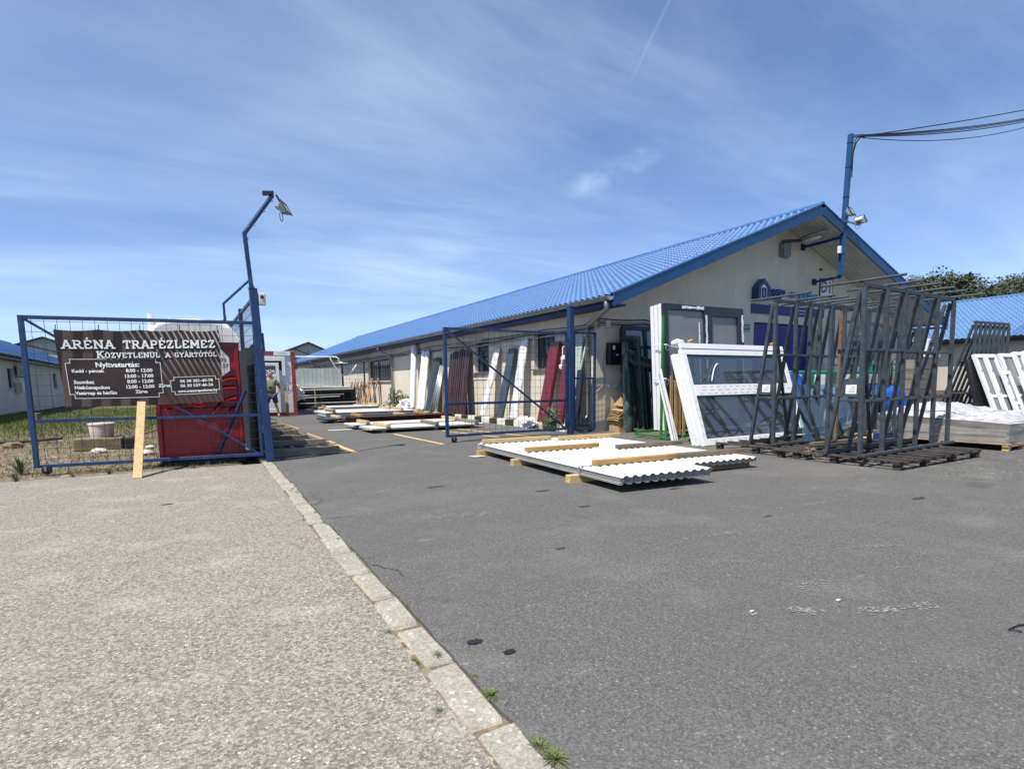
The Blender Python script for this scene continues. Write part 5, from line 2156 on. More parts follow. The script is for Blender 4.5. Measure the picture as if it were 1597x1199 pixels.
for a in range(13):
    for b in range(20):
        th, ph = math.pi * a / 12, 2 * math.pi * b / 20
        d = Vector((math.sin(th) * math.cos(ph), math.sin(th) * math.sin(ph), math.cos(th)))
        f = 1 + .45 * mnoise.noise(d * 1.8 + Vector((3, 1, 2)))
        lump.v.append(Vector((d.x * .16 * f, d.y * .34 * f, .17 + d.z * .19 * f)))
for a in range(12):
    for b in range(20):
        p, p2 = a * 20 + b, a * 20 + (b + 1) % 20
        lump.f.append((p, p + 20, p2 + 20, p2))
o = tag(lump.build('film_bundle', 'white_film', smooth=True), 'crumpled heap of white film on the painted kerb by the gate', 'film heap')
o.location = (7.95, 13.15, .02)
def crumple(name, m, seed, sx, sy, sz, amp=.5):
    q = MB()
    for a in range(21):
        for b in range(30):
            th, ph = math.pi * a / 20, 2 * math.pi * b / 30
            d = Vector((math.sin(th) * math.cos(ph), math.sin(th) * math.sin(ph), math.cos(th)))
            f = 1 + amp * mnoise.noise(d * 1.6 + Vector((seed, 1, 2))) + amp * .7 * abs(mnoise.noise(d * 4.1 + Vector((seed, 5, 2)))) - .25 * amp * abs(mnoise.noise(d * 9 + Vector((seed, 5, 9))))
            q.v.append(Vector((d.x * sx * f, d.y * sy * f, d.z * sz * f)))
    for a in range(20):
        for b in range(30):
            p, p2 = a * 30 + b, a * 30 + (b + 1) % 30
            q.f.append((p, p + 30, p2 + 30, p2))
    return q.build(name, m)


bpy.data.objects.remove(o)
o = tag(crumple('film_bundle', 'white_film', 3, .13, .32, .16, .8), 'crumpled heap of white film on the painted kerb by the gate', 'film heap')
o.location = (7.97, 13.15, .17)
o2 = crumple('sack', 'white_film', 8, .28, .32, .32, .7)
o2.location = (7.95, 22.6, .3)
tag(o2, 'x', 'sack')
o2['label'] = 'crumpled white sack sitting far back by the painted kerb'
for (x, y, s, n, lab) in ((8.0, 12.0, .62, 130, 'green bush growing at the wall foot behind the gate'), (8.4, 25.0, 1.0, 150, 'leafy green bush at the wall foot below the far wide window'), (8.5, 24.1, .8, 110, 'smaller leafy bush beside the far downpipe'), (9.7, 8.3, .3, 60, 'low weeds under the green steel stand'), (9.3, 10.9, .25, 40, 'weeds at the foot of the cardboard stack'), (9.9, 8.05, .25, 60, 'low weeds just right of the green steel stand')):
    t = thing('bush', lab, 'bush', (x, y, 0))
    q = MB()
    for k in range(n * 3):
        a, e = random.uniform(0, 6.28), random.uniform(.1, 1.5)
        L = s * random.uniform(.25, 1.0)
        c = Vector((math.cos(a) * math.cos(e) * .75, math.sin(a) * math.cos(e) * .75, math.sin(e))) * L
        u = Vector((jit(1), jit(1), jit(1))).normalized() * s * .07
        v = u.orthogonal().normalized() * s * .035
        q.poly([c - u, c + v, c + u, c - v])
    q.build('leaves', 'leaf_bush', t)
    q = MB()
    for k in range(7):
        a, e = random.uniform(0, 6.28), random.uniform(.7, 1.5)
        q.tube([(0, 0, 0), (math.cos(a) * math.cos(e) * s * .7, math.sin(a) * math.cos(e) * s * .7, math.sin(e) * s * .8)], s * .012, 5)
    stuff(q.build('stems', 'bark', t))

# old boards leaning far back
t = thing('board_stack', 'stack of old brown boards leaning on the wall far down the yard', 'board stack', (8.2, 30.5, 0))
for k in range(17):
    yb = 27.7 + k * .30 + jit(.1)
    q = MB()
    q.beam((8.0 + jit(.12), yb, .05), (8.62, yb + random.uniform(.3, 1.3), random.uniform(1.2, 1.55)), .16, .03, up=(1, 0, .3))
    q.build('board', random.choice(['old_wood_z', 'grey_wood_z', 'amber_z', 'old_wood_z']), t, world=True)
q = MB()
q.beam((7.7, 27.2, .2), (7.75, 30.6, .22), .2, .08)
tag(q.build('timber', 'pine_y'), 'pale timber lying at the foot of the leaning old boards', 'timber')
q = MB()
q.box(-.03, .03, -.18, .18, -.3, .3)
o = tag(q.build('wall_plate', 'old_wood_z'), 'small dark board hanging on the wall right of the old boards', 'board')
o.location = (8.64, 26.55, .78)

# profile rack and panel behind the container
t = thing('sheet_rack', 'rack of long white and dark profiles under an upright pale green panel', 'rack', (5, 30, 0))
for k in range(11):
    x = 4.95 + k * .2
    q = MB()
    q.box(x, x + .185, 30.0, 30.03, 1.17, 2.07)
    q.box(x + .185, x + .2, 30.02, 30.03, 1.17, 2.07)
    q.build('panel', 'panel_pale', t, world=True)
for (x0, x1, z, m) in ((4.8, 7.4, 1.12, 'white_pvc'), (4.8, 7.7, 1.0, 'white_pvc'), (4.9, 7.6, .88, 'black_plastic'), (4.8, 7.2, .74, 'white_pvc'), (4.8, 7.0, .62, 'grey_white'), (4.9, 7.9, .50, 'black_plastic'), (5.0, 7.9, .36, 'grey_white'), (4.8, 7.6, .22, 'machine_dark')):
    q = MB()
    q.beam((x0, 29.8, z), (x1, 29.9 + jit(.1), z + .04 + jit(.03)), .16, .055)
    q.build('profile', m, t, world=True)
for x in (5.0, 6.1, 7.2):
    q = MB()
    q.box(x, x + .08, 30.05, 30.13, 0, 2.1)
    q.build('post', 'anthracite', t, world=True)
q = MB()
q.tube([(5.75, 29.7, .2), (5.76, 29.68, .7), (5.75, 29.7, 1.1)], .02, 6)
q.build('strap', 'line_yellow', t, world=True)
q = MB()
q.box(4.7, 7.9, 30.2, 30.25, .05, 1.1)
q.build('back_sheet', 'dark_gap', t, world=True)
o3 = crumple('bag', 'white_film', 14, .24, .16, .26, 1.1)
o3.location = (4.78, 28.9, .80)
tag(o3, 'x', 'bag')
o3['label'] = 'crumpled white bag hanging in front of the profile rack by the container'
q = MB()
q.prism([(4.35, 28.9, 1.05), (4.9, 28.9, 1.2), (4.6, 28.9, .95)], (0, .5, .1))
tag(q.build('cardboard_flap', 'cardboard', fix=True), 'torn cardboard flap on top of the profile rack beside the container', 'cardboard')
f2 = thing('fence', 'short wire mesh fence panel between the profile rack and the wall', 'fence', (7.3, 30.4, 0))
for x in (0.0, 1.15):
    q = MB()
    q.box(x - .03, x + .03, -.03, .03, 0, 2.45)
    q.build('post', 'anthracite', f2)
q = MB()
for k in range(8):
    q.tube([(.05 + k * .15, -.01, .1), (.05 + k * .15, -.01, 2.4)], .006, 4)
for k in range(12):
    q.tube([(0, -.02, .2 + k * .19), (1.15, -.02, .2 + k * .19)], .006, 4)
stuff(q.build('wire_mesh', 'wire_dark', f2))
f3 = thing('gantry', 'thin dark steel gantry standing behind the container in front of the hall roof', 'gantry', (4.9, 36, 0))
for x in (0, .9, 1.1):
    q = MB()
    q.box(x - .03, x + .03, -.03, .03, 0, 2.9)
    q.build('post', 'anthracite', f3)
for z in (2.1, 2.5, 2.9):
    q = MB()
    q.beam((-.6, 0, z), (2.2, 0, z), .02)
    q.build('rail', 'anthracite', f3)


# ------------------------------------------------------------------ office container and the man
ct = thing('office_container', 'white and red framed office container with notices beside its open door', 'container', (1.69, 25.0, 0))
CW, CL, CH = 2.44, 6.0, 2.60
for (x, y) in ((0, 0), (CW - .15, 0), (0, CL - .15), (CW - .15, CL - .15)):
    q = MB()
    q.box(x, x + .15, y, y + .15, 0, CH)
    p = q.build('corner_post', 'container_red', ct, bevel=.01)
    q = MB()
    q.box(x + .05, x + .10, y - .004, y + .01, CH - .12, CH - .05)
    q.build('lifting_hole', 'dark_gap', p)
for (z0, z1) in ((0, .14), (CH - .16, CH - .01)):
    q = MB()
    q.box(.15, CW - .15, .01, .12, z0, z1)
    q.build('frame_rail', 'container_red', ct)
    q = MB()
    q.box(CW - .13, CW - .02, .15, CL - .15, z0, z1)
    q.build('frame_rail', 'container_red', ct)
q = MB()
q.box(CW - .80, CW - .17, -.002, .008, CH - .16, CH - .01)
pl_ = q.build('number_plate', 'white_pvc', ct)
q = MB()
for k in range(5):
    q.box(CW - .62 + k * .07, CW - .58 + k * .07, -.004, -.003, CH - .10, CH - .06)
stuff(q.build('lettering', 'cable_grey', pl_))
q = MB()
q.box(.15, CW - .15, .05, .10, .14, CH - .16)
q.build('front_wall', 'container_grey', ct)
q = MB()
q.box(CW - .10, CW - .05, .15, CL - .15, .14, CH - .16)
q.box(.05, .10, .15, CL - .15, .14, CH - .16)
q.box(.15, CW - .15, CL - .10, CL - .05, .14, CH - .16)
q.box(.02, CW - .02, .02, CL - .02, CH - .02, CH + .01)
q.build('wall', 'container_grey', ct)
q = MB()                                                # awning style white window box over the door
for (a, b, c, d) in ((.9, 2.05, 2.22, 2.38), (1.93, 2.05, 1.62, 2.22)):
    q.box(a, b, -.03, .05, c, d)
q.build('shutter_frame', 'white_pvc', ct, bevel=.008)
q = MB()
q.box(1.0, 1.93, .035, .05, 1.85, 2.22)
q.build('shutter_gap', 'dark_gap', ct)
dq = MB()
for (a, b, c, d) in ((.75, .85, .16, 2.14), (1.68, 1.80, .16, 2.14), (.85, 1.68, 2.02, 2.14), (.85, 1.68, .16, .3), (.85, 1.68, 1.62, 1.70)):
    dq.box(a, b, -.07, -.02, c, d)
door_c = dq.build('door', 'white_pvc', ct, bevel=.006)
q = MB()
q.box(.85, 1.68, -.055, -.045, .3, 1.62)
q.build('door_panel', 'white_pvc', door_c)
q = MB()
q.box(.86, 1.67, -.062, -.052, 1.71, 2.01)
q.build('sign_board', 'anthracite_sheet', door_c)
text_part('lettering', 'IRODA', .17, 'lettering_white', door_c, facing(1.36, -.066, 1.80), bold=.006, sx=1.1)
q = MB()
q.beam((.95, -.065, 1.74), (1.45, -.065, 1.99), .012, .004)
q.beam((1.45, -.065, 1.99), (1.62, -.065, 1.74), .012, .004)
stuff(q.build('sign_roof_line', 'grey_white', door_c))
for (x, z, w, h) in ((1.35, 1.30, .22, .28), (1.50, 1.45, .16, .2), (1.95, 1.22, .2, .28), (2.14, 1.36, .16, .22), (1.95, .95, .20, .3), (2.13, 1.05, .14, .2)):
    q = MB()
    q.box(x, x + w, -.078 if x < 1.68 else .040, -.074 if x < 1.68 else .046, z, z + h)
    p = q.build('notice', 'paper', ct)
    q = MB()
    yy = -.080 if x < 1.68 else .0385
    for k in range(4):
        q.box(x + .03, x + w - .03 - random.random() * .05, yy, yy + .0015, z + h * (.2 + .17 * k), z + h * (.24 + .17 * k))
    stuff(q.build('lettering', 'cable_grey', p))
q = MB()
q.lathe([(.085, 0), (.085, .004)], 20, Matrix.Translation((2.05, .038, 1.08)) @ Matrix.Rotation(R(90), 4, 'X'))
sg2 = q.build('round_sign', 'anthracite', ct)
q = MB()
q.lathe([(.06, 0), (.06, .003)], 20, Matrix.Translation((2.05, .0335, 1.08)) @ Matrix.Rotation(R(90), 4, 'X'))
q.build('sign_face', 'paper', sg2)
q = MB()
q.box(2.005, 2.085, .0285, .030, 1.065, 1.095)
q.build('sign_symbol', 'lettering_black', sg2)
q = MB()
q.tube([(2.47, .1, 1.9), (2.50, .05, 2.0)], .05, 8)
q.build('warning_lamp', 'container_red', ct)
q = MB()
q.box(3.62, 3.73, 24.62, 24.72, .55, 1.05)
a = q.build('post_top', 'line_yellow', None)
bpy.data.objects.remove(a)
gp = thing('timber_post', 'short timber post with a yellow upper half standing before the container door', 'post', (3.68, 24.65, 0))
q = MB()
q.box(-.055, .055, -.03, .03, 0, .52)
q.build('lower_half', 'amber_z', gp)
q = MB()
q.box(-.055, .055, -.03, .03, .522, 1.02)
q.build('upper_half', 'line_yellow', gp)
# gooseneck lamp
gl = thing('gooseneck_lamp', 'white gooseneck lamp reaching out from the container corner over the yard', 'lamp', (4.13, 25.3, 2.4))
q = MB()
q.tube([(-.02, 0, 0), (1.6, 0, .02), (1.74, 0, .01), (1.82, 0, -.06), (1.84, 0, -.2)], .028, 8)
q.build('arm', 'white_pvc', gl, smooth=True)
q = MB()
q.lathe([(.05, .04), (.07, 0), (.28, -.02), (.30, -.03), (.02, -.04)], 20, Matrix.Translation((1.92, 0, -.22)))
q.build('shade', 'grey_white', gl)
q = MB()
q.tube([(1.45 + k * .075, 0, .0 - 1.0 * math.sin(k / 15 * math.pi) * (.62 if k < 8 else .62) - .02 * k) for k in range(16)], .022, 6)
q.build('hose', 'white_pvc', gl, smooth=True)


def skin_mesh(name, verts, edges, radii, m, parent, sub=2, root=0):
    me = bpy.data.meshes.new(name)
    me.from_pydata(verts, edges, [])
    me.materials.append(MATS[m])
    o = bpy.data.objects.new(name, me)
    C.objects.link(o)
    o.parent = parent
    md = o.modifiers.new('Skin', 'SKIN')
    if not me.skin_vertices:
        try:
            me.skin_vertices.new(name='')
        except Exception:
            pass
    for i, r_ in enumerate(radii):
        sv = me.skin_vertices[0].data[i]
        sv.radius = r_ if isinstance(r_, tuple) else (r_, r_)
        sv.use_root = (i == root)
    md.use_smooth_shade = True
    s2 = o.modifiers.new('Sub', 'SUBSURF')
    s2.levels = sub
    s2.render_levels = sub
    WM[o.name] = wm(parent)
    return o


man = thing('person', 'heavy bald man in khaki t-shirt and blue shorts with hand on hip', 'person', (3.07, 24.35, .016), R(-14))
# body: one continuous figure facing -y, turned a little to his right
V = [(0, 0, .95), (0, -.01, 1.12), (0, 0, 1.30), (0, .01, 1.43), (0, 0, 1.52), (0, -.02, 1.60), (0, -.03, 1.69), (0, -.01, 1.75),
     (.10, 0, .90), (.15, -.01, .52), (.24, .03, .09), (.25, -.10, .045), (.25, -.17, .035),
     (-.10, 0, .90), (-.17, -.01, .52), (-.22, .03, .09), (-.23, -.10, .045), (-.23, -.17, .035),
     (.17, .01, 1.40), (.235, .02, 1.34), (.33, .06, 1.10), (.25, -.09, .94), (.20, -.13, .90),
     (-.17, .01, 1.40), (-.235, .02, 1.34), (-.31, .05, 1.10), (-.29, -.05, .88), (-.27, -.08, .80)]
E = [(0, 1), (1, 2), (2, 3), (3, 4), (4, 5), (5, 6), (6, 7), (0, 8), (8, 9), (9, 10), (10, 11), (11, 12), (0, 13), (13, 14), (14, 15), (15, 16), (16, 17), (3, 18), (18, 19), (19, 20), (20, 21), (21, 22), (3, 23), (23, 24), (24, 25), (25, 26), (26, 27)]
Rr = [.15, (.18, .17), (.17, .14), .10, .055, .078, .092, .055, .10, .062, .042, .045, .035, .10, .062, .042, .045, .035, .075, .065, .048, .036, .034, .075, .065, .048, .036, .034]
skin_mesh('body', V, E, Rr, 'skin', man)
skin_mesh('shirt', [(0, 0, .93), (0, -.03, 1.08), (0, -.02, 1.25), (0, .01, 1.41), (0, 0, 1.475), (.17, .01, 1.405), (.255, .02, 1.30), (.285, .035, 1.22), (-.17, .01, 1.405), (-.255, .02, 1.30), (-.285, .035, 1.22)],
          [(0, 1), (1, 2), (2, 3), (3, 4), (3, 5), (5, 6), (6, 7), (3, 8), (8, 9), (9, 10)], [(.185, .17), (.225, .215), (.205, .18), (.13, .12), .075, .09, .088, .082, .09, .088, .082], 'khaki_shirt', man)
skin_mesh('shorts', [(0, 0, .93), (.105, 0, .84), (.15, -.01, .62), (.155, -.01, .52), (-.105, 0, .84), (-.155, -.01, .62), (-.165, -.01, .52)],
          [(0, 1), (1, 2), (2, 3), (0, 4), (4, 5), (5, 6)], [(.18, .165), .125, .108, .10, .125, .108, .10], 'denim', man)
for s in (-1, 1):
    q = MB()
    q.lathe([(.004, -.03), (.015, -.02), (.017, 0), (.014, .02), (.004, .03)], 8, Matrix.Translation((s * .095, -.025, 1.645)))
    q.build('ear', 'skin', man, smooth=True)
    q = MB()
    q.lathe([(.003, -.01), (.010, -.005), (.010, .005), (.003, .01)], 8, Matrix.Translation((s * .034, -.108, 1.665)) @ Matrix.Rotation(R(90), 4, 'X'))
    q.build('eye', 'dark_eye', man)
    q = MB()
    q.hexa([(s * .24 - .05, -.20, .0), (s * .24 + .05, -.20, .0), (s * .24 + .045, .08, .0), (s * .24 - .045, .08, .0), (s * .24 - .04, -.17, .05), (s * .24 + .04, -.17, .05), (s * .24 + .04, .07, .09), (s * .24 - .04, .07, .09)])
    q.build('shoe', 'anthracite', man, bevel=.012)
    for f in range(5):
        q = MB()
        hx, hy, hz = ((.20, -.13, .90) if s > 0 else (-.27, -.08, .80))
        dx = (-.03 + .015 * f)
        L = (.055, .075, .08, .075, .06)[f]
        if s > 0:
            q.tube([(hx - .01, hy + dx * .5, hz - .01), (hx - .04, hy + dx - .03, hz - .02), (hx - L, hy + dx * .9 - .02, hz - .035)], .010, 6, r1=.007)
        else:
            q.tube([(hx, hy + dx * .8, hz - .02), (hx + .005, hy + dx - .012, hz - .055), (hx + .01, hy + dx * .9 - .01, hz - .03 - L)], .010, 6, r1=.007)
        q.build('finger', 'skin', man, smooth=True)
q = MB()
q.hexa([(-.018, -.112, 1.615), (.018, -.112, 1.615), (.008, -.10, 1.665), (-.008, -.10, 1.665), (-.012, -.142, 1.622), (.012, -.142, 1.622), (.006, -.115, 1.662), (-.006, -.115, 1.662)])
q.build('nose', 'skin', man, bevel=.004)
q = MB()
q.box(-.03, .03, -.113, -.10, 1.578, 1.590)
q.build('mouth', 'wine_sheet', man)
q = MB()
for k in range(9):
    a = math.pi * (k / 8)
    q.tube([(.065 * math.cos(a), -.205 - .012 * math.sin(a), 1.16 + .06 * math.sin(a)), (.04 * math.cos(a), -.212, 1.12)], .006, 4)
stuff(q.build('shirt_print', 'anthracite', man))


# ------------------------------------------------------------------ steel racks
def steel_pallet(label, x, y, rz, L, Wd, m='pallet_dark', h=.15, nb=8, group=None):
    t = thing('pallet', label, 'pallet', (x, y, 0), rz, group)
    for yy in (0.04, Wd / 2, Wd - .04):
        q = MB()
        q.beam((0, yy, h - .05), (L, yy, h - .05), .09, .03)
        q.build('runner', m, t, bevel=.004)
    bl = None
    for xx in (.07, L * .33, L * .66, L - .07):
        for yy in (0.045, Wd / 2, Wd - .045):
            if bl is None:
                q = MB()
                q.box(-.05, .05, -.045, .045, .008, h - .066)
                bl = q.build('block', m, t, bevel=.006)
                o = bl
            else:
                o = dup(bl, t)
            o.location = (xx, yy, 0)
    sl = None
    for k in range(nb):
        xx = .05 + (L - .1) * k / (nb - 1)
        if sl is None:
            q = MB()
            q.beam((0, -.02, h - .02), (0, Wd + .02, h - .02), .085, .024)
            sl = q.build('slat', m, t, bevel=.003)
            o = sl
        else:
            o = dup(sl, t)
        o.location = (xx + jit(.02), 0, jit(.003))
        o.rotation_euler = (0, 0, jit(.03))
    return t


def a_rack(label, x, y, rz, xs, z0, z1, dep, lean=0.0, rods=(-.45, .55), plate_at=None, diag=True, group=None, rod_n=None, w=.05, back=True):
    """posts in a row along x; each has a raking leg behind; rails and long rods on the top"""
    t = thing('glass_rack', label, 'rack', (x, y, 0), rz, group)
    L = xs[-1]

    def bar(name, a, b, ww=w, hh=w, m='rack_steel'):
        q = MB()
        a = (a[0] + lean * (a[2] - z0), a[1], a[2])
        b = (b[0] + lean * (b[2] - z0), b[1], b[2])
        q.beam(a, b, ww, hh)
        return q.build(name, m, t, bevel=.004)
    for k, px in enumerate(xs):
        bar('post', (px, 0, z0), (px, 0, z1), w, w)
        bar('leg', (px + .004, dep, z0), (px + .004, .05, z1 - .03), w * .92, w * .92)
        bar('cross_rail', (px, .03, z0 + (z1 - z0) * .34), (px, dep * .62, z0 + (z1 - z0) * .34), w * .6, w * .6)
    bar('top_rail', (-.03, .02, z1 + .025), (L + .03, .02, z1 + .025), w, w)
    for f in (.335, .64):
        zz = z0 + (z1 - z0) * f
        for a, b in zip(xs, xs[1:]):
            bar('rail', (a + w / 2, 0, zz), (b - w / 2, 0, zz), w * .6, w * .6)
            yy = dep * (1 - f) + .03
            bar('rail', (a + w / 2, yy, zz), (b - w / 2, yy, zz), w * .55, w * .55)
    if back:
        bar('top_rail', (xs[1], dep + .37, z1 - .10), (L, dep + .37, z1 - .10), w * .8, w * .8)
        for px in xs[1::2]:
            bar('post', (px + .16, dep + .40, z0), (px + .16, dep + .36, z1 - .12), w * .85, w * .85)
    bar('base_rail', (-.05, dep, z0 + .025), (L + .05, dep, z0 + .025))
    bar('base_rail', (-.05, -.06, z0 + .02), (L + .05, -.06, z0 + .02), .06, .04)
    if diag:
        j = min(2, len(xs) - 1)
        bar('brace', (xs[0] + .05, .075, z1 - .05), (xs[j] + .02, dep - .05, z0 + .08), w * .8, w * .8)
        bar('brace', (xs[-1] - .05, .10, z1 - .05), (xs[-2] - .15, dep - .05, z0 + .1), w * .8, w * .8)
    for k, px in enumerate(xs):
        if rod_n is not None and k >= rod_n:
            break
        e0, e1 = rods[0] + jit(.08), rods[1] + jit(.08)
        q = MB()
        xx = px + lean * (z1 - z0) + (.05 if k % 2 else -.03)
        q.tube([(xx, e0, z1 + .068), (xx, e1, z1 + .068)], .017, 8)
        q.build('rod', 'rack_steel', t)
    if plate_at is not None:
        zz = z0 + (z1 - z0) * .335
        q = MB()
        px = xs[plate_at] + lean * (zz - z0)
        q.box(px - .022, px - .014, .03, dep * .66, zz + .06, zz + .30)
        q.build('end_plate', 'rack_steel', t)
        q = MB()
        q.box(px - .026, px - .022, .06, .20, zz + .10, zz + .22)
        pp = q.build('paper_label', 'paper', t)
        q = MB()
        for r_ in range(3):
            q.box(px - .028, px - .027, .08, .17 - .02 * r_, zz + .125 + .03 * r_, zz + .137 + .03 * r_)
        stuff(q.build('lettering', 'cable_grey', pp))
    return t


# nearest rack on its dark pallet
steel_pallet('dark low pallet under the nearest steel rack, its corner pointing at the camera', 7.98, 3.93, R(1.5), 2.40, 1.75, nb=9)
RZ = R(4.2)
a_rack('nearest dark steel A-frame glass rack with rods across its top', 7.96, 4.42, RZ, [0, .62, 1.18, 1.68, 2.27, 2.86], .15, 2.40, .46, lean=-.062, rods=(-.44, .55), plate_at=0, w=.054)
steel_pallet('dark low pallet under the second steel rack beside the white window', 8.08, 5.42, R(2.5), 2.3, 1.5, nb=8)
a_rack('second dark steel A-frame glass rack holding a clear pane', 8.30, 6.00, R(3), [0, .56, .98, 1.27, 1.66, 2.05, 2.45, 2.9], .15, 2.42, .42, lean=-.035, rods=(-.62, .45), plate_at=0, w=.052, back=False)
a_rack('third dark steel rack half hidden between the second rack and the machine', 11.3, 6.75, R(3), [0, .45, .9, 1.35, 1.8], .04, 2.30, .45, rods=(-.1, .3), rod_n=0, w=.05, back=False)
a_rack('dark steel rack standing farther back among grey crates', 14.3, 7.6, R(2), [0, .4, .8, 1.2, 1.6, 2.0], .05, 2.38, .6, rods=(-.1, .3), rod_n=0, w=.055)
a_rack('dark steel rack beside the leaning white window sashes', 15.4, 6.2, R(-3), [0, .2, .4, .6, .8, 1.0, 1.2, 1.42], .05, 2.40, .75, rods=(-.1, .3), rod_n=0, diag=False, w=.05, back=False)
# rusty post and pane on the second rack
q = MB()
q.box(9.62, 9.67, 5.76, 5.81, .16, 2.44)
tag(q.build('steel_post', 'rusty_steel', bevel=.004), 'rusty steel square post standing in front of the second rack', 'post')
def pane(label, x0, x1, yb, zb, yt, zt, m, th=.012):
    q = MB()
    q.hexa([(x0, yb, zb), (x1, yb, zb), (x1, yb + th, zb), (x0, yb + th, zb), (x0, yt, zt), (x1, yt, zt), (x1, yt + th, zt), (x0, yt + th, zt)])
    return tag(q.build('glass_sheet', m), label, 'glass sheet')
pane('large clear glass pane standing on the second rack behind the rusty post', 8.98, 10.45, 5.92, .17, 6.12, 1.12, 'pane_clear')
q = MB()
for k in range(5):
    x = 9.42 + k * .09
    q.box(x, x + .06, 6.02, 6.021, .78 + jit(.01), .86)
# flat debris on the second pallet
for k, (x, y, w, m) in enumerate(((8.9, 5.35, .5, 'pallet_dark'), (9.3, 5.6, .6, 'old_wood_x'), (9.9, 5.3, .5, 'rack_steel'))):
    q = MB()
    q.beam((x - w, y, .185), (x + w, y + jit(.25), .19), .09, .035)
    tag(q.build('offcut', m), ['dark timber offcut lying on the second pallet', 'brown timber offcut lying across the second pallet', 'grey steel offcut lying at the right end of the second pallet'][k], 'offcut')
q = MB()
for k in range(40):
    a = random.uniform(0, 6.28)
    c = Vector((8.17 + jit(.10), 5.28 + jit(.07), .10 + jit(.07)))
    u = Vector((jit(1), jit(1), jit(1))).normalized() * .06
    q.poly([c - u, c + u.orthogonal() * .3, c + u, c - u.orthogonal() * .3])
stuff(tag(q.build('splinters', 'old_wood_z'), 'splintered corner block of the second pallet', 'splinters'))


# ------------------------------------------------------------------ window frames on the left of the racks
def frame_ring(x0, x1, z0, z1, w, th, L, m, name, parent, wt=None, wb=None):
    """rectangular frame as four members with the lean transform L"""
    wt, wb = wt or w, wb or w
    out = []
    for (a, b, c, d) in ((x0, x1, z0, z0 + wb), (x0, x1, z1 - wt, z1), (x0, x0 + w, z0 + wb, z1 - wt), (x1 - w, x1, z0 + wb, z1 - wt)):
        q = MB()
        q.box(a, b, 0, th, c, d, L)
        out.append(q.build(name, m, parent, bevel=.004))
    return out


def leanM(y0, ang):
    return Matrix.Translation((0, y0, 0)) @ Matrix.Rotation(-ang, 4, 'X')


# large white window with a wide taped transom
ww = thing('window_unit', 'large white window unit with taped transom leaning on wooden props', 'window', (8.27, 7.38, 0), R(1.5))
A = R(19)
WW, WH = 3.15, 1.92
for k, dy in enumerate((0.0, .105, .20)):
    L = leanM(dy, A)
    frame_ring(0 if k == 0 else -.02, WW, .02, WH - (.10 if k else 0), .115 if k == 0 else .06, .085, L, 'white_pvc', 'frame', ww, wb=.13)
L = leanM(0, A)
q = MB()
q.box(.115, WW - .115, -.004, .08, .98, 1.20, L)
q.build('transom', 'white_pvc', ww, bevel=.006)
q = MB()
q.box(-.0, WW, -.012, .05, WH + .002, WH + .11, L)
q.build('top_profile', 'white_pvc', ww, bevel=.006)
for (za, zb) in ((.15, .98), (1.20, WH - .115)):
    q = MB()
    q.box(.115, WW - .115, .030, .042, za, zb, L)
    q.build('glass_pane', 'pane_dark', ww)
    q = MB()
    for (a, b, c, d) in ((.115, WW - .115, za, za + .018), (.115, WW - .115, zb - .018, zb), (.115, .133, za, zb), (WW - .133, WW - .115, za, zb)):
        q.box(a, b, .022, .029, c, d, L)
    stuff(q.build('gasket', 'black_plastic', ww))
q = MB()                                                # dashed marks printed on the protective tape
def dash(x, z, w, h):
    q.box(x, x + w, -.0062, -.0052, z, z + h, L)
for r_ in range(3):
    x = .25
    while x < WW - .25:
        dash(x + .05 * r_, 1.02 + .065 * r_, .075 if r_ != 1 else .12, .010)
        x += .19 + .03 * (r_ % 2)
for r_ in range(2):
    z = .2
    while z < .95:
        q.box(.03 + .045 * r_, .04 + .045 * r_, -.0022, -.0012, z, z + .06, L)
        z += .16
    x = .3
    while x < WW - .2:
        q.box(x, x + .09, -.0022, -.0012, .06 + .035 * r_, .068 + .035 * r_, L)
        x += .21
stuff(q.build('tape_print', 'cable_grey', ww))
q = MB()
q.box(.20, WW - .2, .095, .102, 1.36, 1.43, L)
q.build('inner_rail', 'white_sheet', ww)
q = MB()
q.tube([L @ Vector((.62 + .30 * k / 9, -.012, 1.62 - .36 * (1 - k / 9) ** 1.7)) for k in range(10)], .014, 6)
q.build('loose_seal', 'grey_white', ww, smooth=True)
for k, (x, lab) in enumerate(((8.72, 'left'), (11.2, 'right'))):
    q = MB()
    q.beam((x + .55, 8.55, .05), (x, 8.22, 2.0), .11, .05, up=(0, 1, 0))
    tag(q.build('timber_prop', 'pine_z' if k == 0 else 'amber_z', bevel=.004), 'timber prop sticking up behind the large white window, %s one' % lab, 'timber')
q = MB()
for a in range(9):
    for b in range(14):
        th, ph = math.pi * a / 8, 2 * math.pi * b / 14
        d = Vector((math.sin(th) * math.cos(ph), math.sin(th) * math.sin(ph), math.cos(th)))
        f = 1 + .4 * mnoise.noise(d * 2.2)
        q.v.append(Vector((8.33 + d.x * .16 * f, 8.16 + d.y * .08 * f, 1.93 + d.z * .07 * f)))
for a in range(8):
    for b in range(14):
        p, p2 = a * 14 + b, a * 14 + (b + 1) % 14
        q.f.append((p, p + 14, p2 + 14, p2))
tag(q.build('film_bundle', 'white_film', smooth=True), 'bunched white film on the top left corner of the large white window', 'film')
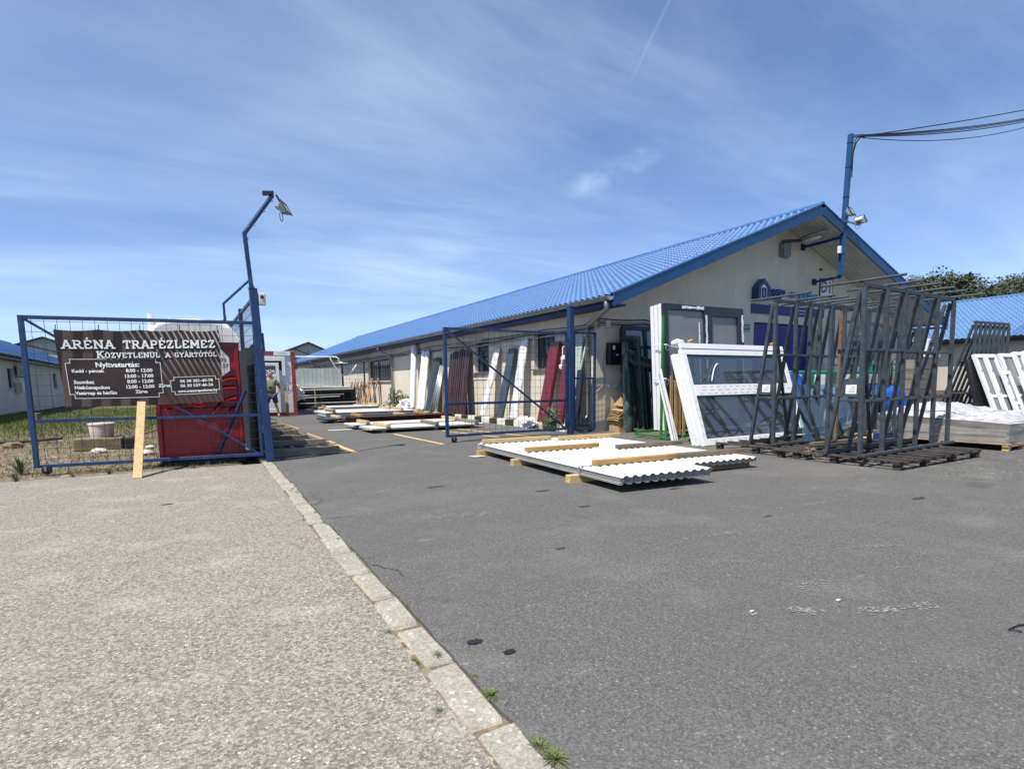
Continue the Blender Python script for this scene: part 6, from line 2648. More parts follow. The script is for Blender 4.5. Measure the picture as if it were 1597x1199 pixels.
# tall pack: white frames behind an anthracite one
aw = thing('window_unit', 'tall anthracite window unit with white sides standing in the green stand', 'window', (8.86, 8.92, .17), R(-1))
A2 = R(4)
AW, AH = 2.42, 2.66
for k in range(3):
    L = leanM(.085 + .10 * k, A2)
    frame_ring(-.02 * k, AW - .03 * k, 0, AH - .015 * k, .08, .085, L, 'white_pvc', 'white_frame', aw)
L = leanM(0, A2)
frame_ring(0, AW, 0, AH, .11, .08, L, 'anthracite', 'frame', aw, wt=.12)
q = MB()
q.box(1.16, 1.30, -.003, .078, .11, AH - .12, L)
q.build('mullion', 'anthracite', aw, bevel=.004)
for (a, b, wd) in ((.11, 1.16, .0), (1.30, AW - .11, .09)):
    if wd:
        frame_ring(a, b, .11, AH - .12, wd, .06, leanM(-.015, A2), 'anthracite', 'sash', aw)
    q = MB()
    q.box(a + wd, b - wd, .035, .045, .11 + wd, AH - .12 - wd, L)
    q.build('glass_pane', 'pane_film', aw)
for (a, b, c, d) in ((.5, 1.15, AH - .085, AH - .03), (1.19, 1.245, 1.3, AH - .2), (AW - .09, AW - .03, 1.9, AH - .15), (AW - .08, AW - .035, .9, 1.6), (.98, 1.02, .8, 2.3)):
    q = MB()
    n = 12
    for k in range(n):
        u0, u1 = k / n, (k + 1) / n
        if b - a > d - c:
            q.box(a + (b - a) * u0, a + (b - a) * u1, -.0185, -.0165, c + jit(.012), d + jit(.012), L)
        else:
            q.box(a + jit(.010), b + jit(.010), -.0185, -.0165, c + (d - c) * u0, c + (d - c) * u1, L)
    stuff(q.build('torn_tape', 'white_film', aw))
q = MB()
for (x, m_) in ((.06, 0), (.17, 1), (.28, 0), (.39, 1)):
    q.beam((x, -.06 - .02 * m_, -.1), (x - .02, -.04 - .02 * m_, 1.15 - .1 * m_), .07, .025, up=(0, 1, 0))
stuff(q.build('packing_strips', 'cardboard', aw))
for z in (1.05, 1.75):
    q = MB()
    q.tube([(-.09, .35, z + .05), (-.05, .02, z + .04), (.05, -.03, z), (.22, -.025, z - .02)], .012, 6)
    q.tube([(-.06 + .05 * math.cos(a * .6), -.02, z - .03 + .05 * math.sin(a * .6)) for a in range(11)], .008, 5)
    q.build('tie', 'white_pvc', aw)
# green stand
gs = thing('stand', 'green steel A-shaped stand holding the tall anthracite window', 'stand', (8.56, 8.80, 0))
for (a, b, w) in (((0, 0, .02), (0, 0, 2.52), .045), ((-.06, -.22, .02), (-.01, -.03, 1.25), .04), ((0, -.50, .07), (0, .80, .07), .05), ((0, -.58, .13), (2.6, -.58, .13), .05), ((0, .70, .13), (2.6, .70, .13), .05), ((2.55, -.62, .07), (2.55, .80, .07), .06), ((2.55, .62, .02), (2.55, .3, 1.4), .05)):
    q = MB()
    q.beam(a, b, w)
    q.build('bar', 'green_paint', gs, bevel=.003)
t = thing('profile_bundle', 'few pale grey profiles leaning on the outside of the green stand', 'profile bundle', (8.3, 8.2, 0))
for k in range(5):
    q = MB()
    q.beam((8.14 + .06 * k, 8.05 + .03 * k, .03), (8.46 + .015 * k, 8.78, 1.25 + .1 * (k % 3)), .04, .03)
    q.build('profile', 'galvanised' if k % 2 else 'grey_white', t, world=True)
# dark film wrapped frames against the gable
df = thing('window_unit', 'pack of dark window frames half wrapped in torn green film against the gable', 'window', (9.28, 10.62, 0))
for k in range(4):
    L = Matrix.Translation((.06 * k, 0, .06)) @ leanM(.10 * k, R(6))
    frame_ring(0, 1.45, 0, 2.50 - .03 * k, .10, .075, L, 'anthracite', 'frame', df)
    if k == 0:
        for (a, b, c, d) in ((.66, .76, .1, 2.4), (.1, 1.35, 1.95, 2.03)):
            q = MB()
            q.box(a, b, .0, .07, c, d, L)
            q.build('mullion', 'anthracite', df)
        q = MB()
        q.box(.1, 1.35, .03, .04, .1, 2.4, L)
        q.build('glass_pane', 'pane_dark', df)
for k in range(9):
    q = MB()
    x = .10 + .14 * k + jit(.03)
    q.beam((x, -.05 - .02 * (k % 3), .06), (x + jit(.05), .16 - .02 * (k % 3), 1.7 + .25 * (k % 3) + jit(.1)), .05, .035, up=(0, 1, 0))
    q.build('profile', ('anthracite', 'machine_dark', 'film_green', 'anthracite_sheet')[k % 4], df)
q = MB()
L = leanM(0, R(6))
def film_s(u, v):
    z = .02 + 2.12 * v
    f = mnoise.noise(Vector((u * 3, v * 9, 1)))
    x = -.10 + u * .34 * (.55 + .3 * (1 - v)) + .03 * f - .10 * (1 - v)
    return L @ Vector((x, -.05 - .06 * math.sin(u * 3.1) + .04 * f, z))
q.grid(14, 40, film_s)
def film_b(u, v):
    x = .02 + 1.45 * u
    z = 2.02 - .52 * u - .30 * v - .06 * math.sin(u * 9) * v
    f = mnoise.noise(Vector((u * 6, v * 4, 5)))
    return L @ Vector((x, -.06 - .05 * f - .03 * math.sin(v * 9 + u * 2), z))
q.grid(30, 12, film_b)
q.build('torn_film', 'film_green', df, smooth=True)
q = MB()
def film_f(u, v):
    f = mnoise.noise(Vector((u * 5, v * 3, 9)))
    return (-.05 + 1.4 * u, -.12 - .22 * v + .04 * f, .05 + .05 * abs(f) + .03 * math.sin(u * 11 + v * 4))
q.grid(30, 8, film_f)
q.build('torn_film', 'film_green', df, smooth=True)
# cardboard stack
cb = thing('cardboard_stack', 'stack of flattened brown cardboard at the foot of the gable', 'cardboard stack', (9.22, 10.85, 0))
q = MB()
q.box(-.19, .24, -.18, .20, .0, .40)
q.build('box', 'cardboard', cb, bevel=.006)
z = .41
for k in range(11):
    q = MB()
    w = .25 + jit(.03)
    sag = .05 + jit(.03)
    def sheet(u, v):
        return (-.26 + .52 * u + .01 * k, -.22 + .44 * v, z + .02 * math.sin(v * 3) - sag * (1 - u) ** 2 * 1.6)
    q.grid(6, 3, sheet)
    q2 = q.build('cardboard_sheet', 'cardboard', cb)
    sd = q2.modifiers.new('Thick', 'SOLIDIFY')
    sd.thickness = .008
    q2.rotation_euler = (0, 0, jit(.12))
    z += .016 + .004 * (k % 3)
q = MB()
q.hexa([(-.10, -.16, z), (.24, -.16, z), (.24, .16, z + .02), (-.10, .16, z + .02), (-.03, -.05, z + .22), (.24, -.05, z + .22), (.24, -.03, z + .22), (-.03, -.03, z + .22)])
q.build('folded_box', 'cardboard', cb, fix=True)
# electric box on the gable
eb = thing('electric_box', 'black electric panel with a socket on the gable wall', 'electric box', (9.0, Y0 - .16, 1.62))
q = MB()
q.box(0, .36, 0, .155, 0, .52)
q.build('housing', 'black_plastic', eb, bevel=.01)
q = MB()
q.box(.37, .58, .03, .155, .28, .48)
q.build('housing', 'black_plastic', eb, bevel=.01)
q = MB()
q.box(.48, .56, .022, .03, .40, .45)
q.build('warning_sticker', 'line_yellow', eb)
q = MB()
q.box(.10, .16, -.008, 0, .36, .46)
q.box(.20, .26, -.008, 0, .22, .25)
stuff(q.build('paper_label', 'paper', eb))
q = MB()
q.tube([(.50, .04, .20), (.50, -.04, .16)], .055, 12)
q.build('socket', 'wine_sheet', eb)

# ------------------------------------------------------------------ things on the gable
lg_ = thing('shop_logo', 'raised blue house emblem with blue lettering above the gable door', 'sign', (14.22, Y0, 3.47))
q = MB()
prof = []
inn = [(.16, .0), (.16, .30), (.30, .43), (.44, .30), (.44, .0)]
D = -.32
for (a, b) in (((0, 0), (.16, .0)),):
    pass
D = -.25
W5, H5 = .25, .57
for (a, b) in ((0, .10), (.40, .50)):
    z0, z1 = (.34, .32) if a == 0 else (.32, .34)
    q.prism([(a, D, 0), (b, D, 0), (b, D, z1), (a, D, z0)], (0, -D - .02, 0))
q.prism([(0, D, .34), (.10, D, .32), (.25, D, .44), (.25, D, .57)], (0, -D - .02, 0))
q.prism([(.50, D, .34), (.25, D, .57), (.25, D, .44), (.40, D, .32)], (0, -D - .02, 0))
q.build('house_outline', 'trim_blue', lg_, fix=True)
q = MB()
q.prism([(.10, D + .03, 0), (.40, D + .03, 0), (.40, D + .03, .32), (.25, D + .03, .44), (.10, D + .03, .32)], (0, .18, 0))
q.build('house_field', 'white_pvc', lg_, fix=True)
q = MB()
for (a, b, c, d) in ((.17, .33, .03, .08), (.17, .33, .26, .31), (.17, .215, .08, .26), (.285, .33, .08, .26)):
    q.box(a, b, D + .005, D + .028, c, d)
q.build('emblem_window', 'logo_navy', lg_)
text_part('lettering', 'WIP', .40, 'logo_navy', lg_, Matrix.Translation((.54, -.10, .17)) @ Matrix.Rotation(R(90), 4, 'X'), 'LEFT', .012, 1.0, .22, .045)
text_part('lettering', 'N', .22, 'logo_light', lg_, Matrix.Translation((1.60, -.10, .22)) @ Matrix.Rotation(R(90), 4, 'X'), 'LEFT', .008, 1.2, .15, .03)
text_part('lettering', 'KFTBV', .30, 'logo_light', lg_, Matrix.Translation((2.02, -.10, .18)) @ Matrix.Rotation(R(90), 4, 'X'), 'LEFT', .010, 1.0, .0, .03)
ds = thing('wall_sign', 'pale framed sign with blue D1 on the gable', 'sign', (17.38, Y0 - .03, 3.78))
q = MB()
q.box(0, .60, 0, .025, 0, .50)
q.build('plate', 'paper', ds)
q = MB()
for (a, b, c, d) in ((-.02, .62, -.02, 0), (-.02, .62, .50, .52), (-.02, 0, 0, .50), (.60, .62, 0, .50)):
    q.box(a, b, -.006, .026, c, d)
q.build('frame', 'black_plastic', ds)
text_part('lettering', 'D1', .50, 'logo_navy', ds, facing(.30, -.003, .25), bold=.006, sx=.9)
# wall lamp
wl_ = thing('wall_lamp', 'old street lamp head with a grey box on the gable under the roof', 'lamp', (15.35, Y0, 4.72))
q = MB()
q.box(0, .30, -.20, -.002, .02, .40)
q.build('ballast_box', 'zinc', wl_, bevel=.015)
q = MB()
q.box(.34, .50, -.06, -.002, .0, .30)
q.build('side_box', 'grey_white', wl_, bevel=.01)
q = MB()
q.beam((-.05, -.15, .42), (.45, -.35, .46), .10, .07)
q.build('bracket', 'black_plastic', wl_)
q = MB()
i0 = 0
prof = [(0, .05), (.06, .11), (.30, .13), (.58, .11), (.74, .05)]
Mx = Matrix.Translation((.42, -.36, .46)) @ Matrix.Rotation(R(-58), 4, 'Z') @ Matrix.Rotation(R(-12), 4, 'Y')
for (x, r_) in prof:
    for k in range(12):
        a = 2 * math.pi * k / 12
        q.v.append(Mx @ Vector((x, r_ * math.cos(a), r_ * .62 * math.sin(a) + .02)))
for s_ in range(4):
    for k in range(12):
        p, p2 = s_ * 12 + k, s_ * 12 + (k + 1) % 12
        q.f.append((p, p2, p2 + 12, p + 12))
q.f.append(tuple(range(11, -1, -1)))
q.f.append(tuple(48 + k for k in range(12)))
q.build('lamp_head', 'zinc', wl_, smooth=True, fix=True)
q = MB()
q.lathe([(.02, -.07), (.09, -.06), (.11, 0), (.10, .02)], 14, Mx @ Matrix.Translation((.30, 0, -.06)) @ Matrix.Diagonal((2.4, 1, 1, 1)))
q.build('lamp_bowl', 'lamp_glass', wl_, smooth=True)
for (x, z, lab) in ((17.35, 4.55, 'small rusty streaked bolt on the upper gable wall'), (18.4, 4.32, 'small pale round fitting on the upper gable wall')):
    q = MB()
    q.lathe([(.04, 0), (.035, .05), (.02, .07)], 12, Matrix.Translation((x, Y0 - .002, z)) @ Matrix.Rotation(R(90), 4, 'X'))
    tag(q.build('wall_fitting', 'rusty_steel' if 'rusty' in lab else 'grey_white'), lab, 'fitting')
# service pole with two brackets
sp_ = thing('service_pole', 'tall square blue cable pole held off the gable by two brackets', 'pole', (16.52, 10.02, 0))
q = MB()
q.beam((-.0, 0, 4.12), (.15, 0, 7.95), .12, .12)
q.build('pole', 'trim_blue', sp_, bevel=.008)
for z in (4.7, 5.4, 6.25, 7.05, 7.7):
    q = MB()
    xo = .15 * (z - 4.12) / 3.83
    q.box(xo - .065, xo + .065, -.065, .065, z, z + .022)
    q.build('strap', 'black_plastic', sp_)
q = MB()
q.beam((0, .066, 5.18), (-.08, 1.148, 5.12), .07)
q.build('bracket', 'navy_trim', sp_)
q = MB()
q.beam((.0, .0, 4.09), (.55, 1.148, 4.16), .065)
q.build('bracket', 'navy_trim', sp_)
for (x, z) in ((-.08, 5.12), (.55, 4.16)):
    q = MB()
    q.box(x - .09, x + .09, 1.115, 1.148, z - .09, z + .09)
    q.build('wall_plate', 'navy_trim', sp_)
q = MB()
q.box(-.16, -.07, -.05, .03, 4.72, 4.92)
q.build('small_box', 'white_pvc', sp_, bevel=.01)
floodlight(16.45, 9.80, 5.78, R(14), R(-30), 'square white floodlight on the service pole above the roof edge', 1.0, m='grey_white')
floodlight(16.95, 9.80, 5.62, R(80), R(-38), 'smaller floodlight seen edge on beside the square one on the service pole', .9, m='grey_white')
q = MB()
q.beam((16.5, 9.94, 5.6), (17.0, 9.84, 5.52), .04)
q.build('lamp_bracket', 'galvanised', sp_, world=True)
for k in range(6):
    z0 = 7.93 - .015 * k
    far = Vector((30, 10.2 - .1 * k, (11.32, 11.28, 11.25, 11.20, 11.12, 11.55)[k]))
    a = Vector((16.72, 10.0 - .01 * k, z0))
    pts = []
    sag = (.14, .16, .19, .22, .42, .06)[k]
    for j in range(25):
        u = j / 24
        p = a.lerp(far, u)
        p.z -= sag * 4 * u * (1 - u)
        pts.append(p)
    q = MB()
    q.tube(pts, .012 + .004 * (k % 2), 5)
    tag(q.build('overhead_cable', 'cable_black', smooth=True), ['topmost black overhead cable from the service pole', 'second black overhead cable from the service pole', 'third black overhead cable from the service pole', 'fourth black overhead cable from the service pole', 'lowest slackest overhead cable from the service pole', 'thin tight overhead cable rising away from the others'][k], 'cable', 'overhead cables from the service pole')
q = MB()
q.tube([(16.71, 9.97, 7.0), (16.74, 9.97, 7.45), (16.87, 9.98, 7.75), (17.1, 10.0, 7.95), (17.4, 10.05, 8.0)], .018, 6)
q.tube([(16.70, 9.95, 6.8), (16.72, 9.96, 7.5), (16.80, 9.97, 7.8), (17.0, 10.0, 7.95)], .014, 6)
tag(q.build('drop_cable', 'cable_black', smooth=True), 'black drop cables curving down onto the top of the service pole', 'cable')

# ------------------------------------------------------------------ machine and tarps behind the racks
mc = thing('machine', 'long green and white workshop machine behind the racks, partly under blue tarp', 'machine', (12.4, 8.6, -.04))
q = MB()
q.box(.0, 4.3, 0, .55, 1.06, 1.46)
q.build('upper_cover', 'machine_green', mc, bevel=.03)
for (a, b, m) in ((-.1, .42, 'white_pvc'), (.95, 1.35, 'paper'), (2.2, 2.9, 'white_pvc'), (3.15, 3.75, 'light_beige_plastic')):
    q = MB()
    q.box(a, b, -.03, -.002, 1.12, 1.36)
    pn = q.build('panel', m, mc, bevel=.006)
    if a < 0:
        q = MB()
        for k in range(3):
            q.box(a + .06, b - .08 - .05 * k, -.034, -.032, 1.16 + .065 * k, 1.19 + .065 * k)
        stuff(q.build('lettering', 'letter_red', pn))
    if a == 2.2:
        text_part('lettering', 'VA', .20, 'machine_green', pn, facing(2.66, -.034, 1.22), bold=.01, sx=1.3)
        q = MB()
        q.lathe([(.09, 0), (.09, .01)], 20, Matrix.Translation((2.35, -.034, 1.24)) @ Matrix.Rotation(R(90), 4, 'X'))
        q.build('round_badge', 'line_yellow', pn)
q = MB()
q.box(.1, 4.2, .05, .5, .88, 1.09)
q.build('table', 'grey_white', mc, bevel=.01)
for x in (.2, 1.5, 2.8, 4.0):
    q = MB()
    q.box(x, x + .22, .08, .46, 0, .88)
    q.build('leg', 'machine_dark', mc)
q = MB()
q.box(.3, 4.1, .3, .45, .15, .86)
q.build('body', 'machine_dark', mc)
for (x, z) in ((.5, .52), (1.2, .36), (2.5, .42), (3.2, .50)):
    q = MB()
    q.box(x, x + .62, .02, .29, z, z + .24)
    q.build('motor', 'machine_green', mc, bevel=.03)
q = MB()
q.box(3.8, 4.75, -.25, .35, .62, 1.72)
hb = q.build('head', 'machine_green', mc, bevel=.05)
q = MB()
q.box(4.1, 4.5, -.262, -.252, 1.25, 1.45)
q.build('vent', 'machine_dark', hb)
q = MB()
q.tube([(1.1, -.05, 1.1), (1.3, -.12, .95), (1.6, -.08, 1.05), (1.75, -.04, 1.3)], .02, 6)
q.tube([(3.4, -.1, 1.05), (3.5, -.16, .9), (3.8, -.1, .85), (3.9, -.2, 1.0)], .025, 6)
stuff(q.build('hose', 'black_plastic', mc))
for k in range(5):
    q = MB()
    q.lathe([(.035, 0), (.045, .02), (.03, .06)], 10, Matrix.Translation((3.1 + .13 * k, -.12, .98)))
    q.build('knob', 'line_yellow' if k % 2 else 'white_pvc', mc)


def tarp(label, x0, x1, y0, y1, z0, zt, seed, m='tarp_blue', fold=.12):
    q = MB()
    def f(u, v):
        # over the top then down the front
        x = x0 + (x1 - x0) * u
        n1 = mnoise.noise(Vector((u * 4 + seed, v * 3, 0)))
        n2 = mnoise.noise(Vector((u * 11 + seed, v * 2, 4)))
        if v < .35:
            k = v / .35
            return (x + .04 * n2, y1 + (y0 - y1) * k, zt + .10 * n1 + .04 * math.sin(u * 9 + seed) - .12 * (2 * u - 1) ** 2)
        k = (v - .35) / .65
        return (x + .10 * (u - .5) * k + .05 * n2 * k, y0 - .05 - fold * abs(math.sin(u * 13 + seed)) * k + .08 * n1, zt + (z0 - zt) * k - .12 * (2 * u - 1) ** 2 * (1 - k) + .06 * n1 + .10 * math.sin(u * 7 + seed * 2) * k)
    q.grid(46, 34, f)
    return tag(q.build('tarp', m, smooth=True), label, 'tarp')


tarp('blue tarp draped over the left end of the green machine', 11.75, 12.42, 8.3, 8.9, .75, 1.34, 1.0)
tarp('pale blue tarp hanging below the middle of the green machine', 12.75, 14.3, 8.42, 8.9, .72, 1.02, 3.0, 'tarp_pale')
tarp('crumpled blue tarp piled up to the right behind the nearest rack', 14.2, 16.3, 7.55, 8.3, .05, .98, 5.0, fold=.3)
rl = thing('wrapped_roll', 'grey film wrapped roll lying under the machine behind the racks', 'wrapped roll', (13.1, 7.8, 0))
q = MB()
q.tube([(-.3, 0, .30), (.2, 0, .32), (.9, .05, .31), (1.2, .05, .30)], .27, 18)
q.build('wrapping', 'wrap_film', rl, smooth=True)
q = MB()
q.tube([(-.28, 0, .30), (1.18, .05, .30)], .245, 16)
q.build('core', 'grey_white', rl, smooth=True)
q = MB()
q.box(11.7, 11.76, 8.75, 8.8, 0, 1.75)
t = thing('pipe_column', 'grey round pipe standing upright beside the blue door', 'pipe', (17.25, 10.9, 0))
q = MB()
q.tube([(0, 0, 1.25), (0, 0, 2.75)], .17, 16)
q.build('pipe', 'grey_white', t, smooth=True)
q = MB()
q.tube([(0, 0, 1.0), (0, 0, 1.25)], .09, 12)
q.build('neck', 'black_plastic', t)
q = MB()
q.box(-.2, .2, -.2, .2, 0, 1.0)
q.build('base', 'machine_dark', t, bevel=.02)
# white sashes and boards leaning by the gable
for k, (x, z, w, m, lab) in enumerate(((18.0, 2.3, .22, 'white_film', 'white wrapped strip leaning on the gable right of the blue door'), (19.0, 2.55, .34, 'white_pvc', 'tall white frame leaning on the gable behind the nearest rack'), (19.6, 2.5, .30, 'white_pvc', 'second tall white frame leaning on the gable farther right'), (20.6, 1.95, .22, 'white_pvc', 'short white frame leaning under the gable window'), (21.2, 1.9, .2, 'grey_white', 'short greyish frame leaning under the gable window'))):
    t = thing('frame_strip', lab, 'frame', (x, 10.6, 0))
    q = MB()
    q.beam((0, 0, .02), (.12, .5, z), w, .07, up=(0, 1, 0))
    q.build('strip', m, t, bevel=.006)
    q = MB()
    q.beam((.16, .06, .02), (.26, .52, z * .96), w * .5, .05, up=(0, 1, 0))
    q.build('strip', m, t, bevel=.006)
q = MB()
q.prism([(11.62, 8.05, .02), (11.92, 8.05, .02), (11.75, 8.35, 1.35), (11.55, 8.35, 1.5)], (0, .03, 0))
tag(q.build('torn_sheet', 'white_film', fix=True), 'narrow torn white sheet standing at the right end of the large white window', 'sheet')
# grey crates between the racks
def crate(label, x, y, w, d, h, z=0, m='grey_wood_x', n=5, rz=0):
    t = thing('crate', label, 'crate', (x, y, z), rz)
    for k in range(n):
        q = MB()
        q.box(0, w, -.012, .012, h * k / n + .006, h * (k + 1) / n - .006)
        q.build('board', m, t)
        q = MB()
        q.box(-.024, 0, 0, d, h * k / n + .006, h * (k + 1) / n - .006)
        q.build('board', m.replace('_x', '_y'), t)
    q = MB()
    q.box(0, w, .015, d, .01, h - .01)
    q.build('contents', 'machine_dark', t)
    return t


crate('tall grey wooden crate between the nearest rack and the farther rack', 15.2, 7.3, .75, .5, 1.65, n=7)
crate('dark low crate beside the tall grey crate behind the racks', 16.2, 7.0, .8, .5, .9, m='old_wood_x')
crate('stack of dark pallets beside the far rack', 17.4, 8.2, .9, .7, 1.75, m='old_wood_x', n=9)
t = thing('air_conditioner', 'white air conditioner unit resting on the dark pallets by the far rack', 'air conditioner', (17.7, 8.2, 1.76))
q = MB()
q.box(0, .72, 0, .3, 0, .50)
q.build('casing', 'white_pvc', t, bevel=.02)
q = MB()
q.lathe([(.19, 0), (.19, .01)], 20, Matrix.Translation((.28, -.004, .25)) @ Matrix.Rotation(R(90), 4, 'X'))
q.build('fan_guard', 'zinc', t)
for k in range(4):
    q = MB()
    q.tube([(.28 + (.05 + .045 * k) * math.cos(a * .35), -.018, .25 + (.05 + .045 * k) * math.sin(a * .35)) for a in range(19)], .006, 5)
    q.build('guard_ring', 'grey_white', t)
for k, (x, y, z, w, m, lab) in enumerate(((16.9, 8.4, 1.7, .35, 'cream_sheet', 'cream board leaning behind the nearest rack'), (16.3, 8.9, 2.0, .14, 'old_wood_z', 'dark brown post leaning between the cream board and the far rack'), (16.55, 8.9, 1.6, .1, 'grey_wood_z', 'thin grey lath leaning by the cream board'), (17.2, 8.6, 1.5, .12, 'cream_sheet', 'narrow cream strip leaning by the dark pallets'))):
    q = MB()
    q.beam((x, y, .02), (x + .1, y + .4, z), w, .04, up=(0, 1, 0))
    tag(q.build('board', m, bevel=.004), lab, 'board')
q = MB()
q.box(15.6, 17.3, 9.4, 9.9, .05, .62)
tag(q.build('concrete_block', 'kerb_concrete', bevel=.02), 'pale concrete block standing behind the crumpled blue tarp', 'concrete block')
q = MB()
q.beam((10.0, 6.9, .22), (12.2, 6.6, .28), .12, .10)
tag(q.build('steel_beam', 'rack_steel'), 'dark steel beam lying between the two near racks', 'beam')
q = MB()
q.beam((10.4, 5.5, .2), (13.0, 5.9, .22), .14, .12)
tag(q.build('steel_beam', 'navy_trim'), 'dark blue steel beam lying behind the nearest rack', 'beam')

# white sashes leaning against the far rack
def sash(label, x, yb, zb, w, h, ang, rz=0):
    t = thing('leaning_window', label, 'window', (x, yb, zb), rz)
    L = Matrix.Rotation(-ang, 4, 'X')
    frame_ring(0, w, 0, h, .085, .07, L, 'white_pvc', 'frame', t)
    q = MB()
    q.box(.085, w - .085, .03, .04, .085, h - .085, L)
    q.build('glass_pane', 'pane_film', t)
    q = MB()
    q.box(.085, w - .085, .01, .06, h * .42, h * .42 + .06, L)
    q.build('glazing_bar', 'white_pvc', t)
    q = MB()
    for k in range(3):
        q.box(.03, .055, -.012, -.002, h * (.2 + .28 * k), h * (.2 + .28 * k) + .05, L)
    stuff(q.build('fitting', 'galvanised', t))
    return t


for k, (x, y, w, h, lab) in enumerate(((15.02, 5.42, .40, 1.74, 'leftmost white window leaning against the far rack'), (15.30, 5.34, .42, 1.74, 'second white window from the left by the far rack'), (15.52, 5.22, .30, 1.34, 'short narrow white window in front of the taller left ones'), (15.82, 5.26, .62, 1.76, 'wide white window in the middle of the leaning row'), (15.98, 5.08, .28, 1.22, 'second short narrow white window in the middle of the row'), (16.28, 5.16, .34, 1.80, 'tall narrow white window right of the wide one'), (16.55, 5.08, .75, 1.82, 'widest white window near the right picture edge'), (16.9, 4.88, .30, 1.25, 'short white window by the right picture edge'), (17.4, 4.95, .7, 1.84, 'rightmost white window leaning past the picture edge'))):
    sash(lab, x, y, .10, w, h, R(22), R(-6))
q = MB()
q.beam((14.6, 5.75, .05), (18.2, 5.2, .05), .1, .1)
tag(q.build('timber', 'old_wood_x'), 'long dark timber under the leaning white sashes', 'timber')
q = MB()
q.hexa([(14.85, 5.72, .1), (16.2, 5.7, .1), (16.2, 5.76, .1), (14.85, 5.78, .1), (14.9, 6.12, 1.6), (16.2, 6.12, 1.6), (16.2, 6.18, 1.6), (14.9, 6.18, 1.6)])
tag(q.build('dark_panel', 'black_plastic'), 'black sheet leaning on the far rack behind the white sashes', 'sheet')

# wrapped pallet load
wp = steel_pallet('pale timber pallet under the film wrapped load', 11.50, 4.06, R(2), 2.2, 2.0, m='pine_x', h=.14, nb=7)
wl2 = thing('wrapped_load', 'low film wrapped grey load with white crumpled top on the pale pallet', 'wrapped load', (11.48, 4.05, .145), R(2))
q = MB()
for k in range(6):
    z = .055 * k
    q.box(.05 + jit(.02), 2.15 + jit(.02), .05 + jit(.02), 1.95, z + .002, z + .053)
q.build('boards', 'load_boards', wl2)
q = MB()
def shell(u, v):
    # u around the four sides, v upward; slightly drawn in bands
    per = [(0, 0), (2.2, 0), (2.2, 2.0), (0, 2.0), (0, 0)]
    s_ = u * 4
    i = min(3, int(s_))
    f = s_ - i
    x = per[i][0] + (per[i + 1][0] - per[i][0]) * f
    y = per[i][1] + (per[i + 1][1] - per[i][1]) * f
    n = mnoise.noise(Vector((x * 3, y * 3, v * 9)))
    top = .33 + .10 * (y / 2.0) - .03 * x / 2.2
    return (x + .02 * n, y + .02 * n, -.02 + top * v + .012 * n)
q.grid(80, 10, shell)
q.build('side_film', 'wrap_film', wl2, smooth=True)
q = MB()
def topf(u, v):
    x, y = 2.2 * u, 2.0 * v
    n = mnoise.noise(Vector((x * 2.3, y * 2.3, 2))) + .5 * abs(mnoise.noise(Vector((x * 6, y * 6, 3)))) + .3 * abs(mnoise.noise(Vector((x * 13, y * 13, 5))))
    edge = min(1, 6 * min(u, 1 - u, v, 1 - v))
    return (x, y, .31 + .10 * v - .03 * u + edge * (.08 + .10 * v + .12 * n))
q.grid(100, 90, topf)
q.build('top_film', 'load_film', wl2, smooth=True)
steel_pallet('second pale pallet end just visible behind the nearest rack', 10.95, 5.6, R(2), 1.0, 1.2, m='pine_x', h=.14, nb=5)

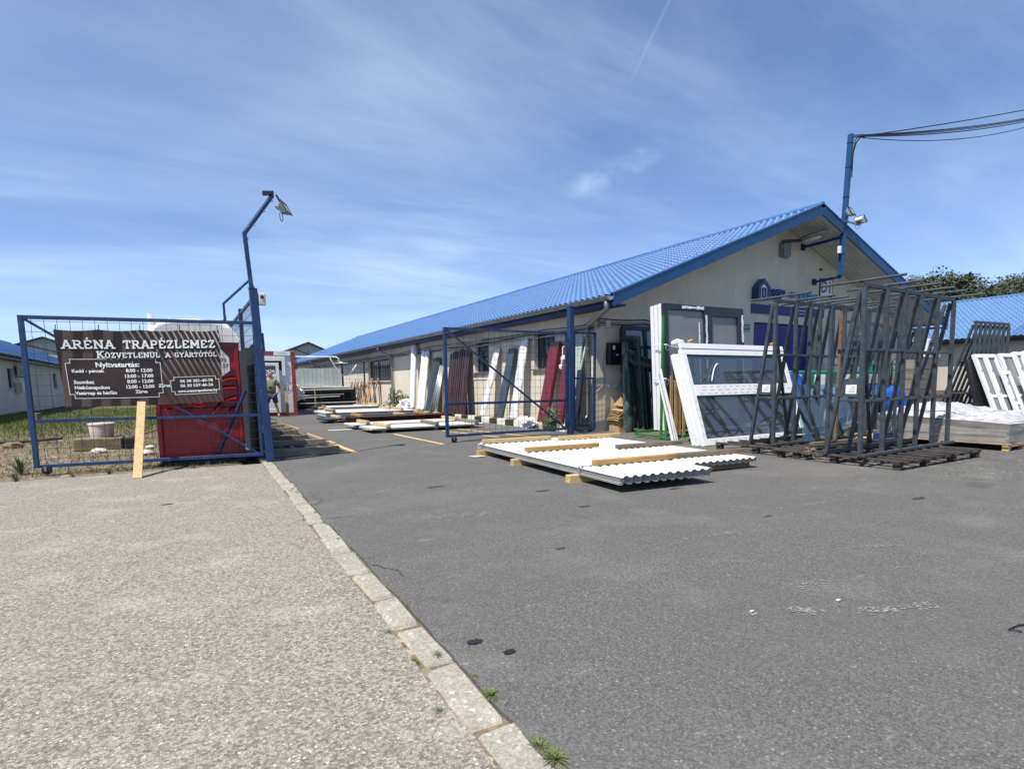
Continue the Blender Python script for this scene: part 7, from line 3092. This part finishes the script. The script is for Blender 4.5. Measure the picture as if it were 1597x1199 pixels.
# ------------------------------------------------------------------ trees behind the right hall
def tree_meshes(seed, n_cl, m, spread):
    rnd = random.Random(seed)
    q = MB()
    for k in range(n_cl):
        a = rnd.uniform(0, 6.28)
        zz = rnd.random() ** .8
        rr = (1 - .72 * zz) * rnd.random() ** .5 * spread
        c = Vector((rr * math.cos(a), rr * math.sin(a), .30 + .72 * zz + .06 * rnd.random()))
        cr = rnd.uniform(.03, .11)
        for j in range(80):
            d = Vector((rnd.gauss(0, 1), rnd.gauss(0, 1), rnd.gauss(0, .8)))
            d = d.normalized() * cr * rnd.random() ** .4
            p = c + d
            u = Vector((rnd.gauss(0, 1), rnd.gauss(0, 1), rnd.gauss(0, 1))).normalized() * rnd.uniform(.007, .013)
            v = u.orthogonal().normalized() * rnd.uniform(.004, .009)
            q.poly([p - u, p + v, p + u, p - v])
    t = MB()
    t.tube([(0, 0, 0), (.01, 0, .3), (.0, .01, .6), (.01, 0, .9)], .022, 7, r1=.004)
    for k in range(9):
        a = rnd.uniform(0, 6.28)
        z0 = rnd.uniform(.25, .7)
        t.tube([(0, 0, z0), (.12 * math.cos(a), .12 * math.sin(a), z0 + .10), (.26 * math.cos(a), .26 * math.sin(a), z0 + .22)], .009, 5, r1=.002)
    return q, t


tb = [tree_meshes(11, 72, 'leaf_dark', .38), tree_meshes(23, 64, 'leaf_mid', .46), tree_meshes(37, 80, 'leaf_dark', .42)]
tdata = []
TREES = [(73.1, 37.0, 13.1), (75.3, 36.6, 13.6), (79.8, 38.0, 14.3), (83.5, 38.3, 15.0), (73.7, 32.3, 13.3), (77.1, 33.2, 13.2), (79.8, 33.0, 12.6), (80.4, 32.4, 12.2), (65.9, 25.6, 10.1), (80.4, 30.1, 12.4), (84.9, 30.6, 13.8), (75.4, 26.2, 12.1), (68.4, 22.9, 11.3), (86.7, 28.4, 14.0), (73.1, 23.0, 12.1), (74.3, 22.7, 12.0)]
words_ = ['round', 'tall pointed', 'broad', 'slim', 'full', 'low', 'ragged', 'tall full', 'heavy', 'leaning', 'high', 'bushy', 'dark', 'outermost', 'half hidden', 'far back']
for k, (x, y, h) in enumerate(TREES):
    t = thing('leafy_tree', '%s dark green tree behind the blue roof on the right' % words_[k], 'tree', (x, y, 0), random.uniform(0, 6), 'trees behind the right hall')
    v = k % 3
    if len(tdata) <= v:
        cr_ = tb[v][0].build('crown', ('leaf_dark', 'leaf_mid', 'leaf_dark')[v], t)
        tr_ = tb[v][1].build('trunk', 'bark', t)
        tdata.append((cr_, tr_))
    else:
        cr_, tr_ = dup(tdata[v][0], t), dup(tdata[v][1], t)
    s_ = (h * .95 + 1, h * .95 + 1, h * .87)
    cr_.scale = s_
    tr_.scale = s_
